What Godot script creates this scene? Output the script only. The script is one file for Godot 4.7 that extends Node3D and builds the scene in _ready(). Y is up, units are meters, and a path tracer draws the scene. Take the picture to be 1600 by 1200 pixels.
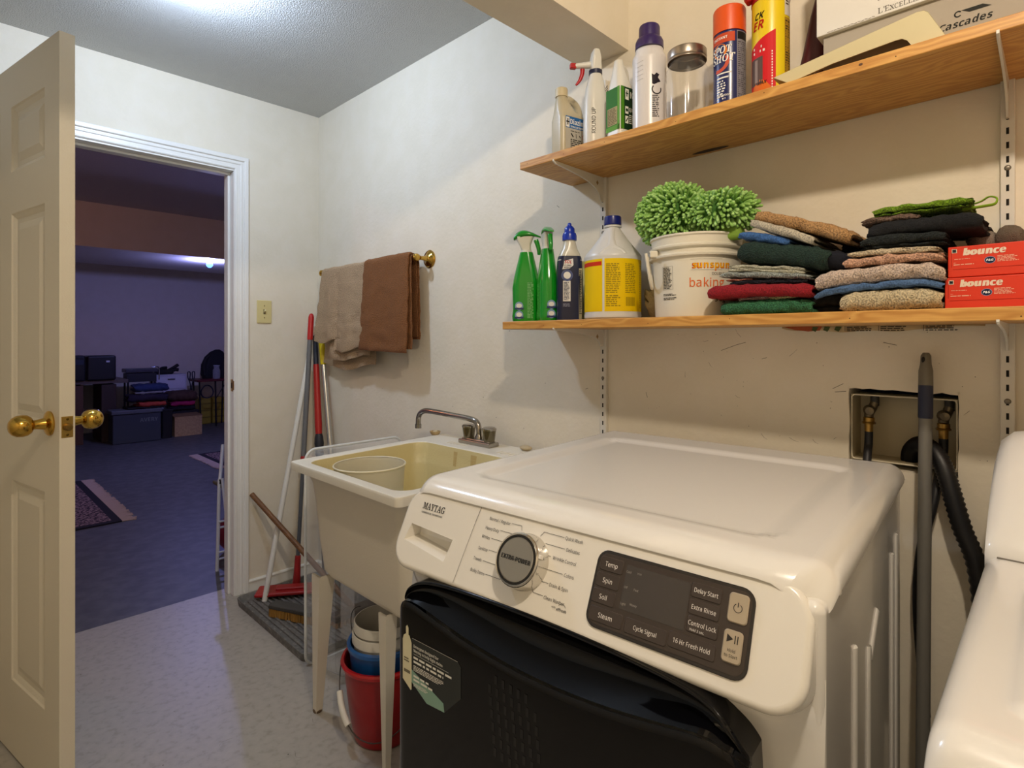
extends Node3D

# ------------------------------------------------------------------ mesh builder
class MB:
	var v := PackedVector3Array()
	var n := PackedVector3Array()
	var c := PackedColorArray()
	var ix := PackedInt32Array()
	var col := Color(1, 1, 1)
	var t := Transform3D()

	func at(p: Vector3, turn := Vector3.ZERO) -> MB:
		t = Transform3D(Basis.from_euler(turn), p)
		return self

	func vert(p: Vector3, nn: Vector3) -> int:
		v.append(t * p)
		n.append((t.basis * nn).normalized())
		c.append(col)
		return v.size() - 1

	func face(i: int, j: int, k: int) -> void:
		var g := (v[k] - v[i]).cross(v[j] - v[i])
		if g.length_squared() < 1e-20:
			return
		if g.dot(n[i] + n[j] + n[k]) < 0.0:
			ix.append_array(PackedInt32Array([i, k, j]))
		else:
			ix.append_array(PackedInt32Array([i, j, k]))

	func tri(a: Vector3, b: Vector3, d: Vector3) -> void:
		var nn := (b - a).cross(d - a)
		if nn.length_squared() < 1e-20:
			return
		nn = nn.normalized()
		face(vert(a, nn), vert(b, nn), vert(d, nn))

	# a, b, d, e run counter-clockwise seen from outside
	func quad(a: Vector3, b: Vector3, d: Vector3, e: Vector3) -> void:
		var nn := (d - a).cross(e - b).normalized()
		var i := vert(a, nn)
		vert(b, nn)
		vert(d, nn)
		vert(e, nn)
		face(i, i + 1, i + 2)
		face(i, i + 2, i + 3)

	func box(ctr: Vector3, s: Vector3) -> MB:
		var h := s * 0.5
		for a in 3:
			for sg in [-1.0, 1.0]:
				var nn := Vector3.ZERO
				nn[a] = sg
				var u := Vector3.ZERO
				u[(a + 1) % 3] = h[(a + 1) % 3]
				var w := Vector3.ZERO
				w[(a + 2) % 3] = h[(a + 2) % 3]
				var o := ctr + nn * h[a]
				var i := vert(o - u - w, nn)
				vert(o + u - w, nn)
				vert(o + u + w, nn)
				vert(o - u + w, nn)
				face(i, i + 1, i + 2)
				face(i, i + 2, i + 3)
		return self

	func bb(a: Vector3, b: Vector3) -> MB:
		return box((a + b) * 0.5, (b - a).abs())

	# rounded box
	func rbox(ctr: Vector3, s: Vector3, r: float, seg := 2) -> MB:
		var h := s * 0.5
		r = minf(r, minf(h.x, minf(h.y, h.z)) * 0.999)
		var core := h - Vector3(r, r, r)
		for a in 3:
			var a1 := (a + 1) % 3
			var a2 := (a + 2) % 3
			var us := PackedFloat32Array()
			var ws := PackedFloat32Array()
			for k in seg + 1:
				var q := tan(PI / 4 * (1.0 - float(k) / seg))
				us.append(-core[a1] - r * q)
				ws.append(-core[a2] - r * q)
			for k in seg + 1:
				var q := tan(PI / 4 * float(k) / seg)
				us.append(core[a1] + r * q)
				ws.append(core[a2] + r * q)
			for sg in [-1.0, 1.0]:
				var base := v.size()
				for wv in ws:
					for uv in us:
						var p := Vector3.ZERO
						p[a] = sg * h[a]
						p[a1] = uv
						p[a2] = wv
						var q2 := p.clamp(-core, core)
						var dd := (p - q2).normalized()
						vert(ctr + q2 + dd * r, dd)
				var m := us.size()
				for i in ws.size() - 1:
					for j in m - 1:
						var k0 := base + i * m + j
						face(k0, k0 + 1, k0 + m + 1)
						face(k0, k0 + m + 1, k0 + m)
		return self

	# rows of points; smooth normals. cu: each row is a closed loop
	func grid(rows: Array, cu := false, cv := false, flip := false) -> MB:
		var R := rows.size()
		var M: int = rows[0].size()
		var base := v.size()
		for i in R:
			var ia := (i - 1 + R) % R if cv else maxi(i - 1, 0)
			var ib := (i + 1) % R if cv else mini(i + 1, R - 1)
			var nr: Array[Vector3] = []
			var pole := true
			for j in M:
				var ja := (j - 1 + M) % M if cu else maxi(j - 1, 0)
				var jb := (j + 1) % M if cu else mini(j + 1, M - 1)
				var du: Vector3 = rows[i][jb] - rows[i][ja]
				var dv: Vector3 = rows[ib][j] - rows[ia][j]
				if du.length_squared() > 1e-16:
					pole = false
				else:
					du = rows[ib][jb] - rows[ib][ja]
					if du.length_squared() < 1e-16:
						du = rows[ia][jb] - rows[ia][ja]
				if dv.length_squared() < 1e-16:
					dv = rows[ib][jb] - rows[ia][jb]
				var nn := dv.cross(du)
				nr.append(nn.normalized() * (-1.0 if flip else 1.0))
			if pole and M > 2:
				var sum := Vector3.ZERO
				for q in nr:
					sum += q
				if sum.length_squared() > 1e-12:
					for j in M:
						nr[j] = sum.normalized()
			for j in M:
				vert(rows[i][j], nr[j])
		for i in (R if cv else R - 1):
			for j in (M if cu else M - 1):
				var a := base + i * M + j
				var b := base + i * M + (j + 1) % M
				var d := base + ((i + 1) % R) * M + (j + 1) % M
				var e := base + ((i + 1) % R) * M + j
				face(a, b, d)
				face(a, d, e)
		return self

	# profile of (radius, y) from bottom to top, split at sharp corners
	func lathe(pr: Array, seg := 24, ctr := Vector3.ZERO, sx := 1.0, sz := 1.0) -> MB:
		var start := 0
		for i in range(1, pr.size()):
			var cut := i == pr.size() - 1
			if not cut:
				var d1: Vector2 = (pr[i] - pr[i - 1])
				var d2: Vector2 = (pr[i + 1] - pr[i])
				cut = absf(d1.angle_to(d2)) > 0.7
			if cut:
				var rows := []
				for k in range(start, i + 1):
					var row := PackedVector3Array()
					for s in seg:
						var a := TAU * s / seg
						row.append(ctr + Vector3(cos(a) * pr[k].x * sx, pr[k].y, sin(a) * pr[k].x * sz))
					rows.append(row)
				grid(rows, true, false, true)
				start = i
		return self

	func tube(path: Array, rad, seg := 10, caps := true, flat := 1.0) -> MB:
		var rows := []
		var N := path.size()
		var up := Vector3.UP
		var tan0: Vector3 = (path[1] - path[0]).normalized()
		if absf(tan0.dot(up)) > 0.9:
			up = Vector3.RIGHT
		var side := tan0.cross(up).normalized()
		for i in N:
			var tg: Vector3 = (path[mini(i + 1, N - 1)] - path[maxi(i - 1, 0)]).normalized()
			side = (side - tg * side.dot(tg)).normalized()
			var nn := side.cross(tg).normalized()
			var rr: float = rad[i] if rad is Array or rad is PackedFloat32Array else rad
			var row := PackedVector3Array()
			for s in seg:
				var a := TAU * s / seg
				row.append(path[i] + (side * cos(a) * rr + nn * sin(a) * rr * flat))
			rows.append(row)
		grid(rows, true)
		fix_out(path[0], path[N - 1])
		if caps:
			fan(rows[0], (path[0] - path[1]).normalized())
			fan(rows[N - 1], (path[N - 1] - path[N - 2]).normalized())
		return self

	func fix_out(_a: Vector3, _b: Vector3) -> void:
		pass

	func fan(row, nn: Vector3) -> void:
		var ctr := Vector3.ZERO
		for p in row:
			ctr += p
		ctr /= row.size()
		var i0 := vert(ctr, nn)
		for p in row:
			vert(p, nn)
		for j in row.size():
			face(i0, i0 + 1 + j, i0 + 1 + (j + 1) % row.size())

	# closed loops stacked into a skin, with flat ends; loops given bottom to top
	func loft(rows: Array, cap0 := true, cap1 := true) -> MB:
		grid(rows, true, false, true)
		if cap0:
			fan(rows[0], (mid(rows[0]) - mid(rows[1])).normalized())
		if cap1:
			var k := rows.size() - 1
			fan(rows[k], (mid(rows[k]) - mid(rows[k - 1])).normalized())
		return self

	func mid(row) -> Vector3:
		var s := Vector3.ZERO
		for p in row:
			s += p
		return s / row.size()

	func ball(ctr: Vector3, r: Vector3, seg := 16, rings := 10) -> MB:
		var rows := []
		for i in rings + 1:
			var b := PI * i / rings - PI / 2
			var row := PackedVector3Array()
			for s in seg:
				var a := TAU * s / seg
				row.append(ctr + Vector3(cos(a) * cos(b) * r.x, sin(b) * r.y, sin(a) * cos(b) * r.z))
			rows.append(row)
		return grid(rows, true, false, true)

	# outline in local xy, extruded z0..z1 ; smooth: rounded outline
	func prism(o: PackedVector2Array, z0: float, z1: float, smooth := false, bev := 0.0) -> MB:
		var tr := Geometry2D.triangulate_polygon(o)
		var ins := o
		if bev > 0.0:
			var q := Geometry2D.offset_polygon(o, -bev)
			var same := PackedVector2Array()
			var cen := Vector2.ZERO
			for p in o:
				cen += p
			cen /= o.size()
			if q.size() == 1 and q[0].size() == o.size():
				# match by nearest start
				for p in o:
					var best := 0
					for k in q[0].size():
						if q[0][k].distance_squared_to(p) < q[0][best].distance_squared_to(p):
							best = k
					same.append(q[0][best])
			else:
				for p in o:
					same.append(p + (cen - p).normalized() * bev)
			ins = same
		for e in [[z0, -1.0], [z1, 1.0]]:
			var b := v.size()
			for p in ins:
				vert(Vector3(p.x, p.y, e[0]), Vector3(0, 0, e[1]))
			for k in range(0, tr.size(), 3):
				face(b + tr[k], b + tr[k + 1], b + tr[k + 2])
		var N := o.size()
		var area := 0.0
		for k in N:
			area += o[k].cross(o[(k + 1) % N])
		var sg := 1.0 if area > 0 else -1.0
		var lv := [[z0, z1, 0]]
		for k in N:
			var a := o[k]
			var b := o[(k + 1) % N]
			var e := (b - a).normalized()
			var nn := Vector3(e.y, -e.x, 0) * sg
			var na := nn
			var nb := nn
			if smooth:
				var pe := (a - o[(k - 1 + N) % N]).normalized()
				var ne := (o[(k + 2) % N] - b).normalized()
				na = (nn + Vector3(pe.y, -pe.x, 0) * sg).normalized()
				nb = (nn + Vector3(ne.y, -ne.x, 0) * sg).normalized()
			var zb0 := minf(z0, z1) + bev
			var zb1 := maxf(z0, z1) - bev
			var i := vert(Vector3(a.x, a.y, zb0), na)
			vert(Vector3(b.x, b.y, zb0), nb)
			vert(Vector3(b.x, b.y, zb1), nb)
			vert(Vector3(a.x, a.y, zb1), na)
			face(i, i + 1, i + 2)
			face(i, i + 2, i + 3)
			if bev > 0.0:
				var ia := ins[k]
				var ib := ins[(k + 1) % N]
				for w in [[minf(z0, z1), zb0, -1.0], [maxf(z0, z1), zb1, 1.0]]:
					var zz := Vector3(0, 0, w[2])
					var m := vert(Vector3(a.x, a.y, w[1]), na + zz)
					vert(Vector3(b.x, b.y, w[1]), nb + zz)
					vert(Vector3(ib.x, ib.y, w[0]), nb + zz)
					vert(Vector3(ia.x, ia.y, w[0]), na + zz)
					face(m, m + 1, m + 2)
					face(m, m + 2, m + 3)
		return self

	func mesh() -> ArrayMesh:
		var a := []
		a.resize(Mesh.ARRAY_MAX)
		a[Mesh.ARRAY_VERTEX] = v
		a[Mesh.ARRAY_NORMAL] = n
		a[Mesh.ARRAY_COLOR] = c
		a[Mesh.ARRAY_INDEX] = ix
		var m := ArrayMesh.new()
		m.add_surface_from_arrays(Mesh.PRIMITIVE_TRIANGLES, a)
		return m

# ------------------------------------------------------------------ nodes
var taken := {}

func numbered(s: String) -> String:
	if not taken.has(s):
		taken[s] = 0
		return s
	taken[s] += 1
	return "%s_%03d" % [s, taken[s]]

func put(mb: MB, called: String, m: Material, parent: Node = self) -> MeshInstance3D:
	var o := MeshInstance3D.new()
	o.name = numbered(called) if parent == self else called
	o.mesh = mb.mesh()
	o.mesh.surface_set_material(0, m)
	parent.add_child(o, true)
	return o

func tag(o: Node, label: String, category: String, group := "") -> Node:
	o.set_meta("label", label)
	o.set_meta("category", category)
	if group != "":
		o.set_meta("group", group)
	return o

func thing(called: String, label: String, category: String, at := Vector3.ZERO, turn := 0.0, group := "") -> Node3D:
	var o := Node3D.new()
	o.name = numbered(called)
	add_child(o)
	o.position = at
	o.rotation.y = turn
	tag(o, label, category, group)
	return o

func struct(mb: MB, called: String, m: Material) -> MeshInstance3D:
	var o := put(mb, called, m)
	o.set_meta("kind", "structure")
	return o

# ------------------------------------------------------------------ materials
var mats := {}
var tex := {}

func srgb(h: String) -> Color:
	return Color(h)

func lin(h: String) -> Color:
	return Color(h).srgb_to_linear()

func mat(h: String, rough := 0.5, metal := 0.0, o := {}) -> StandardMaterial3D:
	var key := "%s|%s|%s|%s" % [h, rough, metal, o]
	if mats.has(key):
		return mats[key]
	var m := StandardMaterial3D.new()
	m.albedo_color = Color(h)
	m.roughness = rough
	m.metallic = metal
	if o.has("alpha"):
		m.transparency = BaseMaterial3D.TRANSPARENCY_ALPHA
		m.albedo_color.a = o.alpha
	if o.has("coat"):
		m.clearcoat_enabled = true
		m.clearcoat = o.coat
		m.clearcoat_roughness = o.get("coat_rough", 0.05)
	if o.has("spec"):
		m.metallic_specular = o.spec
	if o.has("vc"):
		m.vertex_color_use_as_albedo = true
	if o.has("bump"):
		m.normal_enabled = true
		m.normal_texture = tex[o.bump]
		m.normal_scale = o.get("bump_scale", 1.0)
		tri(m, o.get("scale", 1.0))
	if o.has("color"):
		m.albedo_texture = tex[o.color]
		tri(m, o.get("scale", 1.0))
	if o.has("emit"):
		m.emission_enabled = true
		m.emission = Color(o.emit)
		m.emission_energy_multiplier = o.get("power", 1.0)
	if o.has("back"):
		m.backlight_enabled = true
		m.backlight = Color(o.back)
	if o.has("rim"):
		m.rim_enabled = true
		m.rim = o.rim
		m.rim_tint = 0.5
	mats[key] = m
	return m

func tri(m: StandardMaterial3D, s) -> void:
	m.uv1_triplanar = true
	m.uv1_world_triplanar = true
	m.uv1_scale = s if s is Vector3 else Vector3(s, s, s)
	m.uv1_triplanar_sharpness = 4.0

func noise_tex(freq: float, octaves: int, seed_: int, as_normal: bool, bump := 8.0, ramp: Gradient = null, size := 512, type := FastNoiseLite.TYPE_SIMPLEX_SMOOTH) -> NoiseTexture2D:
	var f := FastNoiseLite.new()
	f.noise_type = type
	f.seed = seed_
	f.frequency = freq
	f.fractal_octaves = octaves
	var t := NoiseTexture2D.new()
	t.noise = f
	t.width = size
	t.height = size
	t.seamless = true
	t.as_normal_map = as_normal
	t.bump_strength = bump
	if ramp:
		t.color_ramp = ramp
	return t

func ramp(offs: Array, cols: Array) -> Gradient:
	var g := Gradient.new()
	g.offsets = PackedFloat32Array(offs)
	var pc := PackedColorArray()
	for h in cols:
		pc.append(Color(h))
	g.colors = pc
	return g

func make_textures() -> void:
	tex.fine = noise_tex(0.12, 3, 3, true, 6.0)
	tex.orange = noise_tex(0.035, 3, 5, true, 5.0)
	tex.stipple = noise_tex(0.06, 4, 8, true, 14.0)
	tex.terry = noise_tex(0.075, 3, 61, true, 22.0)
	tex.weave = noise_tex(0.3, 1, 12, true, 10.0)
	tex.floor = noise_tex(0.02, 7, 21, false, 1.0, ramp([0.0, 0.25, 0.36, 0.45, 0.55, 0.7, 1.0], ["#999386", "#a29c90", "#a8a297", "#aba59a", "#aca69b", "#aea89d", "#b2aca0"]), 1024)
	tex.floor_far = noise_tex(0.008, 6, 22, false, 1.0, ramp([0.0, 0.4, 0.6, 1.0], ["#4a4a49", "#545453", "#5b5b5a", "#666664"]), 1024)
	tex.paint = noise_tex(0.006, 5, 31, false, 1.0, ramp([0.0, 0.4, 0.6, 1.0], ["#e3dac6", "#e5dcc8", "#e6ddca", "#e7dfcd"]), 512)
	tex.tray = noise_tex(0.02, 5, 41, false, 1.0, ramp([0.0, 0.42, 0.6, 0.72, 1.0], ["#605e59", "#6c6a64", "#73706a", "#7c7972", "#a5a096"]), 512)
	tex.rugpile = noise_tex(0.05, 3, 45, false, 1.0, ramp([0.0, 0.44, 0.5, 0.6, 1.0], ["#1d1518", "#2a1c20", "#8a6a68", "#a98c86", "#4d2e33"]), 512)
	tex.speck = noise_tex(0.075, 3, 61, false, 1.0, ramp([0.0, 0.32, 0.5, 0.7, 1.0], ["#a2a2a2", "#c9c9c9", "#eaeaea", "#fbfbfb", "#ffffff"]), 512)
	tex.tan = noise_tex(0.03, 4, 51, false, 1.0, ramp([0.0, 0.5, 1.0], ["#a98a5c", "#b89766", "#c6a878"]), 256)
	# plain sawn board: long grain lines running along u
	var w := Image.create(1024, 256, false, Image.FORMAT_RGB8)
	var f := FastNoiseLite.new()
	f.seed = 77
	f.frequency = 0.01
	f.fractal_octaves = 3
	var g := FastNoiseLite.new()
	g.seed = 78
	g.frequency = 0.05
	for y in 256:
		for x in 1024:
			var a := TAU * x / 1024.0
			var wav := f.get_noise_3d(cos(a) * 60.0, sin(a) * 60.0, y * 1.3)
			var line := 0.5 + 0.5 * sin((y + wav * 46.0) * 0.34)
			var fib := g.get_noise_3d(cos(a) * 24.0, sin(a) * 24.0, y * 9.0)
			var k := clampf(0.62 * line + 0.38 * (0.5 + fib), 0.0, 1.0)
			w.set_pixel(x, y, Color("#b67d38").lerp(Color("#d9a75a"), k))
	tex.wood = ImageTexture.create_from_image(w)
	var w2 := Image.create(512, 128, false, Image.FORMAT_RGB8)
	for y in 128:
		for x in 512:
			var a := TAU * x / 512.0
			var fib := g.get_noise_3d(cos(a) * 20.0, sin(a) * 20.0, y * 6.0)
			w2.set_pixel(x, y, Color("#5b3a1c").lerp(Color("#8a5e34"), clampf(0.5 + fib, 0.0, 1.0)))
	tex.stick = ImageTexture.create_from_image(w2)

# ------------------------------------------------------------------ drawing on surfaces
# map: Callable(x, y) -> Vector3 lays a flat drawing in metres on a surface
func flat_map(o: Vector3, ux: Vector3, uy: Vector3) -> Callable:
	return func(x: float, y: float) -> Vector3: return o + ux * x + uy * y

# lies on a round wall of radius r around the y axis, x measured along the wall from angle a0 (radians from +z towards +x)
func round_map(r: float, a0: float, y0 := 0.0, lift := 0.0003) -> Callable:
	return func(x: float, y: float) -> Vector3:
		var a := a0 + x / r
		return Vector3(sin(a) * (r + lift), y0 + y, cos(a) * (r + lift))

func rect(mb: MB, map: Callable, x0: float, y0: float, x1: float, y1: float, nx := 1, ny := 1) -> void:
	for i in nx:
		for j in ny:
			var xa := lerpf(x0, x1, float(i) / nx)
			var xb := lerpf(x0, x1, float(i + 1) / nx)
			var ya := lerpf(y0, y1, float(j) / ny)
			var yb := lerpf(y0, y1, float(j + 1) / ny)
			mb.quad(map.call(xa, ya), map.call(xb, ya), map.call(xb, yb), map.call(xa, yb))

func poly(mb: MB, map: Callable, pts: PackedVector2Array) -> void:
	var tr := Geometry2D.triangulate_polygon(pts)
	for k in range(0, tr.size(), 3):
		var a := pts[tr[k]]
		var b := pts[tr[k + 1]]
		var d := pts[tr[k + 2]]
		mb.tri(map.call(a.x, a.y), map.call(b.x, b.y), map.call(d.x, d.y))

func disc(mb: MB, map: Callable, x: float, y: float, rx: float, ry := -1.0, seg := 20) -> void:
	var pts := PackedVector2Array()
	for k in seg:
		var a := TAU * k / seg
		pts.append(Vector2(x + cos(a) * rx, y + sin(a) * (rx if ry < 0 else ry)))
	poly(mb, map, pts)

func ring(mb: MB, map: Callable, x: float, y: float, r0: float, r1: float, a0 := 0.0, a1 := TAU, seg := 24) -> void:
	for k in seg:
		var a := lerpf(a0, a1, float(k) / seg)
		var b := lerpf(a0, a1, float(k + 1) / seg)
		mb.quad(map.call(x + cos(a) * r0, y + sin(a) * r0), map.call(x + cos(a) * r1, y + sin(a) * r1), map.call(x + cos(b) * r1, y + sin(b) * r1), map.call(x + cos(b) * r0, y + sin(b) * r0))

func line(mb: MB, map: Callable, a: Vector2, b: Vector2, w: float) -> void:
	var d := (b - a).normalized().orthogonal() * w * 0.5
	mb.quad(map.call(a.x - d.x, a.y - d.y), map.call(b.x - d.x, b.y - d.y), map.call(b.x + d.x, b.y + d.y), map.call(a.x + d.x, a.y + d.y))

var fonts := {}

func font(which: String, bold: bool) -> SystemFont:
	var key := which + str(bold)
	if not fonts.has(key):
		var f := SystemFont.new()
		f.font_names = PackedStringArray([which])
		f.font_weight = 700 if bold else 400
		fonts[key] = f
	return fonts[key]

# align: -1 starts at x, 0 centred on x, 1 ends at x; h is the height of a capital letter; y its middle
func words(mb: MB, map: Callable, s: String, x: float, y: float, h: float, align := 0, bold := false, which := "Droid Sans", sx := 1.0, shear := 0.0, turn := 0.0) -> void:
	var tm := TextMesh.new()
	tm.text = s
	tm.font = font(which, bold)
	tm.font_size = 32
	tm.pixel_size = h / (32.0 * 0.714)
	tm.depth = 0.0
	tm.curve_step = 1.5
	tm.horizontal_alignment = HORIZONTAL_ALIGNMENT_LEFT
	var arr := tm.get_mesh_arrays()
	if arr.is_empty() or arr[Mesh.ARRAY_VERTEX] == null or arr[Mesh.ARRAY_VERTEX].size() == 0:
		return
	var vs: PackedVector3Array = arr[Mesh.ARRAY_VERTEX]
	var lo := 1e9
	var hi := -1e9
	for p in vs:
		lo = minf(lo, p.x)
		hi = maxf(hi, p.x)
	# the middle of a capital letter, measured once on an H
	var mid_y := cap_middle(tm)
	var off := lo if align < 0 else ((lo + hi) * 0.5 if align == 0 else hi)
	var ids = arr[Mesh.ARRAY_INDEX]
	var cnt: int = ids.size() if ids != null and ids.size() > 0 else vs.size()
	for k in range(0, cnt, 3):
		var q: Array[Vector3] = []
		var skip := false
		for m in 3:
			var p: Vector3 = vs[ids[k + m]] if ids != null and ids.size() > 0 else vs[k + m]
			if absf(p.z) > 1e-4:
				skip = true
			var l := Vector2((p.x - off) * sx + (p.y - mid_y) * shear, p.y - mid_y)
			if turn != 0.0:
				l = l.rotated(turn)
			q.append(map.call(x + l.x, y + l.y))
		if not skip:
			mb.tri(q[0], q[1], q[2])

var mids := {}

func cap_middle(tm: TextMesh) -> float:
	var key := str(tm.font.get_instance_id())
	if not mids.has(key):
		var t2 := TextMesh.new()
		t2.text = "H"
		t2.font = tm.font
		t2.font_size = 32
		t2.pixel_size = 1.0
		t2.depth = 0.0
		var lo := 1e9
		var hi := -1e9
		for p in t2.get_mesh_arrays()[Mesh.ARRAY_VERTEX]:
			lo = minf(lo, p.y)
			hi = maxf(hi, p.y)
		mids[key] = (lo + hi) * 0.5
	return mids[key] * tm.pixel_size

# rows of small print too fine to read: short strokes of uneven length
func fine_print(mb: MB, map: Callable, x0: float, y0: float, x1: float, y1: float, rows: int, sd: int) -> void:
	var rg := RandomNumberGenerator.new()
	rg.seed = sd
	var dy := (y1 - y0) / rows
	for r in rows:
		var y := y0 + dy * (r + 0.5)
		var x := x0
		var last := x1 - (x1 - x0) * rg.randf_range(0.0, 0.3)
		while x < last:
			var w := absf(dy) * rg.randf_range(0.8, 3.2)
			rect(mb, map, x, y - absf(dy) * 0.26, minf(x + w, last), y + absf(dy) * 0.26)
			x += w + absf(dy) * 0.45

# ------------------------------------------------------------------ outlines
func rrect(w: float, h: float, r: float, seg := 4, ctr := Vector2.ZERO) -> PackedVector2Array:
	var o := PackedVector2Array()
	for q in [[1, 1, 0.0], [-1, 1, PI / 2], [-1, -1, PI], [1, -1, PI * 1.5]]:
		for k in seg + 1:
			var a: float = q[2] + PI / 2 * k / seg
			o.append(ctr + Vector2(q[0] * (w / 2 - r) + cos(a) * r, q[1] * (h / 2 - r) + sin(a) * r))
	return o

# rounded-rectangle loop in the xz plane
func loop(w: float, d: float, r: float, y: float, seg := 4, ox := 0.0, oz := 0.0) -> PackedVector3Array:
	var q := PackedVector3Array()
	for p in rrect(w, d, minf(r, minf(w, d) * 0.499), seg):
		q.append(Vector3(p.x + ox, y, p.y + oz))
	return q

func bezier(a: Vector3, b: Vector3, d: Vector3, e: Vector3, steps := 12) -> Array:
	var o := []
	for k in steps + 1:
		o.append(a.bezier_interpolate(b, d, e, float(k) / steps))
	return o

func smooth_path(pts: Array, per := 6) -> Array:
	var o := []
	for i in pts.size() - 1:
		var p0: Vector3 = pts[maxi(i - 1, 0)]
		var p1: Vector3 = pts[i]
		var p2: Vector3 = pts[i + 1]
		var p3: Vector3 = pts[mini(i + 2, pts.size() - 1)]
		for k in per:
			o.append(p1.cubic_interpolate(p2, p0, p3, float(k) / per))
	o.append(pts[pts.size() - 1])
	return o

# thick cloth ribbon: centre line in (z, y), run along x
func ribbon(mb: MB, path: PackedVector2Array, th: float, x0: float, x1: float, nx: int, sd: int, amp: float, warp = null) -> void:
	var f := FastNoiseLite.new()
	f.seed = sd
	f.frequency = 9.0
	f.fractal_octaves = 3
	var N := path.size()
	var nor := PackedVector2Array()
	for i in N:
		var tg := (path[mini(i + 1, N - 1)] - path[maxi(i - 1, 0)]).normalized()
		nor.append(Vector2(-tg.y, tg.x))
	var rows := []
	for k in nx + 1:
		var u := float(k) / nx
		var e := minf(u, 1.0 - u) * nx
		var tk := th * (0.35 if e < 0.5 else (0.8 if e < 1.5 else 1.0))
		var row := PackedVector3Array()
		for side in [1, -1]:
			for q in N:
				var i: int = q if side == 1 else N - 1 - q
				var x := lerpf(x0, x1, u)
				var p := path[i]
				var w := f.get_noise_3d(x * 1.6, p.y * 1.6, p.x * 1.6) * amp
				var endk := 1.0 if (i > 0 and i < N - 1) else 0.55
				var p2: Vector2 = p + nor[i] * (side * tk * 0.5 * endk + w)
				var p3 := Vector3(x + f.get_noise_3d(p.x * 2.0, p.y * 2.0, 40.0) * amp * 1.5, p2.y, p2.x)
				if warp != null:
					p3 = warp.call(p3, float(i) / (N - 1), u)
				row.append(p3)
		rows.append(row)
	mb.grid(rows, true)
	for e in [0, nx]:
		var row: PackedVector3Array = rows[e]
		var nn := Vector3(-1 if e == 0 else 1, 0, 0) * signf(x1 - x0)
		var b := mb.v.size()
		for p in row:
			mb.vert(p, nn)
		for i in N - 1:
			var j := 2 * N - 1 - i
			mb.face(b + i, b + i + 1, b + j)
			mb.face(b + i + 1, b + j, b + j - 1)

# zigzag centre line of a cloth folded into layers, resting on y = 0; bends alternate front (+z) and back
func fold_path(depth: float, layers: int, th: float, first_front := true, step := 0.02) -> PackedVector2Array:
	var o := PackedVector2Array()
	var front := first_front
	for l in layers:
		var y := th * (l + 0.5)
		var za := (-depth / 2 + th / 2) if front else (depth / 2 - th / 2)
		var zb := -za
		var n := maxi(3, int(depth / step))
		for k in n + 1:
			o.append(Vector2(lerpf(za, zb, float(k) / n), y))
		if l < layers - 1:
			var sg := 1.0 if front else -1.0
			for k in range(1, 6):
				var a := -PI / 2 + PI * k / 6
				o.append(Vector2(zb + sg * cos(a) * th / 2, y + th / 2 + sin(a) * th / 2))
		front = not front
	return o

# ------------------------------------------------------------------ the place
const FY := -0.03   # floor level
const CEIL := 2.42

func _ready() -> void:
	setup_camera()
	make_textures()
	build_room()
	build_far_room()
	build_door()
	ceiling_bulb("round glowing dome lamp flush on the stippled ceiling before the door", Vector3(0.87, CEIL, 0.88), "#cfe2ff", LEFT_POWER)
	ceiling_bulb("round warm dome lamp flush on the ceiling before the washer", Vector3(3.0, CEIL, 1.28), "#ffecd4", RIGHT_POWER)
	build_washer()
	build_dryer()
	build_sink()
	build_corner()
	build_towel_bar()
	build_shelves()
	build_outlet()
	build_upper_items()
	build_lower_items()
	build_far_things()

const LEFT_POWER := 0.52
const RIGHT_POWER := 0.92

func setup_camera() -> void:
	var cam := Camera3D.new()
	cam.name = "camera"
	add_child(cam)
	var near := 0.05
	var f := 879.3
	cam.set_frustum(2.0 * near * 600.0 / f, Vector2(0, -near * 70.0 / f), near, 60.0)
	cam.position = Vector3(2.878, 1.22, 1.455)
	cam.rotation.y = deg_to_rad(44.23)
	cam.current = true
	var we := WorldEnvironment.new()
	we.name = "environment"
	var e := Environment.new()
	e.background_mode = Environment.BG_COLOR
	e.background_color = Color(0.004, 0.004, 0.006)
	e.tonemap_mode = Environment.TONE_MAPPER_LINEAR
	e.tonemap_exposure = 1.45
	e.sdfgi_enabled = true
	e.ssao_enabled = true
	e.ssil_enabled = true
	we.environment = e
	add_child(we)

func ceiling_bulb(label: String, at: Vector3, tint: String, power: float) -> void:
	var o := thing("ceiling_lamp", label, "lamp", at)
	put(MB.new().lathe([Vector2(0, -0.018), Vector2(0.118, -0.018), Vector2(0.124, -0.012), Vector2(0.124, 0.0), Vector2(0, 0.0)], 40), "ceiling_pan", mat("#e8e6e0", 0.35), o)
	put(MB.new().lathe([Vector2(0.0, -0.075), Vector2(0.04, -0.072), Vector2(0.075, -0.061), Vector2(0.098, -0.043), Vector2(0.108, -0.02)], 40), "light_dome", mat("#ffffff", 0.4, 0.0, {"emit": tint, "power": 2.5}), o)
	var l := OmniLight3D.new()
	l.name = "glow"
	l.light_color = Color(tint)
	l.light_energy = power
	l.light_size = 0.04
	l.omni_range = 12.0
	l.omni_attenuation = 2.0
	l.shadow_enabled = true
	l.position = Vector3(0, -0.05, 0)
	o.add_child(l)

func wall_paint() -> StandardMaterial3D:
	var m := mat("#ffffff", 0.62, 0.0, {"bump": "orange", "bump_scale": 0.10, "scale": 2.2, "color": "paint"})
	return m

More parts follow.
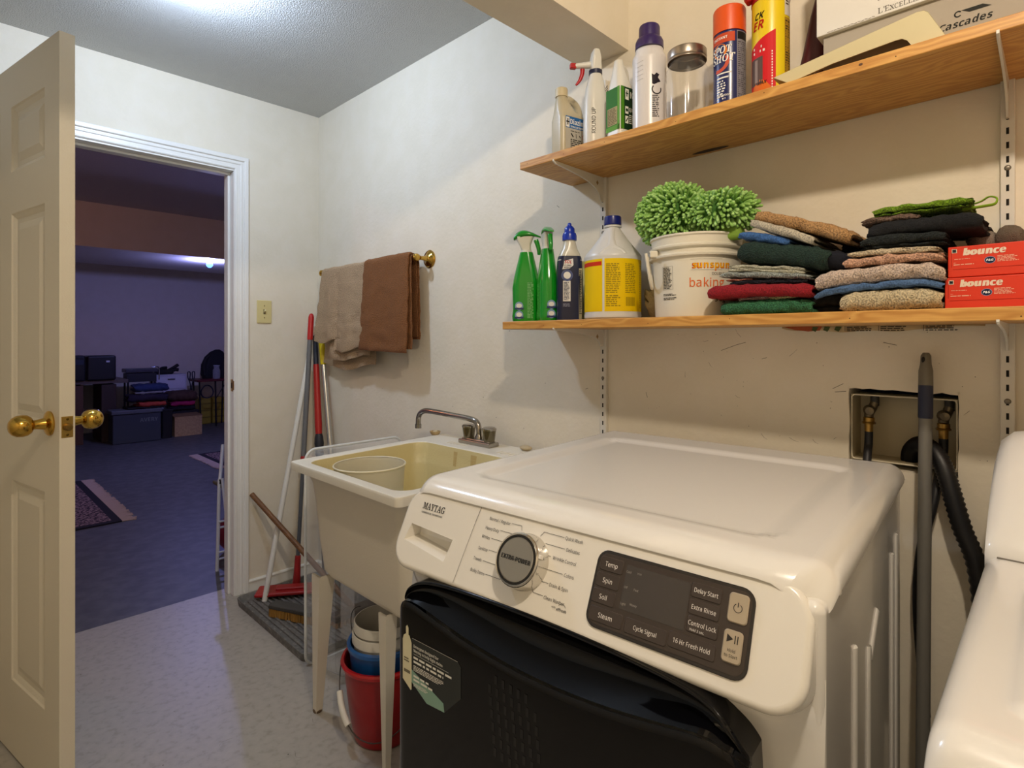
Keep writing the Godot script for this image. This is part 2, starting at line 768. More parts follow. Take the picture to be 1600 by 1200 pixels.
func build_room() -> void:
	var paint := wall_paint()
	# floor of the laundry room and, past the door, the darker painted slab
	struct(MB.new().bb(Vector3(-0.12, FY - 0.12, -0.12), Vector3(4.42, FY, 2.72)), "floor", mat("#ffffff", 0.42, 0.0, {"color": "floor", "bump": "orange", "bump_scale": 0.03, "scale": 1.3}))
	# ceiling, stippled
	struct(MB.new().bb(Vector3(-0.12, CEIL, -0.12), Vector3(4.42, CEIL + 0.12, 2.72)), "ceiling", mat("#c6c7c5", 0.8, 0.0, {"bump": "stipple", "bump_scale": 0.4, "scale": 4.5}))
	# wall with the doorway
	var oz0 := 0.44 - 0.018
	var oz1 := 1.42
	var oh := 2.037 + 0.018
	var w := MB.new()
	w.bb(Vector3(-0.12, FY, -0.12), Vector3(0, CEIL, oz0))
	w.bb(Vector3(-0.12, FY, oz1), Vector3(0, CEIL, 2.72))
	w.bb(Vector3(-0.12, oh, oz0), Vector3(0, CEIL, oz1))
	struct(w, "wall_left", paint)
	# shelf wall with the ragged hole of the hose box
	var hx0 := 2.532
	var hx1 := 2.732
	var hy0 := 0.935
	var hy1 := 1.112
	w = MB.new()
	w.bb(Vector3(0, FY, -0.12), Vector3(hx0, CEIL, 0))
	w.bb(Vector3(hx1, FY, -0.12), Vector3(4.42, CEIL, 0))
	w.bb(Vector3(hx0, FY, -0.12), Vector3(hx1, hy0, 0))
	w.bb(Vector3(hx0, hy1, -0.12), Vector3(hx1, CEIL, 0))
	# torn board edge around the hole
	var rg := RandomNumberGenerator.new()
	rg.seed = 4
	var top := PackedVector2Array([Vector2(hx1, hy1), Vector2(hx0, hy1)])
	for k in 15:
		top.append(Vector2(lerpf(hx0, hx1, k / 14.0), hy1 - rg.randf_range(0.001, 0.005) - 0.002 * (k / 14.0)))
	w.prism(top, -0.012, 0.0)
	for sx in [hx0, hx1]:
		var sd := PackedVector2Array([Vector2(sx, hy0), Vector2(sx, hy1)])
		for k in 12:
			sd.append(Vector2(sx + (1 if sx == hx0 else -1) * rg.randf_range(0.0005, 0.003), lerpf(hy1, hy0, k / 11.0)))
		w.prism(sd, -0.012, 0.0)
	struct(w, "wall_back", paint)
	struct(MB.new().bb(Vector3(4.3, FY, 0), Vector3(4.42, CEIL, 2.6)), "wall_right", paint)
	struct(MB.new().bb(Vector3(0, FY, 2.6), Vector3(4.42, CEIL, 2.72)), "wall_front", paint)
	# boxed-in beam under the ceiling
	struct(MB.new().bb(Vector3(1.783, 2.087, 0), Vector3(1.95, CEIL, 2.6)), "trim_4", paint)
	# scuffs, nail holes and pencil-dark scratches on the shelf wall
	var sc := MB.new()
	rg.seed = 9
	var wm := flat_map(Vector3(0, 0, 0.0004), Vector3.RIGHT, Vector3.UP)
	for k in 46:
		var p := Vector2(rg.randf_range(1.95, 2.8), rg.randf_range(0.97, 1.235))
		if p.x > hx0 - 0.005 and p.x < hx1 + 0.005 and p.y < hy1 + 0.004:
			continue
		if k % 3 == 0:
			var d := Vector2(rg.randf_range(-0.012, 0.012), rg.randf_range(-0.012, 0.012))
			line(sc, wm, p, p + d, 0.0006)
			line(sc, wm, p + d, p + d * 1.7 + Vector2(0.002, 0.003), 0.0004)
		else:
			disc(sc, wm, p.x, p.y, rg.randf_range(0.0005, 0.0011), -1, 6)
	for q in [[2.235, 1.19, 2.275, 1.205], [2.275, 1.205, 2.30, 1.212], [2.50, 1.105, 2.522, 1.118], [2.505, 1.098, 2.528, 1.101], [2.34, 1.17, 2.352, 1.174], [2.60, 1.213, 2.625, 1.207], [2.01, 1.065, 2.014, 1.05]]:
		line(sc, wm, Vector2(q[0], q[1]), Vector2(q[2], q[3]), 0.0011)
	for q in [[1.38, 0.93], [1.52, 0.905], [1.31, 1.0], [1.2, 1.12], [1.62, 1.07], [0.33, 1.1], [1.45, 1.25], [1.13, 0.95], [0.62, 0.99]]:
		disc(sc, wm, q[0], q[1], 0.0016, -1, 7)
	for q in [[1.672, 1.667, 1.682, 1.659], [1.79, 1.06, 1.80, 1.064]]:
		line(sc, wm, Vector2(q[0], q[1]), Vector2(q[2], q[3]), 0.0014)
	put(sc, "scuff_mark", mat("#5d5140", 0.8), get_node("wall_back")).set_meta("kind", "stuff")
	# specks and hairline marks on the painted floor
	var fs := MB.new()
	rg.seed = 33
	var flm := flat_map(Vector3(0, FY + 0.0004, 0), Vector3.RIGHT, Vector3.FORWARD)
	for k in 150:
		var p := Vector2(rg.randf_range(0.1, 2.0), -rg.randf_range(0.35, 2.2))
		if k % 4 == 0:
			var d := Vector2.from_angle(rg.randf() * TAU) * rg.randf_range(0.008, 0.03)
			line(fs, flm, p, p + d, 0.0007)
			line(fs, flm, p + d, p + d + d.rotated(rg.randf_range(-1.0, 1.0)) * 0.6, 0.0005)
		else:
			disc(fs, flm, p.x, p.y, rg.randf_range(0.0008, 0.0024), -1, 7)
	put(fs, "floor_speck", mat("#5f5b54", 0.8), get_node("floor")).set_meta("kind", "stuff")
	# baseboards
	var white := mat("#e9e6dc", 0.4)
	var bbz := MB.new()
	bbz.rbox(Vector3(0.006, FY + 0.03, 0.186), Vector3(0.012, 0.06, 0.372), 0.003)
	bbz.rbox(Vector3(0.008, FY + 0.052, 0.186), Vector3(0.016, 0.012, 0.372), 0.005)
	struct(bbz, "baseboard_left", white)
	bbz = MB.new()
	bbz.rbox(Vector3(0.95, FY + 0.03, 0.006), Vector3(1.86, 0.06, 0.012), 0.003)
	bbz.rbox(Vector3(0.95, FY + 0.052, 0.008), Vector3(1.86, 0.012, 0.016), 0.005)
	struct(bbz, "baseboard_back", white)
	# door casing with a moulded profile, jamb and stop
	var gloss := mat("#eceae4", 0.32)
	var cs := MB.new()
	for s in [[0.372, 0.437, 1], [1.423, 1.488, -1]]:
		var zc: float = (s[0] + s[1]) / 2
		var oz: float = s[0] if s[2] == 1 else s[1]
		cs.rbox(Vector3(0.005, (FY + 2.11) / 2, zc), Vector3(0.010, 2.11 - FY, 0.065), 0.003)
		cs.rbox(Vector3(0.009, (FY + 2.11) / 2, oz + s[2] * 0.011), Vector3(0.018, 2.11 - FY, 0.022), 0.005)
		cs.rbox(Vector3(0.007, (FY + 2.075) / 2, oz + s[2] * 0.034), Vector3(0.014, 2.075 - FY, 0.012), 0.005)
		cs.rbox(Vector3(0.006, (FY + 2.05) / 2, oz + s[2] * 0.058), Vector3(0.013, 2.05 - FY, 0.010), 0.004)
	struct(cs, "trim_1", gloss)
	cs = MB.new()
	cs.rbox(Vector3(0.005, 2.0775, 0.93), Vector3(0.0101, 0.065, 1.117), 0.003)
	cs.rbox(Vector3(0.009, 2.099, 0.93), Vector3(0.0181, 0.022, 1.117), 0.005)
	cs.rbox(Vector3(0.007, 2.076, 0.93), Vector3(0.0141, 0.012, 1.06), 0.005)
	cs.rbox(Vector3(0.006, 2.052, 0.93), Vector3(0.0131, 0.010, 0.995), 0.004)
	struct(cs, "trim_2", gloss)
	var jb := MB.new()
	jb.rbox(Vector3(-0.06, (FY + 2.037) / 2, 0.431), Vector3(0.128, 2.037 - FY, 0.018), 0.002)
	jb.rbox(Vector3(-0.06, (FY + 2.037) / 2, 1.411), Vector3(0.128, 2.037 - FY, 0.018), 0.002)
	jb.rbox(Vector3(-0.06, 2.046, 0.921), Vector3(0.128, 0.018, 0.998), 0.002)
	jb.rbox(Vector3(-0.062, (FY + 2.037) / 2, 0.446), Vector3(0.045, 2.037 - FY, 0.012), 0.003)
	jb.rbox(Vector3(-0.062, (FY + 2.037) / 2, 1.396), Vector3(0.045, 2.037 - FY, 0.012), 0.003)
	jb.rbox(Vector3(-0.062, 2.031, 0.921), Vector3(0.045, 0.012, 0.94), 0.003)
	var jamb := struct(jb, "trim_3", gloss)
	var sp := MB.new().rbox(Vector3(-0.017, 0.995, 0.4405), Vector3(0.028, 0.058, 0.002), 0.0006)
	sp.rbox(Vector3(0.0, 0.995, 0.439), Vector3(0.008, 0.045, 0.004), 0.001)
	put(sp, "strike_plate", mat("#a77a3c", 0.3, 1.0), jamb)
	put(MB.new().rbox(Vector3(-0.018, 0.995, 0.4416), Vector3(0.013, 0.026, 0.001), 0.0004), "latch_hole", mat("#2a1a10", 0.8), jamb)
	# light switch
	var sw := thing("light_switch", "almond toggle light switch plate on the wall beside the door casing", "switch", Vector3(0, 1.358, 0.293), PI / 2)
	put(MB.new().rbox(Vector3(0, 0, 0.003), Vector3(0.073, 0.115, 0.006), 0.003), "cover_plate", mat("#d8c98f", 0.35), sw)
	var tg := MB.new()
	tg.rbox(Vector3(0, 0, 0.0062), Vector3(0.011, 0.025, 0.001), 0.0004)
	put(tg, "toggle_slot", mat("#5f5436", 0.6), sw)
	tg = MB.new().at(Vector3(0, 0.004, 0.011), Vector3(-0.5, 0, 0))
	tg.rbox(Vector3.ZERO, Vector3(0.007, 0.010, 0.016), 0.002)
	put(tg, "toggle", mat("#e2d6a4", 0.3), sw)
	for sy in [-0.03, 0.03]:
		var s := MB.new().ball(Vector3(0, sy, 0.006), Vector3(0.0032, 0.0032, 0.0014), 10, 6)
		put(s, "screw", mat("#8d7f52", 0.35, 0.6), sw)

func build_far_room() -> void:
	var paint := mat("#ffffff", 0.7, 0.0, {"bump": "orange", "bump_scale": 0.1, "scale": 2.2, "color": "paint"})
	struct(MB.new().bb(Vector3(-6.52, FY - 0.12, -2.9), Vector3(-0.12, FY, 2.9)), "floor_far", mat("#ffffff", 0.5, 0.0, {"color": "floor_far", "bump": "orange", "bump_scale": 0.05, "scale": 1.1}))
	struct(MB.new().bb(Vector3(-6.52, CEIL, -2.9), Vector3(-0.12, CEIL + 0.12, 2.9)), "ceiling_far", mat("#c9c4bb", 0.85, 0.0, {"bump": "stipple", "bump_scale": 0.4, "scale": 3.2}))
	struct(MB.new().bb(Vector3(-6.52, FY, -2.9), Vector3(-6.4, CEIL, 2.9)), "wall_far", paint)
	struct(MB.new().bb(Vector3(-6.4, FY, -2.9), Vector3(-0.12, CEIL, -2.78)), "wall_far_back", paint)
	struct(MB.new().bb(Vector3(-6.4, FY, 2.78), Vector3(-0.12, CEIL, 2.9)), "wall_far_front", paint)
	struct(MB.new().bb(Vector3(-0.12, FY, -2.78), Vector3(0, CEIL, -0.12)), "wall_far_near", paint)
	# dropped soffit across the room
	struct(MB.new().bb(Vector3(-4.55, 2.03, -2.78), Vector3(-3.2, CEIL, 2.78)), "ceiling_soffit", paint)
	# the blue bulb under the soffit
	var o := thing("party_bulb", "small glowing blue bulb under the soffit of the dark room", "lamp", Vector3(-3.38, 2.03, -0.52))
	put(MB.new().lathe([Vector2(0, -0.012), Vector2(0.025, -0.012), Vector2(0.03, -0.004), Vector2(0.03, 0), Vector2(0, 0)], 16), "lamp_holder", mat("#e8e6e0", 0.4), o)
	put(MB.new().ball(Vector3(0, -0.043, 0), Vector3(0.032, 0.034, 0.032), 16, 10), "light_bulb", mat("#5a8cff", 0.3, 0.0, {"emit": "#5c8dff", "power": 2.6}), o)
	var l := OmniLight3D.new()
	l.name = "glow"
	l.light_color = Color("#9298ff")
	l.light_energy = 0.75
	l.light_size = 0.03
	l.omni_range = 12.0
	l.omni_attenuation = 2.0
	l.shadow_enabled = true
	l.position = Vector3(0, -0.043, 0)
	o.add_child(l)
	ceiling_bulb("dim round dome lamp on the ceiling of the dark room", Vector3(-1.3, CEIL, 2.1), "#ffa274", 0.15)

func build_door() -> void:
	var th := deg_to_rad(11.2)
	# local x runs from the free edge towards the hinge, z towards the room side seen
	var o := Node3D.new()
	o.name = "door_1"
	add_child(o)
	o.set_meta("kind", "structure")
	o.set_meta("label", "cream six-panel door standing open with brass knobs")
	o.position = Vector3(0.976, 0, 1.223)
	o.basis = Basis(Vector3(-cos(th), 0, sin(th)), Vector3.UP, Vector3(-sin(th), 0, -cos(th)))
	var W := 0.955
	var T := 0.035
	var y0 := FY + 0.008
	var y1 := 2.04
	var dm := mat("#e0d7c2", 0.42, 0.0, {"bump": "fine", "bump_scale": 0.06, "scale": 3.0})
	var xs := [0.0, 0.1, 0.36, 0.455, 0.85, W]
	var ys := [y0, 0.20, 0.80, 0.98, 1.595, 1.72, 1.915, y1]
	# stiles and rails: x 0..W, z 0..T (z=0 is the face seen)
	var fr := MB.new()
	for i in 5:
		for j in 7:
			if (i == 1 or i == 3) and j % 2 == 1:
				continue
			fr.bb(Vector3(xs[i], ys[j], 0), Vector3(xs[i + 1], ys[j + 1], T))
	put(fr, "door_frame", dm, o)
	for i in [1, 3]:
		for j in [1, 3, 5]:
			var pn := MB.new()
			var a := Vector2(xs[i], ys[j])
			var b := Vector2(xs[i + 1], ys[j + 1])
			for side in [0, 1]:
				# sticking slope, flat ground, raised field
				var prof := [[0.0, 0.0], [0.004, 0.004], [0.012, 0.008], [0.016, 0.0105], [0.03, 0.0105], [0.05, 0.004], [0.052, 0.0035]]
				var rows := []
				for q in prof:
					var z: float = q[1] if side == 0 else T - q[1]
					rows.append([Vector3(a.x + q[0], a.y + q[0], z), Vector3(b.x - q[0], a.y + q[0], z), Vector3(b.x - q[0], b.y - q[0], z), Vector3(a.x + q[0], b.y - q[0], z)])
				for r in rows.size() - 1:
					for k in 4:
						var k2 := (k + 1) % 4
						if side == 0:
							pn.quad(rows[r][k2], rows[r][k], rows[r + 1][k], rows[r + 1][k2])
						else:
							pn.quad(rows[r][k], rows[r][k2], rows[r + 1][k2], rows[r + 1][k])
				var l: Array = rows[rows.size() - 1]
				if side == 0:
					pn.quad(l[3], l[2], l[1], l[0])
				else:
					pn.quad(l[0], l[1], l[2], l[3])
			put(pn, "panel", dm, o)
	var brass := mat("#c9a24a", 0.16, 1.0)
	for side in [-1, 1]:
		var kn := MB.new()
		kn.at(Vector3(0.062, 0.992, 0.0 if side == -1 else T), Vector3(-PI / 2 if side == -1 else PI / 2, 0, 0))
		kn.lathe([Vector2(0.0, 0.0), Vector2(0.033, 0.0), Vector2(0.034, 0.004), Vector2(0.03, 0.008), Vector2(0.022, 0.011), Vector2(0.016, 0.013), Vector2(0.0145, 0.02), Vector2(0.0125, 0.03), Vector2(0.0125, 0.036), Vector2(0.016, 0.039), Vector2(0.022, 0.042), Vector2(0.0275, 0.05), Vector2(0.029, 0.06), Vector2(0.0275, 0.072), Vector2(0.022, 0.081), Vector2(0.013, 0.087), Vector2(0.0, 0.089)], 28)
		put(kn, "door_knob", brass, o)
	var lp := put(MB.new().rbox(Vector3(-0.0005, 0.985, T / 2), Vector3(0.002, 0.057, 0.026), 0.0008), "latch_plate", mat("#b8944a", 0.3, 1.0), o)
	put(MB.new().at(Vector3(-0.006, 0.985, T / 2), Vector3(0, 0, PI / 2)).lathe([Vector2(0, 0.011), Vector2(0.008, 0.010), Vector2(0.0095, 0.006), Vector2(0.0095, -0.006), Vector2(0, -0.006)], 16), "latch_bolt", mat("#8a6f3c", 0.35, 1.0), lp)
	for sy in [-0.021, 0.021]:
		put(MB.new().ball(Vector3(-0.0016, 0.985 + sy, T / 2), Vector3(0.0012, 0.0035, 0.0035), 10, 6), "screw", mat("#6d5526", 0.4, 1.0), lp)
	for hy in [0.2, 1.0, 1.8]:
		put(MB.new().at(Vector3(W + 0.004, hy, -0.004)).lathe([Vector2(0, -0.045), Vector2(0.006, -0.045), Vector2(0.006, 0.045), Vector2(0, 0.045)], 10), "hinge", brass, o)

# ------------------------------------------------------------------ washer (front loader)
func build_washer() -> void:
	var o := thing("front_load_washer", "white front-loading washer with a round chrome dial and black door", "washer", Vector3(2.3125, -0.05, 0.116), deg_to_rad(4.2))
	var enamel := mat("#e4e1da", 0.16, 0.0, {"coat": 0.5})
	var plastic := mat("#e6e2d8", 0.22, 0.0, {"coat": 0.3})
	var H := 0.05
	# cabinet
	var body := MB.new()
	body.rbox(Vector3(0, 0.505, 0.355), Vector3(0.672, 0.962, 0.706), 0.012, 3)
	put(body, "cabinet", enamel, o)
	# pressed ribs on the side panel
	for sd in [1, -1]:
		var rb := MB.new()
		var x: float = 0.3318 * sd
		for pth in [[[0.53, 0.87], [0.53, 0.12]], [[0.335, 0.845], [0.405, 0.80], [0.42, 0.77], [0.42, 0.12]], [[0.15, 0.88], [0.15, 0.12]], [[0.09, 0.90], [0.09, 0.12]]]:
			var pp := []
			for q in pth:
				pp.append(Vector3(x, q[1], q[0]))
			rb.tube(smooth_path(pp, 3) if pp.size() > 2 else pp, 0.0085, 8, true, 1.0)
		put(rb, "side_rib", enamel, o)
	# lid: a height field with rounded edges and a sunk middle
	var xs := []
	var zs := []
	for k in 13:
		xs.append(-0.343 + 0.03 * (1.0 - cos(PI / 2 * k / 12.0)))
	for k in 41:
		xs.append(lerpf(-0.313, 0.313, k / 40.0) if k > 0 else -0.3125)
	for k in 13:
		xs.append(0.313 + 0.03 * sin(PI / 2 * k / 12.0))
	for k in 9:
		zs.append(-0.008 + 0.02 * (1.0 - cos(PI / 2 * k / 8.0)))
	for k in 60:
		zs.append(lerpf(0.013, 0.655, k / 59.0))
	for k in range(1, 13):
		zs.append(0.655 + 0.050 * sin(PI / 2 * k / 12.0))
	var rows := []
	for z in zs:
		var row := PackedVector3Array()
		for x in xs:
			var y := 0.968 + H
			var dx := maxf(absf(x) - 0.313, 0.0)
			y -= 0.03 - sqrt(maxf(0.0009 - dx * dx, 0.0))
			var dz := maxf(0.012 - z, 0.0)
			y -= 0.02 - sqrt(maxf(0.0004 - dz * dz, 0.0))
			var df := maxf(z - 0.655, 0.0)
			y -= 0.025 * (1.0 - sqrt(maxf(1.0 - pow(df / 0.0505, 2), 0.0)))
			var cd := clampf(absf(x + 0.006) - 0.292, 0.0, 0.042)
			y -= pow(df / 0.05, 2.0) * (0.042 - sqrt(maxf(0.001764 - cd * cd, 0.0))) * 0.9
			# sunk panel
			var q := Vector2(maxf(absf(x) - 0.225, 0.0), maxf(absf(z - 0.363) - 0.215, 0.0)).length()
			y -= 0.0055 * (1.0 - smoothstep(0.028, 0.044, q))
			row.append(Vector3(x * (1.0 - 0.035 * pow(df / 0.05, 2.0)) - 0.005 * pow(df / 0.05, 2.0), maxf(y, 0.972 if df > 0.0 else 0.986), z))
		rows.append(row)
	var lid := MB.new()
	lid.grid(rows, false, false, false)
	# skirt of the lid
	lid.rbox(Vector3(0, 0.984, 0.325), Vector3(0.684, 0.012, 0.655), 0.004, 2)
	put(lid, "lid", enamel, o)
	# control fascia leaning back
	var up := Vector3(0, 0.902, -0.431)
	var nn := Vector3(0, 0.431, 0.902)
	var A := Vector3(0, 0.95 + H, 0.70)
	var bas := Basis(Vector3.RIGHT, up, nn)
	var fas := MB.new()
	fas.t = Transform3D(bas, A - up * 0.066 - nn * 0.06 + Vector3(-0.006, 0, 0))
	var outl := PackedVector2Array()
	for p in rrect(0.668, 0.138, 0.042, 8):
		outl.append(p)
	for k in outl.size():
		var p := outl[k]
		var q := outl[(k + 1) % outl.size()]
		var b0 := fas.vert(Vector3(p.x, p.y, -0.03), Vector3(p.x / 0.334, p.y / 0.069, 0))
		fas.vert(Vector3(q.x, q.y, -0.03), Vector3(q.x / 0.334, q.y / 0.069, 0))
		fas.vert(Vector3(q.x, q.y, 0.052), Vector3(q.x / 0.334, q.y / 0.069, 0))
		fas.vert(Vector3(p.x, p.y, 0.052), Vector3(p.x / 0.334, p.y / 0.069, 0))
		fas.face(b0, b0 + 1, b0 + 2)
		fas.face(b0, b0 + 2, b0 + 3)
	# rounded front edge made of stepped loops
	var fr := []
	for k in 9:
		var a := PI / 2 * k / 8.0
		var r := 0.0085
		var lp := PackedVector3Array()
		for p in rrect(0.668 - 2 * r * (1 - cos(a)), 0.138 - 2 * r * (1 - cos(a)), 0.042 - r * (1 - cos(a)), 8):
			lp.append(Vector3(p.x, p.y, 0.0515 + r * sin(a)))
		fr.append(lp)
	fas.grid(fr, true, false, false)
	# front face with the opening of the drawer grip cut out
	var hole := [Vector2(-0.306, 0.004), Vector2(-0.200, -0.002), Vector2(-0.206, -0.038), Vector2(-0.312, -0.025)]
	var face_out := PackedVector2Array()
	for p in fr[8]:
		face_out.append(Vector2(p.x, p.y))
	for half in [[-1.0, -0.27], [-0.27, 1.0]]:
		var side := Geometry2D.intersect_polygons(face_out, PackedVector2Array([Vector2(half[0], -1), Vector2(half[1], -1), Vector2(half[1], 1), Vector2(half[0], 1)]))[0]
		var piece := Geometry2D.clip_polygons(side, PackedVector2Array(hole))[0]
		var tr := Geometry2D.triangulate_polygon(piece)
		var kb := fas.v.size()
		for p in piece:
			fas.vert(Vector3(p.x, p.y, 0.06), Vector3(0, 0, 1))
		for k in range(0, tr.size(), 3):
			fas.face(kb + tr[k], kb + tr[k + 1], kb + tr[k + 2])
	# the hollow behind it: steep roof, sloping sill
	var deep := [Vector2(-0.302, 0.002), Vector2(-0.206, -0.004), Vector2(-0.209, -0.022), Vector2(-0.306, -0.010)]
	for k in 4:
		var k2 := (k + 1) % 4
		fas.quad(Vector3(hole[k].x, hole[k].y, 0.06), Vector3(hole[k2].x, hole[k2].y, 0.06), Vector3(deep[k2].x, deep[k2].y, 0.034), Vector3(deep[k].x, deep[k].y, 0.034))
	fas.quad(Vector3(deep[0].x, deep[0].y, 0.034), Vector3(deep[1].x, deep[1].y, 0.034), Vector3(deep[2].x, deep[2].y, 0.034), Vector3(deep[3].x, deep[3].y, 0.034))
	var fascia := put(fas, "control_fascia", plastic, o)
	# concave apron between fascia and door
	var ap := []
	for k in 41:
		var x := lerpf(-0.336, 0.336, k / 40.0)
		var e := 1.0 - smoothstep(0.29, 0.336, absf(x))
		ap.append(PackedVector3Array([Vector3(x, 0.905, 0.700), Vector3(x, 0.875, 0.700 + 0.042 * e), Vector3(x, 0.86, 0.702 + 0.036 * e), Vector3(x, 0.845, 0.704 + 0.026 * e), Vector3(x, 0.83, 0.706 + 0.017 * e), Vector3(x, 0.80, 0.708 + 0.010 * e), Vector3(x, 0.74, 0.709 + 0.004 * e), Vector3(x, 0.60, 0.7095)]))
	put(MB.new().grid(ap, false, false, false), "apron", enamel, o)
	# drawer with a grip pocket
	var fm := func(x: float, y: float) -> Vector3: return A + Vector3.RIGHT * x + up * y + nn * 0.0009
	var dm := func(lift: float) -> Callable: return func(x: float, y: float) -> Vector3: return A + Vector3.RIGHT * x + up * y + nn * lift
	var seam := MB.new()
	line(seam, fm, Vector2(-0.163, 0.004), Vector2(-0.168, -0.03), 0.0012)
	line(seam, fm, Vector2(-0.168, -0.03), Vector2(-0.178, -0.128), 0.0009)
	put(seam, "drawer_seam", mat("#8b8578", 0.6), fascia)
	# printed lettering
	var ink := mat("#1d1a18", 0.5)
	var pr := MB.new()
	words(pr, fm, "MAYTAG", -0.270, -0.0275, 0.0105, 0, true, "Droid Serif", 0.82)
	words(pr, fm, "COMMERCIAL TECHNOLOGY", -0.270, -0.0385, 0.0028, 0, true)
	var hl := 0.0044
	for q in [["Normal / Regular", -0.098, 0.019], ["Heavy Duty", -0.116, 0.034], ["Whites", -0.130, 0.048], ["Sanitize", -0.128, 0.066], ["Towels", -0.134, 0.0825], ["Bulky Items", -0.121, 0.100]]:
		words(pr, fm, q[0], q[1], -q[2], hl, 1, false, "Droid Sans", 0.92)
	for q in [["Quick Wash", 0.005, 0.0175], ["Delicates", 0.011, 0.0325], ["Wrinkle Control", -0.008, 0.048], ["Colors", 0.017, 0.0655], ["Drain & Spin", -0.003, 0.0835], ["Clean Washer", -0.007, 0.1015]]:
		words(pr, fm, q[0], q[1], -q[2], hl, -1, false, "Droid Sans", 0.92)
	words(pr, fm, "with", 0.012, -0.109, 0.0026, 0)
	words(pr, fm, "affresh", 0.025, -0.110, 0.0034, 0, true)
	ring(pr, fm, 0.025, -0.1085, 0.0062, 0.0067, 0.5, PI - 0.5, 10)
	for q in [[[-0.096, 0.018], [-0.076, 0.0175], [-0.0735, 0.0245]], [[-0.114, 0.0325], [-0.088, 0.0325]], [[-0.127, 0.0475], [-0.098, 0.0475]], [[-0.126, 0.065], [-0.098, 0.065]], [[-0.131, 0.0825], [-0.100, 0.0825]], [[-0.119, 0.0995], [-0.088, 0.0995]],
			[[0.003, 0.0175], [-0.033, 0.0175], [-0.038, 0.0245]], [[0.008, 0.0325], [-0.026, 0.0325]], [[-0.012, 0.0475], [-0.018, 0.0475]], [[0.014, 0.0655], [-0.014, 0.0655]], [[-0.005, 0.083], [-0.020, 0.083]], [[-0.009, 0.1005], [-0.026, 0.1005], [-0.031, 0.0965]]]:
		for k in q.size() - 1:
			line(pr, fm, Vector2(q[k][0], -q[k][1]), Vector2(q[k + 1][0], -q[k + 1][1]), 0.0006)
	put(pr, "printed_lettering", ink, fascia)
	# dial
	var dp := A + Vector3(-0.0528, 0, 0) - up * 0.065
	var chrome := mat("#d9d6d0", 0.1, 1.0)
	var dl := MB.new()
	dl.t = Transform3D(Basis(Vector3.RIGHT, nn, -up), dp)
	dl.lathe([Vector2(0, 0.0), Vector2(0.0405, 0.0), Vector2(0.0405, 0.003), Vector2(0.039, 0.006), Vector2(0.0385, 0.021), Vector2(0.0375, 0.0245), Vector2(0.0358, 0.026), Vector2(0.034, 0.0255)], 48)
	var dial := put(dl, "dial", chrome, o)
	dl = MB.new()
	dl.t = Transform3D(Basis(Vector3.RIGHT, nn, -up), dp)
	dl.lathe([Vector2(0.0342, 0.0254), Vector2(0.0342, 0.0262), Vector2(0.0312, 0.0262), Vector2(0.0312, 0.0254)], 48)
	put(dl, "black_ring", mat("#16130f", 0.2), dial)
	dl = MB.new()
	dl.t = Transform3D(Basis(Vector3.RIGHT, nn, -up), dp)
	dl.lathe([Vector2(0.0314, 0.0252), Vector2(0.030, 0.0258), Vector2(0.029, 0.0256), Vector2(0.0, 0.0250)], 48)
	put(dl, "brushed_face", mat("#b5b0a6", 0.32, 1.0), dial)
	var ep := MB.new()
	var em := func(x: float, y: float) -> Vector3: return dp + Vector3.RIGHT * x + up * y + nn * 0.0262
	words(ep, em, "EXTRA-POWER", 0, 0.0, 0.0062, 0, true, "Droid Sans", 0.92)
	put(ep, "dial_lettering", ink, dial)
	ep = MB.new()
	ep.t = Transform3D(Basis(Vector3.RIGHT, nn, -up), dp)
	ep.rbox(Vector3(0.0372, 0.019, -0.0125), Vector3(0.004, 0.009, 0.006), 0.0012)
	put(ep, "pointer", mat("#e9e6df", 0.2), dial)
	# touch panel
	var cp := MB.new()
	cp.t = Transform3D(bas, A)
	cp.prism(rrect(0.206, 0.097, 0.016, 6, Vector2(0.166, -0.0665)), 0.0002, 0.0022, true, 0.0006)
	var panel := put(cp, "touch_panel", mat("#1c1512", 0.16, 0.0, {"coat": 0.4}), o)
	cp = MB.new()
	cp.t = Transform3D(bas, A)
	cp.prism(rrect(0.199, 0.089, 0.0125, 6, Vector2(0.166, -0.0665)), 0.0018, 0.0026, true, 0.0004)
	put(cp, "panel_face", mat("#3b322c", 0.3), panel)
	cp = MB.new()
	cp.t = Transform3D(bas, A)
	cp.prism(rrect(0.086, 0.054, 0.002, 2, Vector2(0.151, -0.0565)), 0.0022, 0.0030, false)
	var disp := put(cp, "display", mat("#332c28", 0.07, 0.0, {"coat": 0.8}), panel)
	var dt := MB.new()
	for q in [["Cold", 0.112, 0.0375], ["Hot", 0.127, 0.0365], ["Off", 0.112, 0.0565], ["Fast", 0.1265, 0.0565], ["Light", 0.1125, 0.0765], ["Heavy", 0.1265, 0.0745]]:
		words(dt, dm.call(0.0033), q[0], q[1], -q[2], 0.0026, 0)
	put(dt, "display_lettering", mat("#9b958d", 0.5), disp)
	var grey := mat("#3d342f", 0.35)
	var white := mat("#e7e3dc", 0.5)
	for q in [["Temp", 0.086, 0.0355, 0.034, 0.018], ["Spin", 0.085, 0.056, 0.034, 0.018], ["Soil", 0.0835, 0.0765, 0.034, 0.018], ["Steam", 0.092, 0.0985, 0.048, 0.018], ["Cycle Signal", 0.1475, 0.0985, 0.056, 0.018], ["16 Hr Fresh Hold", 0.2055, 0.096, 0.056, 0.018], ["Delay Start", 0.2135, 0.0355, 0.037, 0.017], ["Extra Rinse", 0.2135, 0.0545, 0.037, 0.017], ["Control Lock", 0.2145, 0.0735, 0.037, 0.018]]:
		var b := MB.new()
		b.t = Transform3D(bas, A)
		b.prism(rrect(q[3], q[4], 0.003, 3, Vector2(q[1], -q[2])), 0.002, 0.0036, true, 0.0007)
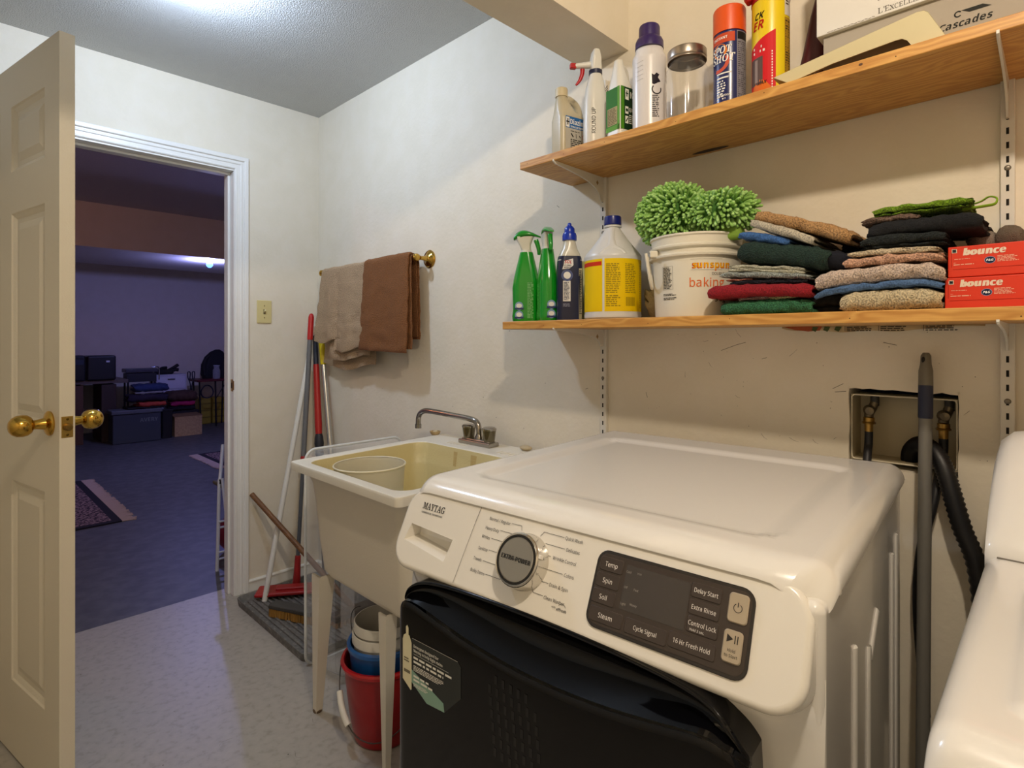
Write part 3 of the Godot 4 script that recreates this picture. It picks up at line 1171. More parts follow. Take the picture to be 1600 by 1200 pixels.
		var btn := put(b, "touch_button", grey, panel)
		var bt := MB.new()
		var long: bool = q[0].length() > 6
		words(bt, dm.call(0.0039), q[0], q[1], -q[2] + (0.0015 if q[0] == "Control Lock" else 0.0), 0.0048 if long else 0.0056, 0, false, "Droid Sans", 0.88 if long else 0.95)
		if q[0] == "Control Lock":
			words(bt, dm.call(0.0039), "Hold 3 sec.", q[1] - 0.005, -q[2] - 0.0055, 0.0026, 0)
		put(bt, "button_lettering", white, btn)
	for q in [[0.2515, 0.042, 0.0225, 0.032, 0], [0.2505, 0.0825, 0.0215, 0.034, 1]]:
		var b := MB.new()
		b.t = Transform3D(bas, A)
		b.prism(rrect(q[2], q[3], 0.0045, 4, Vector2(q[0], -q[1])), 0.002, 0.0052, true, 0.0012)
		var btn := put(b, "push_button", mat("#b7aa95", 0.3, 0.35), panel)
		var bt := MB.new()
		var bm: Callable = dm.call(0.0055)
		if q[4] == 0:
			ring(bt, bm, q[0], -q[1], 0.0042, 0.0050, PI * 0.5 + 0.55, PI * 2.5 - 0.55, 20)
			rect(bt, bm, q[0] - 0.0005, -q[1] + 0.001, q[0] + 0.0005, -q[1] + 0.0062)
		else:
			poly(bt, bm, PackedVector2Array([Vector2(q[0] - 0.0065, -q[1] + 0.012), Vector2(q[0] - 0.0065, -q[1] + 0.0035), Vector2(q[0] + 0.0005, -q[1] + 0.0078)]))
			rect(bt, bm, q[0] + 0.0020, -q[1] + 0.0035, q[0] + 0.0031, -q[1] + 0.012)
			rect(bt, bm, q[0] + 0.0048, -q[1] + 0.0035, q[0] + 0.0059, -q[1] + 0.012)
			words(bt, bm, "Hold", q[0], -q[1] - 0.004, 0.0031, 0)
			words(bt, bm, "to Start", q[0], -q[1] - 0.0095, 0.0031, 0)
		put(bt, "button_lettering", ink, btn)
	# door: black glass with a scooped grip along the top
	var black := mat("#060608", 0.06, 0.0, {"spec": 0.4})
	var top_y := func(u: float) -> float: return 0.834 + H - 0.012 * u * u - 0.045 * pow(absf(u), 16.0)
	var arc_y := func(u: float) -> float: return 0.766 + H + 0.042 * u * u - 0.040 * pow(absf(u), 16.0)
	var dx := 0.281
	var y_b := 0.30
	var frn := []
	var pkt := []
	var rim := []
	for k in 61:
		var u := sin(PI / 2 * lerpf(-1.0, 1.0, k / 60.0))
		var rnd := 0.03 * (1.0 - sqrt(maxf(1.0 - pow(maxf(absf(u) - 0.9, 0.0) / 0.1001, 2), 0.0)))
		var x := u * dx - 0.004
		var ya: float = arc_y.call(u)
		var yt: float = top_y.call(u)
		var zf := 0.79 - rnd
		frn.append(PackedVector3Array([Vector3(x, y_b, zf - 0.004), Vector3(x, y_b + 0.2, zf), Vector3(x, ya - 0.03, zf), Vector3(x, ya - 0.008, zf - 0.0005), Vector3(x, ya - 0.003, zf - 0.002), Vector3(x, ya, zf - 0.0045)]))
		var dep := 0.042 * (1.0 - pow(absf(u), 6.0)) + 0.002
		var pc := PackedVector3Array()
		for m in 9:
			var s := m / 8.0
			pc.append(Vector3(x, lerpf(ya, yt - 0.004, s), zf - 0.0045 - dep * pow(sin(PI * (0.03 + 0.80 * s)), 0.8)))
		pkt.append(pc)
		var zt: float = pc[8].z
		rim.append(PackedVector3Array([Vector3(x, yt - 0.004, zt), Vector3(x, yt - 0.001, zt - 0.001), Vector3(x, yt, zt - 0.004), Vector3(x, yt, 0.705)]))
	var dr := MB.new()
	dr.grid(frn, false, false, false)
	dr.grid(pkt, false, false, false)
	dr.grid(rim, false, false, false)
	for e in [0, 60]:
		var sx := (-dx if e == 0 else dx) - 0.004
		dr.quad(Vector3(sx, y_b, 0.705), Vector3(sx, y_b, frn[e][0].z), Vector3(sx, arc_y.call(1.0), frn[e][5].z), Vector3(sx, arc_y.call(1.0), 0.705))
		dr.quad(Vector3(sx, arc_y.call(1.0), 0.705), Vector3(sx, arc_y.call(1.0), frn[e][5].z), Vector3(sx, top_y.call(1.0), rim[e][0].z), Vector3(sx, top_y.call(1.0), 0.705))
	dr.quad(Vector3(-dx, y_b, 0.705), Vector3(dx, y_b, 0.705), Vector3(dx, y_b, 0.755), Vector3(-dx, y_b, 0.755))
	var door := put(dr, "washer_door", black, o)
	# rows of slightly lighter slots drawn flat on the black door face
	var sl := MB.new()
	var gm := flat_map(Vector3(0, 0, 0.7903), Vector3.RIGHT, Vector3.UP)
	for r in 7:
		for q in 7:
			var cx := -0.07 + q * 0.0135 + r * 0.002
			var cy := 0.795 - r * 0.017 - q * 0.001
			if pow((cx + 0.03) / 0.055, 2) + pow((cy - 0.745) / 0.062, 2) < 1.0:
				rect(sl, gm, cx - 0.0026, cy - 0.0062, cx + 0.0026, cy + 0.0062)
	put(sl, "glass_slots", mat("#0d0d0f", 0.2), door)
	# leaflet sticker
	var stk := MB.new()
	var sm := flat_map(Vector3(0, H, 0.7905), Vector3.RIGHT, Vector3.UP)
	var out := PackedVector2Array([Vector2(-0.236, 0.742), Vector2(-0.131, 0.742), Vector2(-0.125, 0.736), Vector2(-0.125, 0.69), Vector2(-0.160, 0.655), Vector2(-0.200, 0.652), Vector2(-0.236, 0.672)])
	stk.col = lin("#22282a")
	poly(stk, sm, out)
	var sm2 := flat_map(Vector3(0, H, 0.7909), Vector3.RIGHT, Vector3.UP)
	stk.col = lin("#7fa393")
	poly(stk, sm2, PackedVector2Array([Vector2(-0.236, 0.692), Vector2(-0.162, 0.668), Vector2(-0.160, 0.655), Vector2(-0.200, 0.652), Vector2(-0.236, 0.672)]))
	stk.col = lin("#d8d3b4")
	poly(stk, sm2, PackedVector2Array([Vector2(-0.258, 0.670), Vector2(-0.238, 0.658), Vector2(-0.236, 0.66), Vector2(-0.236, 0.734), Vector2(-0.241, 0.744), Vector2(-0.2435, 0.745), Vector2(-0.2435, 0.756), Vector2(-0.2465, 0.760), Vector2(-0.250, 0.756), Vector2(-0.250, 0.745), Vector2(-0.2555, 0.741), Vector2(-0.258, 0.734)]))
	var sm3 := flat_map(Vector3(0, H, 0.7912), Vector3.RIGHT, Vector3.UP)
	stk.col = lin("#e4e4dc")
	words(stk, sm3, "Detergent designed for", -0.231, 0.7315, 0.0042, -1, true, "Droid Serif", 0.86)
	words(stk, sm3, "Maytag to help fight stains", -0.231, 0.7245, 0.0042, -1, true, "Droid Serif", 0.86)
	rect(stk, sm3, -0.231, 0.7185, -0.150, 0.7190)
	fine_print(stk, sm3, -0.231, 0.7165, -0.140, 0.7035, 2, 13)
	fine_print(stk, sm3, -0.231, 0.7015, -0.150, 0.692, 4, 3)
	fine_print(stk, sm3, -0.231, 0.687, -0.180, 0.675, 2, 14)
	fine_print(stk, sm3, -0.231, 0.673, -0.19, 0.667, 3, 4)
	rect(stk, sm3, -0.234, 0.7424, -0.131, 0.7428)
	stk.col = lin("#6b6552")
	rect(stk, sm3, -0.2545, 0.683, -0.2395, 0.688)
	fine_print(stk, sm3, -0.2545, 0.708, -0.2395, 0.700, 2, 5)
	put(stk, "leaflet_sticker", mat("#ffffff", 0.35, 0.0, {"vc": true}), door)
	for sx in [-0.28, 0.28]:
		for sz in [0.06, 0.62]:
			put(MB.new().at(Vector3(sx, 0.02, sz)).lathe([Vector2(0, 0), Vector2(0.022, 0), Vector2(0.022, 0.01), Vector2(0, 0.01)], 12), "foot", mat("#222222", 0.7), o)

# ------------------------------------------------------------------ second machine (dryer)
func build_dryer() -> void:
	var o := thing("dryer", "white dryer with a rounded rear console beside the gap with the pole", "dryer", Vector3(3.145, FY, 0.10))
	var en := mat("#e6e3dc", 0.18, 0.0, {"coat": 0.5})
	var T := 0.945
	put(MB.new().rbox(Vector3(0, 0.467, 0.40), Vector3(0.676, 0.906, 0.80), 0.02, 4), "cabinet", en, o)
	# top: height field with rounded edges and a slightly raised middle
	var xs := []
	var zs := []
	for k in 9:
		xs.append(-0.344 + 0.022 * (1.0 - cos(PI / 2 * k / 8.0)))
	for k in range(1, 120):
		xs.append(lerpf(-0.322, 0.322, k / 120.0))
	for k in 9:
		xs.append(0.322 + 0.022 * sin(PI / 2 * k / 8.0))
	for k in 120:
		zs.append(lerpf(0.0, 0.782, k / 119.0))
	for k in range(1, 9):
		zs.append(0.782 + 0.038 * sin(PI / 2 * k / 8.0))
	var rows := []
	for z in zs:
		var row := PackedVector3Array()
		for x in xs:
			var y := T
			var dx := maxf(absf(x) - 0.322, 0.0)
			y -= 0.022 - sqrt(maxf(0.000484 - dx * dx, 0.0))
			var dz := maxf(z - 0.782, 0.0)
			y -= 0.038 - sqrt(maxf(0.001444 - dz * dz, 0.0))
			var q := Vector2(maxf(absf(x) - 0.285, 0.0), maxf(absf(z - 0.56) - 0.17, 0.0)).length()
			y += 0.005 * (1.0 - smoothstep(0.004, 0.014, q))
			row.append(Vector3(x, maxf(y, 0.905), z))
		rows.append(row)
	put(MB.new().grid(rows), "top_panel", en, o)
	# console: rounded wedge along the back
	var cs := MB.new()
	var loops := []
	for k in 13:
		var u := k / 12.0
		var x := lerpf(-0.342, 0.342, u)
		var e := minf(u, 1.0 - u) * 12.0
		var s: float = [0.0, 0.82, 0.95, 1.0][mini(int(e + 0.01), 3)]
		x = [-0.344, -0.338, -0.322, -0.295][mini(k, 3)] if k < 4 else ([0.344, 0.338, 0.322, 0.295][mini(12 - k, 3)] if k > 8 else x)
		var sh: float = [0.70, 0.86, 0.965, 1.0][mini(int(e + 0.01), 3)]
		var lp := PackedVector3Array()
		for q in [[0.0, -0.04], [0.0, 0.12], [0.01, 0.135], [0.04, 0.15], [0.09, 0.155], [0.14, 0.14], [0.20, 0.105], [0.27, 0.055], [0.305, 0.02], [0.318, 0.0], [0.318, -0.04]]:
			lp.append(Vector3(x, T + (q[1] * sh if q[1] > 0 else q[1]), q[0] * (0.9 + 0.1 * sh) if q[0] > 0.2 else q[0] + 0.02 * (1.0 - sh)))
		loops.append(lp)
	cs.grid(loops, true, false, true)
	cs.fan(loops[0], Vector3.LEFT)
	cs.fan(loops[12], Vector3.RIGHT)
	put(cs, "console", en, o)
	put(MB.new().rbox(Vector3(0, T + 0.0005, 0.3215), Vector3(0.66, 0.002, 0.003), 0.0006), "console_seam", mat("#6d685f", 0.6), o)
	put(MB.new().rbox(Vector3(0, 0.45, 0.805), Vector3(0.46, 0.52, 0.02), 0.009, 3), "dryer_door", en, o)
	var knb := MB.new().at(Vector3(0.12, T + 0.085, 0.235), Vector3(0.65, 0, 0))
	knb.lathe([Vector2(0, 0), Vector2(0.03, 0), Vector2(0.026, 0.022), Vector2(0, 0.024)], 20)
	put(knb, "timer_knob", mat("#d0cdc6", 0.3), o)
	for sx in [-0.3, 0.3]:
		for sz in [0.06, 0.74]:
			put(MB.new().at(Vector3(sx, 0, sz)).lathe([Vector2(0, 0), Vector2(0.02, 0), Vector2(0.02, 0.014), Vector2(0, 0.014)], 10), "foot", mat("#222222", 0.7), o)

# ------------------------------------------------------------------ laundry tub
func build_sink() -> void:
	var o := thing("laundry_sink", "cream plastic laundry tub on four tapered legs with a faucet", "sink", Vector3(1.42, FY, 0.35))
	var tub := mat("#d9d0bd", 0.38, 0.0, {"bump": "fine", "bump_scale": 0.05, "scale": 2.0})
	var rimm := mat("#e6e0d0", 0.35)
	var inner := mat("#d6c894", 0.42, 0.0, {"bump": "fine", "bump_scale": 0.06, "scale": 2.0})
	# y measured from the floor; the rim drops a little to the front
	var tl := func(row: PackedVector3Array) -> PackedVector3Array:
		var q := PackedVector3Array()
		for p in row:
			q.append(Vector3(p.x, p.y - FY - 0.02 * p.z * smoothstep(0.3, 0.9, p.y), p.z))
		return q
	var W := 0.60
	var D := 0.63
	var R := 0.837
	var b := MB.new()
	var rows := []
	for q in [[0.47, 0.475, 0.46, 0.05], [0.49, 0.497, 0.485, 0.05], [0.60, 0.515, 0.51, 0.05], [0.72, 0.528, 0.53, 0.05], [0.775, 0.536, 0.545, 0.05], [0.80, 0.552, 0.565, 0.045], [0.814, 0.575, 0.592, 0.04]]:
		rows.append(tl.call(loop(q[1], q[2], q[3], q[0], 5)))
	b.loft(rows, true, false)
	put(b, "basin", tub, o)
	b = MB.new()
	var fl := [tl.call(loop(0.575, 0.592, 0.04, 0.814, 5)), tl.call(loop(W, D, 0.018, 0.812, 5))]
	b.grid(fl, true)
	b.grid([tl.call(loop(W, D, 0.018, 0.812, 5)), tl.call(loop(W + 0.004, D + 0.004, 0.018, R - 0.006, 5)), tl.call(loop(W, D, 0.017, R, 5))], true, false, true)
	# deck around the opening (wide at the back for the faucet)
	var ow := 0.53
	var od := 0.455
	var oz := 0.052
	b.grid([tl.call(loop(W, D, 0.017, R, 5)), tl.call(loop(W - 0.006, D - 0.006, 0.016, R + 0.001, 5)), tl.call(loop(ow + 0.008, od + 0.008, 0.05, R + 0.0008, 5, 0, oz)), tl.call(loop(ow, od, 0.05, R - 0.004, 5, 0, oz))], true, false, true)
	# drip ridges moulded in the deck
	for s in [-1, 1]:
		for k in 6:
			var x: float = s * 0.13 + (k - 2.5) * 0.018 + 0.03
			b.rbox(Vector3(x, R - FY + 0.0055, -0.215), Vector3(0.004, 0.003, 0.03), 0.0014)
	put(b, "rim", rimm, o)
	b = MB.new()
	b.grid([tl.call(loop(ow, od, 0.05, R - 0.004, 5, 0, oz)), tl.call(loop(ow - 0.012, od - 0.012, 0.05, R - 0.03, 5, 0, oz)), tl.call(loop(ow - 0.018, od - 0.018, 0.05, R - 0.07, 5, 0, oz)), tl.call(loop(ow - 0.04, od - 0.04, 0.05, R - 0.078, 5, 0, oz)), tl.call(loop(ow - 0.06, od - 0.06, 0.05, R - 0.2, 5, 0, oz)), tl.call(loop(ow - 0.08, od - 0.08, 0.06, 0.53, 5, 0, oz)), tl.call(loop(ow - 0.14, od - 0.14, 0.06, 0.51, 5, 0, oz)), tl.call(loop(0.05, 0.05, 0.024, 0.505, 5, 0, oz))], true, false, false)
	b.fan(tl.call(loop(0.05, 0.05, 0.024, 0.505, 5, 0, oz)), Vector3.UP)
	put(b, "basin_lining", inner, o)
	# brown streaks inside the tub
	b = MB.new()
	for q in [[0.02, 0.03], [-0.07, 0.02], [0.13, 0.02]]:
		b.quad(Vector3(q[0], R - FY - 0.012, oz - od / 2 + 0.0045), Vector3(q[0] + q[1], R - FY - 0.012, oz - od / 2 + 0.0045), Vector3(q[0] + q[1] * 0.8, R - FY - 0.062, oz - od / 2 + 0.0095), Vector3(q[0] + q[1] * 0.1, R - FY - 0.062, oz - od / 2 + 0.0095))
	put(b, "rust_streak", mat("#c7b078", 0.6), o).set_meta("kind", "stuff")
	# legs
	var lm := mat("#ded6c4", 0.4)
	for sx in [-1, 1]:
		for sz in [-1, 1]:
			var top := Vector3(sx * 0.232, 0.50, sz * 0.235)
			var foot := Vector3(-0.330 if sx < 0 else 0.082, 0.0, 0.205 if sz > 0 else -0.2)
			if sx > 0:
				top.x = 0.135
			var lg := MB.new()
			var lp := []
			for q in [[0.0, 0.020], [0.02, 0.023], [0.98, 0.052], [1.0, 0.052]]:
				var c := foot.lerp(top, q[0])
				var w: float = q[1] * (0.7 if sx > 0 else 1.0)
				var row := PackedVector3Array()
				for p in [Vector2(0, 0), Vector2(1, 0), Vector2(1, -1), Vector2(0.86, -1), Vector2(0.86, -0.14), Vector2(0, -0.14)]:
					# an angle: front face and inner side face
					row.append(c + Vector3((p.x - 0.5) * w, 0, (p.y + 0.5) * w * sz))
				lp.append(row)
			for k in 3:
				for j in 6:
					var j2 := (j + 1) % 6
					lg.quad(lp[k][j], lp[k][j2], lp[k + 1][j2], lp[k + 1][j])
			put(lg, "leg", lm, o)
			put(MB.new().at(foot + Vector3(0, 0.0, 0)).lathe([Vector2(0, 0), Vector2(0.014, 0), Vector2(0.016, 0.006), Vector2(0.012, 0.012), Vector2(0, 0.012)], 10), "foot", mat("#5d4a35", 0.7), o)
	# faucet on the deck (sink frame: x from 1.42, z from 0.35)
	var ch := mat("#a7a29a", 0.16, 1.0)
	var fz := -0.255
	var fy := R - FY + 0.005
	var f := MB.new()
	f.rbox(Vector3(-0.035, fy + 0.008, fz), Vector3(0.165, 0.016, 0.05), 0.004, 2)
	f.rbox(Vector3(-0.035, fy + 0.016, fz), Vector3(0.145, 0.012, 0.036), 0.005, 2)
	var fau := put(f, "faucet_body", ch, o)
	f = MB.new()
	f.lathe([Vector2(0.016, fy + 0.016), Vector2(0.016, fy + 0.028), Vector2(0.012, fy + 0.034), Vector2(0.011, fy + 0.04)], 16, Vector3(-0.03, 0, fz))
	f.tube(smooth_path([Vector3(-0.03, fy + 0.03, fz), Vector3(-0.031, fy + 0.056, fz), Vector3(-0.042, fy + 0.078, fz), Vector3(-0.07, fy + 0.088, fz + 0.002), Vector3(-0.16, fy + 0.093, fz + 0.006), Vector3(-0.30, fy + 0.098, fz + 0.012), Vector3(-0.345, fy + 0.092, fz + 0.014), Vector3(-0.368, fy + 0.072, fz + 0.015), Vector3(-0.372, fy + 0.038, fz + 0.015)], 6), 0.0105, 14)
	f.lathe([Vector2(0.0125, fy + 0.024), Vector2(0.0125, fy + 0.04)], 14, Vector3(-0.372, 0, fz + 0.015))
	put(f, "spout", ch, fau)
	for x in [-0.085, 0.022]:
		var h := MB.new()
		h.lathe([Vector2(0, fy + 0.018), Vector2(0.019, fy + 0.018), Vector2(0.02, fy + 0.022), Vector2(0.0245, fy + 0.055), Vector2(0.0255, fy + 0.062), Vector2(0.022, fy + 0.066), Vector2(0, fy + 0.067)], 10, Vector3(x, 0, fz))
		put(h, "tap_handle", mat("#6f6752", 0.12, 0.75), fau)
		h = MB.new().lathe([Vector2(0.0258, fy + 0.058), Vector2(0.0262, fy + 0.064), Vector2(0.0205, fy + 0.0685), Vector2(0, fy + 0.069)], 16, Vector3(x, 0, fz))
		put(h, "handle_cap", ch, fau)
	# round plastic dishpan standing in the tub
	var tp := thing("plastic_tub", "round translucent plastic tub standing inside the laundry sink", "tub", Vector3(1.322, 0.535, 0.498))
	var mk := mat("#e2dcc6", 0.3, 0.0, {"alpha": 0.62})
	var tb := MB.new()
	tb.lathe([Vector2(0.0, 0.0), Vector2(0.082, 0.0), Vector2(0.088, 0.01), Vector2(0.100, 0.15), Vector2(0.108, 0.28), Vector2(0.111, 0.291)], 40)
	tb.lathe([Vector2(0.1085, 0.291), Vector2(0.1055, 0.28), Vector2(0.0975, 0.15), Vector2(0.0855, 0.012), Vector2(0, 0.004)], 40)
	put(tb, "tub_wall", mk, tp)
	tb = MB.new()
	tb.lathe([Vector2(0.1085, 0.289), Vector2(0.1115, 0.289), Vector2(0.1125, 0.292), Vector2(0.1105, 0.2945), Vector2(0.1085, 0.293)], 40)
	put(tb, "tub_rim", mat("#ebe4c9", 0.3), tp)
	# bits left lying on the rim
	var sp := thing("soap_dish", "small tan shell soap dish on the rear rim of the sink", "soap dish", Vector3(1.105, R + 0.005, 0.07))
	var s := MB.new().lathe([Vector2(0, 0.0), Vector2(0.014, 0.0), Vector2(0.019, 0.006), Vector2(0.022, 0.014), Vector2(0.020, 0.0145), Vector2(0.016, 0.008), Vector2(0, 0.004)], 14)
	put(s, "dish", mat("#c2a878", 0.5), sp)
	s = MB.new().ball(Vector3(0.002, 0.012, 0), Vector3(0.012, 0.006, 0.009), 10, 6)
	put(s, "soap_scrap", mat("#d9cfb0", 0.5), sp)
	s = MB.new().ball(Vector3.ZERO, Vector3(0.026, 0.009, 0.015), 14, 8)
	var ss := put(s, "soap_bar", mat("#b9a886", 0.55))
	ss.position = Vector3(1.585, R + 0.016, 0.06)
	tag(ss, "worn tan piece of soap on the sink rim against the wall", "soap")

# ------------------------------------------------------------------ things standing in the corner
func build_corner() -> void:
	# boot tray
	var o := thing("boot_tray", "grey ribbed rubber boot tray on the floor in the corner", "tray", Vector3(0.445, FY, 0.25))
	var tm := mat("#ffffff", 0.75, 0.0, {"color": "tray", "scale": 3.0})
	var b := MB.new()
	b.grid([loop(0.69, 0.42, 0.03, 0.0, 5), loop(0.71, 0.43, 0.035, 0.032, 5), loop(0.70, 0.42, 0.03, 0.034, 5), loop(0.665, 0.385, 0.025, 0.008, 5)], true, false, true)
	b.fan(loop(0.665, 0.385, 0.025, 0.008, 5), Vector3.UP)
	put(b, "tray_pan", tm, o)
	for k in 15:
		var r := MB.new()
		r.rbox(Vector3(0, 0.011, -0.168 + k * 0.024), Vector3(0.63, 0.010, 0.011), 0.004, 2)
		put(r, "rib", tm, o)
	# white pole
	var wp := MB.new().tube([Vector3(0, 0.012, 0), Vector3(-0.133, 1.145, -0.282)], 0.0125, 12)
	var w := put(wp, "broom_pole", mat("#dedbd2", 0.35))
	w.position = Vector3(0.186, FY, 0.366)
	tag(w, "plain white broom pole leaning into the corner from the grey tray", "pole")
	put(MB.new().at(Vector3(-0.0035, 0.03, -0.0075), Vector3(-0.243, 0, 0.116)).lathe([Vector2(0.0132, 0), Vector2(0.0132, 0.006)], 12), "orange_band", mat("#b0622c", 0.5), w)
	# mop with grey telescopic handle and red flat head
	var mo := thing("flat_mop", "grey mop pole with red top cap and red flat head on the tray", "mop", Vector3(0.166, FY, 0.20))
	var a := Vector3(0, 0.06, 0)
	var t := Vector3(-0.108, 1.385, -0.13)
	var red := mat("#a81e20", 0.4)
	put(MB.new().tube([a.lerp(t, 0.08), a.lerp(t, 0.42)], 0.0095, 12), "lower_tube", mat("#4f5257", 0.4), mo)
	put(MB.new().tube([a.lerp(t, 0.40), a.lerp(t, 0.405), a.lerp(t, 0.445), a.lerp(t, 0.45)], [0.012, 0.0145, 0.0145, 0.012], 14), "locking_collar", red, mo)
	put(MB.new().tube([a.lerp(t, 0.44), a.lerp(t, 0.90)], 0.0125, 14), "upper_tube", mat("#6a6a6b", 0.45), mo)
	put(MB.new().tube([a.lerp(t, 0.895), a.lerp(t, 0.90), a.lerp(t, 0.985), a.lerp(t, 0.995), a.lerp(t, 1.0)], [0.0125, 0.0145, 0.0145, 0.011, 0.004], 14), "end_cap", mat("#c01d1d", 0.35), mo)
	put(MB.new().tube([a.lerp(t, -0.02), a.lerp(t, 0.02), a.lerp(t, 0.085)], [0.02, 0.0165, 0.0135], 14), "socket", red, mo)
	var hd := MB.new().at(Vector3(0.03, 0.036, 0.06), Vector3(0, 0.95, 0))
	hd.rbox(Vector3(0, 0, 0), Vector3(0.28, 0.018, 0.105), 0.008, 3)
	hd.rbox(Vector3(0.02, 0.013, 0), Vector3(0.14, 0.014, 0.05), 0.006, 3)
	put(hd, "mop_head", red, mo)
	# red and black pole
	var rp := thing("red_broom_pole", "red pole with black grips leaning in the corner behind the sink", "pole", Vector3(0.262, FY, 0.10))
	a = Vector3(0, 0, 0)
	t = Vector3(-0.215, 1.27, -0.055)
	var dk := mat("#23242a", 0.5)
	put(MB.new().tube([a, a.lerp(t, 0.52)], 0.0095, 12), "lower_tube", mat("#3a3a3e", 0.4), rp)
	put(MB.new().tube([a.lerp(t, 0.50), a.lerp(t, 0.52), a.lerp(t, 0.545), a.lerp(t, 0.56), a.lerp(t, 0.585), a.lerp(t, 0.60)], [0.014, 0.021, 0.020, 0.0235, 0.021, 0.0165], 14), "twist_grip", dk, rp)
	put(MB.new().tube([a.lerp(t, 0.595), a.lerp(t, 0.63), a.lerp(t, 0.70), a.lerp(t, 0.86), a.lerp(t, 0.88)], [0.0165, 0.0185, 0.017, 0.0155, 0.0145], 14), "red_tube", mat("#b3231f", 0.35), rp)
	put(MB.new().tube([a.lerp(t, 0.875), a.lerp(t, 0.99), a.lerp(t, 1.0)], [0.013, 0.0125, 0.008], 12), "top_grip", mat("#252a38", 0.5), rp)
	# silver pole with a yellow tip
	var sp := thing("silver_broom_pole", "silver pole with a yellow tip leaning beside the beige towel", "pole", Vector3(0.345, FY, 0.05))
	t = Vector3(-0.262, 1.262, -0.022)
	put(MB.new().tube([a, a.lerp(t, 0.89)], 0.0135, 14), "tube", mat("#c9c8c4", 0.25, 0.85), sp)
	put(MB.new().tube([a.lerp(t, 0.885), a.lerp(t, 0.89), a.lerp(t, 0.985), a.lerp(t, 1.0)], [0.014, 0.0155, 0.0155, 0.011], 14), "tip", mat("#e0c416", 0.4), sp)
	# wooden handled broom lying over
	var wb := thing("wooden_broom", "broom with a plain wooden handle leaning low on the wall", "broom", Vector3(0.62, FY + 0.012, 0.15))
	put(MB.new().tube([Vector3(0, 0.04, 0), Vector3(-0.588, 0.475, 0.215)], 0.0125, 12), "handle", mat("#ffffff", 0.55, 0.0, {"color": "stick", "scale": Vector3(2, 6, 2)}), wb)
	put(MB.new().rbox(Vector3(0.015, 0.035, 0), Vector3(0.06, 0.03, 0.22), 0.008, 2), "head_block", mat("#3a2c1e", 0.7), wb)
	var br := MB.new()
	for k in 12:
		for j in 3:
			br.tube([Vector3(0.0 + j * 0.018, 0.022, -0.1 + k * 0.018), Vector3(0.004 + j * 0.02, 0.0, -0.102 + k * 0.0186)], [0.006, 0.0085], 6)
	var bz := put(br, "bristles", mat("#8a6434", 0.9), wb)
	bz.set_meta("kind", "stuff")
	# scrub brush
	var sb := thing("scrub_brush", "scrub brush with a dark back and tan bristles on the boot tray", "brush", Vector3(0.445, FY + 0.014, 0.345), 0.42)
	put(MB.new().rbox(Vector3(0, 0.044, 0), Vector3(0.235, 0.022, 0.055), 0.007, 3), "back", mat("#46443f", 0.6), sb)
	br = MB.new()
	var rg := RandomNumberGenerator.new()
	rg.seed = 12
	for k in 24:
		for j in 5:
			var p := Vector3(-0.11 + k * 0.0096, 0.036, -0.021 + j * 0.0105)
			br.tube([p, p + Vector3(rg.randf_range(-0.003, 0.003), -0.035, rg.randf_range(-0.003, 0.004))], [0.0046, 0.0058], 5)
	put(br, "bristles", mat("#9a6f2c", 0.9), sb).set_meta("kind", "stuff")
	# clear storage tote standing on its end
	var ct := thing("clear_storage_tote", "clear plastic storage tote standing on end between tray and sink", "tote", Vector3(0.91, FY, 0.248))
	var clear := mat("#f4f6f4", 0.15, 0.0, {"alpha": 0.18})
	var cl := MB.new()
	# opening faces the tray (-x): section loops in the yz plane stepped along x
	var lp := []
	for q in [[0.095, 0.76, 0.38, 0.05], [0.10, 0.79, 0.40, 0.05], [0.0, 0.805, 0.415, 0.045], [-0.095, 0.82, 0.43, 0.04]]:
		var row := PackedVector3Array()
		for p in rrect(q[2], q[1], q[3], 6):
			row.append(Vector3(q[0], p.y + 0.413, p.x))
		lp.append(row)
	cl.grid(lp, true)
	cl.fan(lp[0], Vector3.RIGHT)
	for z in [-0.12, 0.12]:
		cl.rbox(Vector3(0.045, 0.413, z), Vector3(0.1, 0.6, 0.002), 0.0008, 1)
	put(cl, "tote_wall", clear, ct)
	var rl := []
	for p in rrect(0.436, 0.826, 0.042, 8):
		rl.append(Vector3(-0.095, p.y + 0.413, p.x))
	rl.append(rl[0])
	put(MB.new().tube(rl, 0.0055, 8, false), "tote_rim", mat("#e6e8e4", 0.25, 0.0, {"alpha": 0.85}), ct)
	# light switch side: nested pails under the sink
	var pail_at := Vector3(1.335, FY, 0.454)
	var rb := thing("red_pail", "red plastic pail with a wire handle under the sink", "bucket", pail_at)
	var redp := mat("#8f1014", 0.28)
	var k := MB.new()
	k.lathe([Vector2(0, 0), Vector2(0.082, 0.0), Vector2(0.09, 0.004), Vector2(0.094, 0.012), Vector2(0.108, 0.09), Vector2(0.124, 0.235)], 40)
	k.lathe([Vector2(0.121, 0.245), Vector2(0.104, 0.09), Vector2(0.09, 0.012), Vector2(0, 0.008)], 40)
	put(k, "pail_wall", redp, rb)
	k = MB.new()
	k.lathe([Vector2(0.124, 0.232), Vector2(0.131, 0.236), Vector2(0.134, 0.246), Vector2(0.131, 0.252), Vector2(0.124, 0.252), Vector2(0.121, 0.246)], 40)
	put(k, "pail_rim", mat("#b3161a", 0.25), rb)
	# wire bail hanging down at the front left
	var bail := []
	var ax := Vector3(0.7166, 0, -0.6975)
	var out := Vector3(0.6975, 0, 0.7166)
	for j in 25:
		var an := PI * j / 24.0
		bail.append(ax * cos(an) * 0.136 + Vector3(0, 0.225, 0) + (out * 0.138 + Vector3(0, -0.165, 0)) * sin(an))
	k = MB.new().tube(bail, 0.0018, 6)
	put(k, "wire_handle", mat("#4a4541", 0.4, 0.7), rb)
	var gp: Array = bail.slice(17, 22)
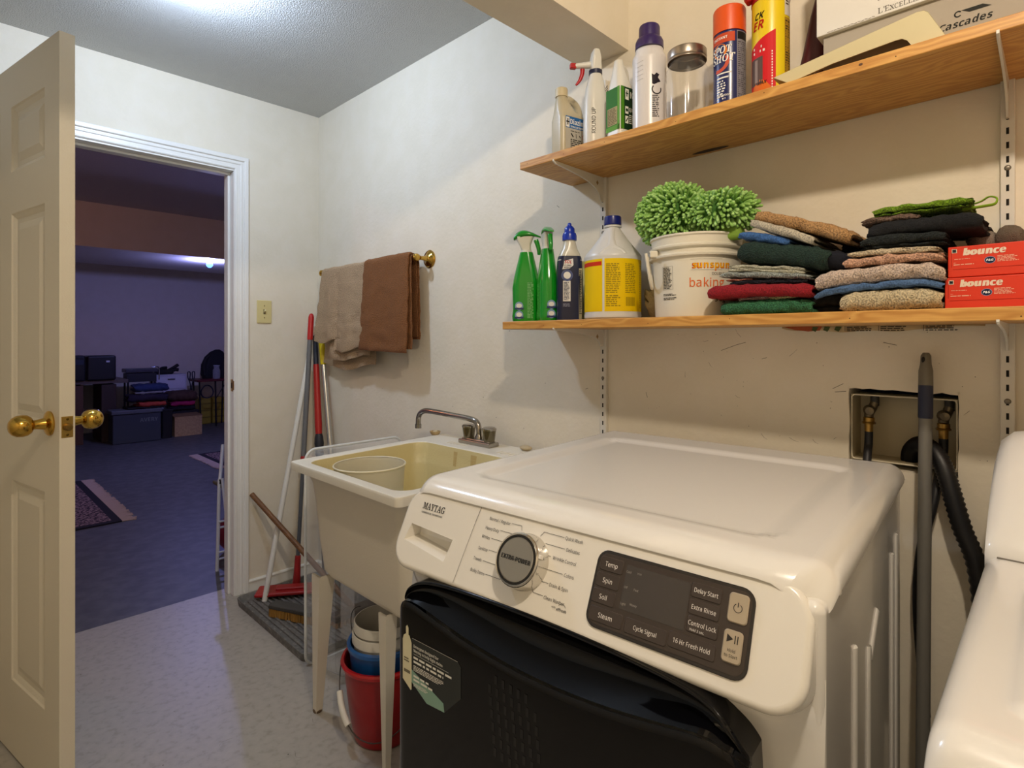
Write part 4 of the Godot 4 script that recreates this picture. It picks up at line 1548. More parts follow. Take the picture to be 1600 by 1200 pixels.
	put(MB.new().tube(gp, 0.0095, 12), "grip", mat("#d9d3c4", 0.4), rb)
	var bl := thing("blue_pail", "blue plastic pail nested inside the red pail", "bucket", pail_at + Vector3(-0.002, 0.02, 0))
	var blue := mat("#154a86", 0.28)
	k = MB.new()
	k.lathe([Vector2(0, 0), Vector2(0.08, 0), Vector2(0.086, 0.008), Vector2(0.1065, 0.27)], 36)
	k.lathe([Vector2(0.1035, 0.27), Vector2(0.083, 0.01), Vector2(0, 0.006)], 36)
	put(k, "pail_wall", blue, bl)
	put(MB.new().lathe([Vector2(0.1062, 0.262), Vector2(0.112, 0.266), Vector2(0.114, 0.278), Vector2(0.110, 0.284), Vector2(0.103, 0.28)], 36), "pail_rim", mat("#1d5da6", 0.25), bl)
	var wire := []
	for j in 13:
		var an := PI * (0.5 + 0.5 * j / 12.0)
		wire.append(Vector3(-0.105, 0.275, 0.02) + Vector3(0.02 * sin(an * 2), 0.075 * sin(an), -0.03 * cos(an)))
	put(MB.new().tube(wire, 0.0016, 6), "wire_handle", mat("#3d3a38", 0.4, 0.7), bl)
	for q in [[0.03, 0.335, 0.099, "translucent plastic tub stacked inside the blue pail"], [0.085, 0.338, 0.094, "upper translucent plastic tub of the stack in the blue pail"]]:
		var y0: float = q[0]
		var hh: float = q[1] - q[0] + (0.03 if y0 > 0.05 else 0.0)
		var rr: float = q[2]
		var cu := thing("translucent_tub", q[3], "tub", pail_at + Vector3(0.004, y0, 0.002))
		k = MB.new()
		k.lathe([Vector2(0, 0), Vector2(rr * 0.72, 0), Vector2(rr * 0.76, 0.01), Vector2(rr * 0.97, hh)], 36)
		k.lathe([Vector2(rr * 0.95, hh), Vector2(rr * 0.74, 0.012), Vector2(0, 0.004)], 36)
		put(k, "tub_wall", mat("#dcd8cc", 0.35, 0.0, {"alpha": 0.7}), cu)
		k = MB.new().lathe([Vector2(rr * 0.965, hh - 0.03), Vector2(rr * 1.0, hh - 0.028), Vector2(rr * 1.0, hh - 0.002), Vector2(rr * 0.985, hh), Vector2(rr * 0.955, hh)], 36)
		put(k, "tub_rim", mat("#e4e0d4", 0.3, 0.0, {"alpha": 0.85}), cu)

# ------------------------------------------------------------------ towel bar and towels
func build_towel_bar() -> void:
	var brass := mat("#c7a04c", 0.14, 1.0)
	var o := thing("towel_bar", "brass towel bar with round rosettes on the white wall", "towel bar", Vector3(0.58, 1.557, 0))
	for x in [-0.405, 0.40]:
		var r := MB.new().at(Vector3(x, 0, 0), Vector3(PI / 2, 0, 0))
		r.lathe([Vector2(0, 0), Vector2(0.037, 0), Vector2(0.038, 0.004), Vector2(0.034, 0.008), Vector2(0.032, 0.007), Vector2(0.028, 0.008), Vector2(0.024, 0.012), Vector2(0.016, 0.015), Vector2(0.012, 0.02), Vector2(0.0095, 0.03), Vector2(0.0085, 0.045), Vector2(0.0095, 0.055), Vector2(0.014, 0.060), Vector2(0.0165, 0.07), Vector2(0.014, 0.080), Vector2(0.006, 0.085), Vector2(0, 0.086)], 28)
		put(r, "post", brass, o)
	put(MB.new().tube([Vector3(-0.405, 0, 0.07), Vector3(0.40, 0, 0.07)], 0.0075, 14), "bar", brass, o)
	# towels: centre line in (z, y) seen along the bar, over the bar, down the front
	var drape := func(front: float, back: float, rad: float, zoff: float) -> PackedVector2Array:
		var q := PackedVector2Array()
		var n := 26
		for k in n:
			q.append(Vector2(0.07 - rad - zoff * 0.4, -back + back * k / float(n)))
		for k in 9:
			var a := PI - PI * k / 8.0
			q.append(Vector2(0.07 + cos(a) * rad, sin(a) * rad))
		for k in range(1, n + 1):
			q.append(Vector2(0.07 + rad + zoff * k / n, -front * k / float(n)))
		return q
	var beige := mat("#dcbd97", 0.95, 0.0, {"bump": "terry", "color": "speck", "bump_scale": 0.8, "scale": 5.0})
	var brown := mat("#a0683a", 0.95, 0.0, {"bump": "terry", "color": "speck", "bump_scale": 0.8, "scale": 5.0})
	var t := thing("beige_towel", "beige terry towel folded over the brass bar", "towel", Vector3(0, 1.557, 0))
	var crease := FastNoiseLite.new()
	crease.seed = 5
	crease.frequency = 1.0
	var warp := func(p: Vector3, s: float, u: float) -> Vector3:
		var d := clampf(-p.y / 0.4, 0.0, 1.2)
		var fr := 1.0 if s > 0.5 else -0.35
		# pleats, the pinched crease and the flare at the hem
		var x := p.x - d * 0.05 * (1.0 - u)
		var pleat := sin(x * 42.0 + 0.6) * 0.005 * d + crease.get_noise_2d(x * 9.0 + p.y * 5.0, p.y * 22.0) * 0.007 * d
		var pinch := exp(-pow((x - 0.375) / 0.014, 2)) * 0.010 * d
		return Vector3(x, p.y - 0.015 * sin(u * 5.0) * d, p.z + fr * (pleat - pinch))
	var m := MB.new()
	ribbon(m, drape.call(0.345, 0.455, 0.016, 0.018), 0.009, 0.205, 0.42, 26, 3, 0.004, warp)
	ribbon(m, drape.call(0.385, 0.455, 0.016, 0.02), 0.0095, 0.405, 0.635, 26, 4, 0.004, warp)
	put(m, "front_fold", beige, t)
	m = MB.new()
	ribbon(m, drape.call(0.425, 0.47, 0.0105, 0.006), 0.006, 0.33, 0.655, 30, 8, 0.002, warp)
	put(m, "inner_fold", beige, t)
	t = thing("brown_towel", "dark brown terry towel folded over the bar next to the rosette", "towel", Vector3(0, 1.557, 0))
	var warp2 := func(p: Vector3, s: float, u: float) -> Vector3:
		var d := clampf(-p.y / 0.4, 0.0, 1.2)
		var fr := 1.0 if s > 0.5 else -0.2
		var x := p.x + d * 0.02 * (u - 0.3)
		var pl := sin(x * 30.0) * 0.003 * d + crease.get_noise_2d(x * 6.0, p.y * 26.0) * 0.008 * d
		return Vector3(x, p.y - 0.01 * u * d, p.z + fr * pl)
	m = MB.new()
	ribbon(m, drape.call(0.385, 0.33, 0.021, 0.022), 0.013, 0.612, 0.955, 34, 13, 0.004, warp2)
	put(m, "front_fold", brown, t)
	m = MB.new()
	ribbon(m, drape.call(0.37, 0.32, 0.0115, 0.008), 0.007, 0.625, 0.962, 34, 14, 0.003, warp2)
	put(m, "inner_fold", brown, t)

# ------------------------------------------------------------------ shelves, standards, brackets
func build_shelves() -> void:
	var wood := mat("#ffffff", 0.42, 0.0, {"color": "wood", "scale": Vector3(1.0, 4.0, 4.0)})
	for q in [["upper", 1.737, 1.719, 1.741, "long wooden shelf board under the bottles and cans"], ["lower", 1.664, 1.25, 1.273, "long wooden shelf board under the folded cloths and spray bottles"]]:
		var o := thing("shelf_board", q[4], "shelf", Vector3(q[1], q[2], 0))
		var L: float = 3.55 - q[1]
		var T: float = q[3] - q[2]
		put(MB.new().rbox(Vector3(L / 2, T / 2, 0.1175), Vector3(L, T, 0.231), 0.0015, 1), "board", wood, o)
		put(MB.new().rbox(Vector3(L / 2, T / 2, 0.2415), Vector3(L, T, 0.017), 0.002, 2), "front_strip", wood, o)
		var nl := MB.new()
		for x in [0.03, 0.165, 0.30, 0.50, 0.70, 0.93, 1.17, 1.3]:
			disc(nl, flat_map(Vector3(0, 0, 0.2503), Vector3.RIGHT, Vector3.UP), x, T * 0.45 + 0.004 * sin(x * 20.0), 0.0011, -1, 8)
		put(nl, "nail_hole", mat("#3a2412", 0.9), o).set_meta("kind", "stuff")
		if q[0] == "upper":
			var k := MB.new()
			disc(k, flat_map(Vector3(0.48, -0.0004, 0.026), Vector3.RIGHT, Vector3.BACK), 0, 0, 0.05, 0.011, 24)
			put(k, "knot", mat("#2e1c10", 0.6), o)
			k = MB.new()
			disc(k, flat_map(Vector3(0.875, 0.013, 0.2503), Vector3.RIGHT, Vector3.UP), 0, 0, 0.0035, 0.0025, 12)
			put(k, "knot", mat("#4f2f17", 0.6), o)
	var steel := mat("#dcd8cd", 0.35)
	for q in [[1.866, "slotted white shelf standard on the wall behind the bleach jug"], [2.806, "slotted white shelf standard on the wall beside the hose box"]]:
		var o := thing("shelf_standard", q[1], "shelf rail", Vector3(q[0], 0.55, 0))
		var m := MB.new()
		m.rbox(Vector3(0, 0.735, 0.0065), Vector3(0.022, 1.47, 0.013), 0.002, 2)
		put(m, "rail", steel, o)
		var s := MB.new()
		var mp := flat_map(Vector3(0, 0, 0.0133), Vector3.RIGHT, Vector3.UP)
		for k in 52:
			rect(s, mp, -0.0022, 0.02 + k * 0.0275, 0.0022, 0.0325 + k * 0.0275)
		put(s, "slot", mat("#17130f", 0.9), o).set_meta("kind", "stuff")
		for y in [0.55, 1.0, 1.38]:
			put(MB.new().ball(Vector3(0, y, 0.013), Vector3(0.0055, 0.0055, 0.0022), 12, 6), "screw", mat("#7d766a", 0.4, 0.6), o)
	var prof := PackedVector2Array([Vector2(0.012, 0.0), Vector2(0.246, 0.0), Vector2(0.249, 0.004), Vector2(0.2515, 0.004), Vector2(0.2515, -0.004), Vector2(0.243, -0.011), Vector2(0.19, -0.017), Vector2(0.13, -0.026), Vector2(0.085, -0.038), Vector2(0.055, -0.053), Vector2(0.038, -0.07), Vector2(0.03, -0.088), Vector2(0.026, -0.104), Vector2(0.012, -0.104)])
	for q in [[1.866, 1.719, "white steel shelf bracket under the jug end of the upper shelf"], [2.806, 1.719, "white steel shelf bracket under the upper shelf by the paper carton"], [1.866, 1.25, "white steel shelf bracket under the lower shelf by the green sprayers"], [2.806, 1.25, "white steel shelf bracket under the lower shelf by the orange boxes"]]:
		var o := thing("shelf_bracket", q[2], "bracket", Vector3(q[0], q[1], 0))
		var m := MB.new()
		# profile is drawn in (z, y); turn it so that its x runs along world z
		m.t = Transform3D(Basis(Vector3(0, 0, 1), Vector3(0, 1, 0), Vector3(-1, 0, 0)), Vector3.ZERO)
		var pf := PackedVector2Array()
		for v in prof:
			pf.append(Vector2(v.x, v.y * (0.72 if q[1] > 1.5 else 0.5)))
		m.prism(pf, -0.0022, 0.0022, false, 0.0005)
		put(m, "blade", steel, o)
		m = MB.new()
		disc(m, flat_map(Vector3(0.0025, 0, 0), Vector3.FORWARD, Vector3.UP), -0.045, -0.022, 0.006, 0.008, 4)
		put(m, "stamped_mark", mat("#9c7f4f", 0.5), o)
	# old shelf paper hanging down at the back
	var p := thing("shelf_liner", "torn strip of printed shelf paper hanging under the lower shelf", "paper", Vector3(2.393, 1.25, 0.012))
	var rows := []
	for k in 41:
		var u := k / 40.0
		var d := 0.004 + 0.011 * pow(sin(PI * clampf(u * 1.15, 0, 1)), 0.5) * (0.8 + 0.2 * sin(u * 23.0))
		rows.append(PackedVector3Array([Vector3(u * 0.38, 0, 0), Vector3(u * 0.38, -d * 0.5, 0.002 + 0.001 * sin(u * 30.0)), Vector3(u * 0.38, -d, 0.003 + 0.002 * sin(u * 19.0))]))
	put(MB.new().grid(rows), "paper_strip", mat("#cbb892", 0.8), p)
	var ink := MB.new()
	var im := flat_map(Vector3(0, 0, 0.0052), Vector3.RIGHT, Vector3.UP)
	for q in [[0.14, 0.19], [0.205, 0.265], [0.285, 0.345]]:
		fine_print(ink, im, q[0], -0.001, q[1], -0.013, 3, int(q[0] * 1000))
		rect(ink, im, q[0] - 0.004, -0.012, q[0] - 0.003, 0.0)
	put(ink, "ink_lines", mat("#2c241c", 0.8), p).set_meta("kind", "stuff")
	var fl := MB.new()
	fl.col = lin("#a3502c")
	poly(fl, im, PackedVector2Array([Vector2(0.004, 0), Vector2(0.09, 0), Vector2(0.085, -0.010), Vector2(0.06, -0.012), Vector2(0.03, -0.008)]))
	fl.col = lin("#47552b")
	for x in [0.07, 0.095, 0.118]:
		poly(fl, flat_map(Vector3(0, 0, 0.0056), Vector3.RIGHT, Vector3.UP), PackedVector2Array([Vector2(x, -0.001), Vector2(x + 0.012, -0.002), Vector2(x + 0.006, -0.013), Vector2(x - 0.003, -0.009)]))
	put(fl, "floral_print", mat("#ffffff", 0.8, 0.0, {"vc": true}), p)

# ------------------------------------------------------------------ hose box, hoses and the pole in front of it
func build_outlet() -> void:
	var o := thing("washer_outlet_box", "recessed plastic hose box with brass taps in the wall", "outlet box", Vector3(2.632, 0.95, 0))
	var pl := mat("#b9ad8e", 0.5)
	var m := MB.new()
	var z0 := -0.085
	var z1 := -0.010
	# five inner faces as thin walls
	m.bb(Vector3(-0.096, 0.0, z0 - 0.003), Vector3(0.096, 0.143, z0))
	m.bb(Vector3(-0.096, 0.0, z0), Vector3(-0.0935, 0.143, z1))
	m.bb(Vector3(0.0935, 0.0, z0), Vector3(0.096, 0.143, z1))
	m.bb(Vector3(-0.096, -0.003, z0), Vector3(0.096, 0.0, z1))
	m.bb(Vector3(-0.096, 0.143, z0), Vector3(0.096, 0.1455, z1))
	put(m, "box_shell", pl, o)
	var lip := []
	for p in rrect(0.19, 0.1455, 0.007, 4, Vector2(0, 0.0715)):
		lip.append(Vector3(p.x, p.y, z1))
	lip.append(lip[0])
	put(MB.new().tube(lip, 0.0018, 6, false), "box_lip", mat("#d5ccb4", 0.4), o)
	var brass := mat("#a5813f", 0.3, 0.9)
	var old := mat("#6f6450", 0.4, 0.7)
	for x in [-0.066, 0.07]:
		var v := MB.new()
		v.lathe([Vector2(0, 0.118), Vector2(0.009, 0.118), Vector2(0.009, 0.143), Vector2(0, 0.143)], 14, Vector3(x + 0.008, 0, -0.05))
		var tap := put(v, "tap_pipe", mat("#3d3a35", 0.6), o)
		v = MB.new()
		v.tube(smooth_path([Vector3(x + 0.008, 0.125, -0.05), Vector3(x + 0.004, 0.112, -0.046), Vector3(x, 0.10, -0.035), Vector3(x, 0.092, -0.032)], 5), 0.0095, 12)
		v.ball(Vector3(x, 0.108, -0.034), Vector3(0.0125, 0.0125, 0.0125), 14, 8)
		v.at(Vector3(x + 0.004, 0.108, -0.024), Vector3(PI / 2, 0, 0)).lathe([Vector2(0, 0), Vector2(0.009, 0), Vector2(0.0085, 0.005), Vector2(0.003, 0.006), Vector2(0, 0.007)], 12)
		put(v, "tap_body", old, tap)
		v = MB.new()
		v.lathe([Vector2(0.006, 0.078), Vector2(0.0135, 0.078), Vector2(0.0142, 0.081), Vector2(0.0115, 0.083), Vector2(0.0115, 0.092), Vector2(0.006, 0.094)], 8, Vector3(x, 0, -0.032))
		put(v, "hose_nut", brass, tap)
		v = MB.new().lathe([Vector2(0.0085, 0.06), Vector2(0.009, 0.078)], 14, Vector3(x, 0, -0.032))
		put(v, "ferrule", mat("#b28c47", 0.35, 0.8), tap)
	# supply hoses
	var rub := mat("#17171a", 0.5)
	var h := put(MB.new().tube(smooth_path([Vector3(0, 0.06, -0.032), Vector3(0.0, 0.03, -0.028), Vector3(0.002, 0.005, -0.008), Vector3(0.004, -0.06, 0.018), Vector3(0.0, -0.2, 0.03), Vector3(-0.03, -0.4, 0.045)], 6), 0.0085, 12), "supply_hose", mat("#26262a", 0.5))
	h.position = Vector3(2.566, 0.95, 0)
	tag(h, "black rubber supply hose on the tap away from the pole", "hose")
	h = put(MB.new().tube(smooth_path([Vector3(0, 0.06, -0.032), Vector3(0.0, 0.03, -0.026), Vector3(-0.002, 0.0, 0.0), Vector3(-0.01, -0.07, 0.03), Vector3(-0.03, -0.17, 0.035), Vector3(-0.036, -0.30, 0.03), Vector3(-0.02, -0.5, 0.04)], 6), 0.0085, 12), "supply_hose", rub)
	h.position = Vector3(2.702, 0.95, 0)
	tag(h, "black rubber supply hose on the tap behind the grey pole", "hose")
	# ribbed drain hose arching out of the box
	var pth := smooth_path([Vector3(2.640, 0.953, -0.055), Vector3(2.645, 0.975, -0.04), Vector3(2.663, 0.995, -0.015), Vector3(2.688, 0.992, 0.012), Vector3(2.708, 0.965, 0.03), Vector3(2.722, 0.92, 0.04), Vector3(2.740, 0.85, 0.045), Vector3(2.765, 0.77, 0.05), Vector3(2.775, 0.62, 0.055), Vector3(2.765, 0.35, 0.06), Vector3(2.735, 0.1, 0.065), Vector3(2.72, FY + 0.02, 0.09)], 14)
	var rr := []
	for k in pth.size():
		rr.append(0.0165 + 0.0013 * (1.0 if k % 2 == 0 else -1.0))
	h = put(MB.new().tube(pth, rr, 14), "drain_hose", mat("#101013", 0.45))
	tag(h, "thick ribbed black drain hose arching out of the wall box", "hose")
	# floor coil of the same hose at the dryer foot
	h = put(MB.new().tube(smooth_path([Vector3(2.74, 0.40, 0.30), Vector3(2.765, 0.435, 0.33), Vector3(2.785, 0.40, 0.37), Vector3(2.78, 0.30, 0.36), Vector3(2.77, 0.15, 0.30), Vector3(2.76, FY + 0.02, 0.22)], 8), 0.014, 12), "vent_hose", rub)
	tag(h, "short black hose bend standing in the gap beside the dryer", "hose")
	# grey pole with a blue band
	var p := thing("mop_pole", "grey mop pole with a blue band standing before the hose box", "pole", Vector3(2.69, FY, 0.155))
	var a := Vector3(0, 0, 0)
	var t := Vector3(-0.010, 1.222, -0.128)
	put(MB.new().tube([a, a.lerp(t, 0.895)], 0.0118, 16), "tube", mat("#77756f", 0.38, 0.25), p)
	put(MB.new().tube([a.lerp(t, 0.89), a.lerp(t, 0.893), a.lerp(t, 0.945), a.lerp(t, 0.948)], [0.0118, 0.0129, 0.0129, 0.0118], 16), "band", mat("#1d2440", 0.5), p)
	put(MB.new().tube([a.lerp(t, 0.945), a.lerp(t, 0.97), a.lerp(t, 0.98), a.lerp(t, 0.995), a.lerp(t, 1.0)], [0.0129, 0.0125, 0.010, 0.009, 0.0055], 16), "end_cap", mat("#6f6a5c", 0.45), p)
	put(MB.new().at(a.lerp(t, 0.988) + Vector3(-0.003, 0, 0.0085)).ball(Vector3.ZERO, Vector3(0.0035, 0.0065, 0.002), 10, 6), "hanging_hole", mat("#17140f", 0.8), p)

# turn of a thing at (x, z) that faces the middle of the room, plus extra degrees
func facing(x: float, z: float, extra := 0.0) -> float:
	return atan2(2.878 - x, 1.455 - z) + deg_to_rad(extra)

func loops(list: Array, seg := 5) -> Array:
	var o := []
	for q in list:
		# y, width, depth, corner radius, offset x, offset z
		o.append(loop(q[1], q[2], q[3], q[0], seg, q[4] if q.size() > 4 else 0.0, q[5] if q.size() > 5 else 0.0))
	return o

# ------------------------------------------------------------------ upper shelf
func build_upper_items() -> void:
	var Y := 1.741
	var vc := mat("#ffffff", 0.55, 0.0, {"vc": true, "spec": 0.3})
	# --- cloudy jug with blue label
	var o := thing("pesticide_jug", "cloudy plastic jug with a blue and white label at the shelf end", "jug", Vector3(1.828, Y, 0.135), facing(1.828, 0.135, 38))
	var cl := mat("#cfc4a4", 0.3, 0.0, {"alpha": 0.78})
	var b := MB.new()
	b.loft(loops([[0.0, 0.085, 0.052, 0.012], [0.004, 0.093, 0.06, 0.015], [0.125, 0.093, 0.06, 0.015], [0.137, 0.09, 0.058, 0.018], [0.15, 0.062, 0.052, 0.02, -0.014], [0.175, 0.042, 0.044, 0.02, -0.023], [0.195, 0.031, 0.031, 0.0155, -0.026]]))
	put(b, "jug_body", cl, o)
	b = MB.new().tube(smooth_path([Vector3(-0.018, 0.187, 0), Vector3(0.0, 0.192, 0), Vector3(0.028, 0.18, 0), Vector3(0.041, 0.155, 0), Vector3(0.042, 0.13, 0)], 6), 0.0105, 12)
	put(b, "jug_handle", cl, o)
	b = MB.new().lathe([Vector2(0, 0.193), Vector2(0.0185, 0.193), Vector2(0.0185, 0.216), Vector2(0.017, 0.2185), Vector2(0, 0.219)], 24, Vector3(-0.026, 0, 0))
	put(b, "cap", mat("#cbbd97", 0.45), o)
	b = MB.new()
	b.loft(loops([[0.003, 0.080, 0.047, 0.012], [0.052, 0.084, 0.052, 0.012]]))
	put(b, "liquid", mat("#3c3630", 0.4), o)
	b = MB.new()
	var m1 := flat_map(Vector3(0, 0, 0.0305), Vector3.RIGHT, Vector3.UP)
	var m2 := flat_map(Vector3(0, 0, 0.0308), Vector3.RIGHT, Vector3.UP)
	b.col = lin("#b9b4a6")
	rect(b, m1, -0.034, 0.035, 0.044, 0.130)
	b.col = lin("#2a67a6")
	rect(b, flat_map(Vector3(0, 0, 0.03065), Vector3.RIGHT, Vector3.UP), -0.034, 0.096, 0.044, 0.130)
	b.col = lin("#ece9df")
	rect(b, m2, -0.0325, 0.098, -0.020, 0.127)
	words(b, m2, "Diazinon", -0.017, 0.1155, 0.0150, -1, true, "Droid Sans", 0.80)
	fine_print(b, m2, -0.016, 0.104, 0.04, 0.098, 2, 3)
	b.col = lin("#25221d")
	rect(b, flat_map(Vector3(0, 0, 0.0311), Vector3.RIGHT, Vector3.UP), -0.0280, 0.104, -0.0245, 0.123)
	rect(b, flat_map(Vector3(0, 0, 0.0311), Vector3.RIGHT, Vector3.UP), -0.0315, 0.111, -0.021, 0.1152)
	fine_print(b, m2, -0.016, 0.090, 0.03, 0.086, 1, 6)
	line(b, m2, Vector2(-0.014, 0.081), Vector2(-0.006, 0.071), 0.004)
	line(b, m2, Vector2(0.004, 0.082), Vector2(0.005, 0.069), 0.0018)
	line(b, m2, Vector2(0.016, 0.079), Vector2(0.020, 0.073), 0.003)
	fine_print(b, m2, -0.016, 0.066, 0.04, 0.038, 5, 9)
	b.col = lin("#a1392c")
	ring(b, m2, 0.034, 0.076, 0.006, 0.0075, 0, TAU, 16)
	put(b, "label", vc, o)
	# --- white trigger sprayer marked by hand
	o = thing("weed_sprayer", "white spray bottle with a red trigger and handwritten lettering", "spray bottle", Vector3(1.930, Y, 0.14), facing(1.930, 0.14, 18))
	var wh := mat("#d9d8cf", 0.35)
	b = MB.new()
	b.loft(loops([[0.0, 0.060, 0.046, 0.022], [0.005, 0.068, 0.054, 0.026], [0.09, 0.070, 0.055, 0.027], [0.15, 0.066, 0.052, 0.025], [0.19, 0.056, 0.046, 0.022], [0.215, 0.044, 0.04, 0.019], [0.232, 0.034, 0.034, 0.0165]], 6))
	put(b, "bottle", wh, o)
	put(MB.new().lathe([Vector2(0, 0.231), Vector2(0.019, 0.231), Vector2(0.019, 0.243), Vector2(0, 0.243)], 22), "collar", mat("#1c2340", 0.4), o)
	b = MB.new()
	b.loft(loops([[0.242, 0.032, 0.034, 0.008], [0.258, 0.030, 0.034, 0.008], [0.276, 0.027, 0.040, 0.008, 0.0, 0.0], [0.281, 0.024, 0.040, 0.007], [0.297, 0.019, 0.034, 0.006], [0.300, 0.016, 0.03, 0.006]]))
	b.tube([Vector3(-0.008, 0.262, -0.004), Vector3(-0.056, 0.258, -0.012)], [0.010, 0.0075], 10)
	var head := put(b, "spray_head", wh, o)
	var red := mat("#b0141c", 0.35)
	put(MB.new().rbox(Vector3(-0.0625, 0.2575, -0.013), Vector3(0.018, 0.015, 0.015), 0.003, 2), "nozzle", red, head)
	put(MB.new().tube(smooth_path([Vector3(-0.036, 0.248, -0.008), Vector3(-0.038, 0.232, -0.008), Vector3(-0.045, 0.215, -0.009), Vector3(-0.055, 0.203, -0.01)], 5), [0.007, 0.0068, 0.0066, 0.0064, 0.0062, 0.006, 0.0058, 0.0056, 0.0054, 0.005, 0.0046, 0.0042, 0.004, 0.0036, 0.003, 0.0025], 8), "trigger", red, head)
	b = MB.new()
	var fm := func(x: float, y: float) -> Vector3: return Vector3(x, y, 0.0277 - maxf(y - 0.12, 0.0) * 0.06)
	b.col = lin("#24231f")
	words(b, fm, "ROUND UP", -0.014, 0.092, 0.011, 0, false, "Droid Sans", 0.95, 0.0, PI / 2)
	put(b, "handwriting", vc, o)
	b = MB.new()
	# print on the turned side
	var sm := func(x: float, y: float) -> Vector3: return Vector3(0.0352 - 0.10 * maxf(y - 0.15, 0.0), y, -x)
	b.col = lin("#6d6c66")
	fine_print(b, sm, -0.018, 0.14, 0.012, 0.045, 16, 8)
	fine_print(b, sm, -0.016, 0.20, 0.012, 0.155, 7, 18)
	b.col = lin("#a3433c")
	fine_print(b, sm, -0.014, 0.152, 0.010, 0.142, 2, 28)
	put(b, "side_print", vc, o)
	# --- white jug with green label
	o = thing("herbicide_jug", "white handled jug with a green and black label", "jug", Vector3(2.013, Y, 0.14), facing(2.013, 0.14, 45))
	b = MB.new()
	b.loft(loops([[0.0, 0.05, 0.05, 0.01], [0.004, 0.056, 0.056, 0.012], [0.148, 0.056, 0.056, 0.012], [0.165, 0.054, 0.054, 0.016], [0.185, 0.040, 0.048, 0.016, -0.006, 0.002], [0.205, 0.030, 0.038, 0.014, -0.010, 0.004], [0.226, 0.024, 0.028, 0.0115, -0.012, 0.006], [0.236, 0.022, 0.024, 0.011, -0.012, 0.006]]))
	put(b, "jug_body", mat("#dcd9cd", 0.35), o)
	put(MB.new().tube(smooth_path([Vector3(-0.008, 0.224, 0.004), Vector3(0.008, 0.226, 0.0), Vector3(0.024, 0.212, -0.004), Vector3(0.027, 0.19, -0.006), Vector3(0.022, 0.165, -0.006)], 6), 0.0085, 12), "jug_handle", mat("#dcd9cd", 0.35), o)
	b = MB.new()
	var fz := flat_map(Vector3(0, 0, 0.0284), Vector3.RIGHT, Vector3.UP)
	var fz2 := flat_map(Vector3(0, 0, 0.0287), Vector3.RIGHT, Vector3.UP)
	b.col = lin("#14331c")
	rect(b, fz, -0.026, 0.045, 0.026, 0.160)
	b.col = lin("#4c8a1f")
	rect(b, fz2, -0.026, 0.045, -0.014, 0.160)
	b.col = lin("#e8e8dc")
	for q in [[-0.010, 0.126, 0.003, 0.155], [-0.010, 0.088, 0.002, 0.108], [-0.010, 0.062, 0.002, 0.082]]:
		rect(b, fz2, q[0], q[1], q[2], q[3])
	words(b, fz2, "K", 0.014, 0.141, 0.017, 0, true, "Droid Sans", 0.8)
	words(b, fz2, "QUI", 0.013, 0.101, 0.0095, 0, true, "Droid Sans", 0.7)
	fine_print(b, fz2, 0.005, 0.088, 0.022, 0.062, 5, 5)
	b.col = lin("#14331c")
	var fz3 := flat_map(Vector3(0, 0, 0.029), Vector3.RIGHT, Vector3.UP)
	rect(b, fz3, -0.0055, 0.134, -0.0025, 0.151)
	rect(b, fz3, -0.0085, 0.141, 0.0010, 0.1445)
	disc(b, fz3, -0.004, 0.098, 0.0045)
	line(b, fz3, Vector2(-0.008, 0.066), Vector2(0.0, 0.078), 0.003)
	var fx := flat_map(Vector3(-0.0284, 0, 0), Vector3.BACK, Vector3.UP)
	var fx2 := flat_map(Vector3(-0.0287, 0, 0), Vector3.BACK, Vector3.UP)
	b.col = lin("#2f7010")
	rect(b, fx, -0.026, 0.045, 0.026, 0.160)
	b.col = lin("#5f9a2c")
	rect(b, fx2, -0.026, 0.045, 0.026, 0.058)
	rect(b, fx2, 0.018, 0.045, 0.026, 0.160)
	b.col = lin("#a8996a")
	rect(b, fx2, -0.020, 0.060, 0.017, 0.108)
	b.col = lin("#6b6038")
	fine_print(b, flat_map(Vector3(-0.029, 0, 0), Vector3.BACK, Vector3.UP), -0.018, 0.106, 0.016, 0.062, 11, 15)
	put(b, "label", vc, o)
	# --- white bottle with purple cap
	o = thing("detergent_bottle", "tall white detergent bottle with a stepped purple cap", "bottle", Vector3(2.103, Y, 0.14), facing(2.103, 0.14))
	b = MB.new().lathe([Vector2(0, 0), Vector2(0.041, 0), Vector2(0.043, 0.004), Vector2(0.0435, 0.12), Vector2(0.043, 0.195), Vector2(0.044, 0.21), Vector2(0.043, 0.218), Vector2(0.037, 0.228), Vector2(0.0345, 0.245), Vector2(0, 0.245)], 36, Vector3.ZERO, 1.0, 0.85)
	put(b, "bottle", mat("#d6d4d4", 0.28), o)
	b = MB.new().lathe([Vector2(0, 0.240), Vector2(0.0365, 0.240), Vector2(0.0362, 0.258), Vector2(0.033, 0.266), Vector2(0.0275, 0.270), Vector2(0.027, 0.296), Vector2(0.0255, 0.301), Vector2(0, 0.302)], 36)
	put(b, "cap", mat("#33205c", 0.3), o)
	b = MB.new()
	var bm := func(x: float, y: float) -> Vector3:
		var a := x / 0.0435
		return Vector3(sin(a) * 0.0442, y, cos(a) * 0.0442 * 0.85)
	b.col = lin("#a9a7a6")
	for k in 5:
		line(b, bm, Vector2(-0.034, 0.196 - k * 0.0115), Vector2(-0.016, 0.199 - k * 0.0115), 0.0011)
		disc(b, bm, -0.038, 0.198 - k * 0.0115, 0.0008, -1, 6)
	b.col = lin("#221d28")
	poly(b, bm, PackedVector2Array([Vector2(0.006, 0.162), Vector2(0.012, 0.158), Vector2(0.018, 0.164), Vector2(0.026, 0.160), Vector2(0.022, 0.152), Vector2(0.03, 0.142), Vector2(0.012, 0.134), Vector2(0.007, 0.136)]))
	ring(b, bm, 0.019, 0.122, 0.0105, 0.0135, 2.4, 6.6, 18)
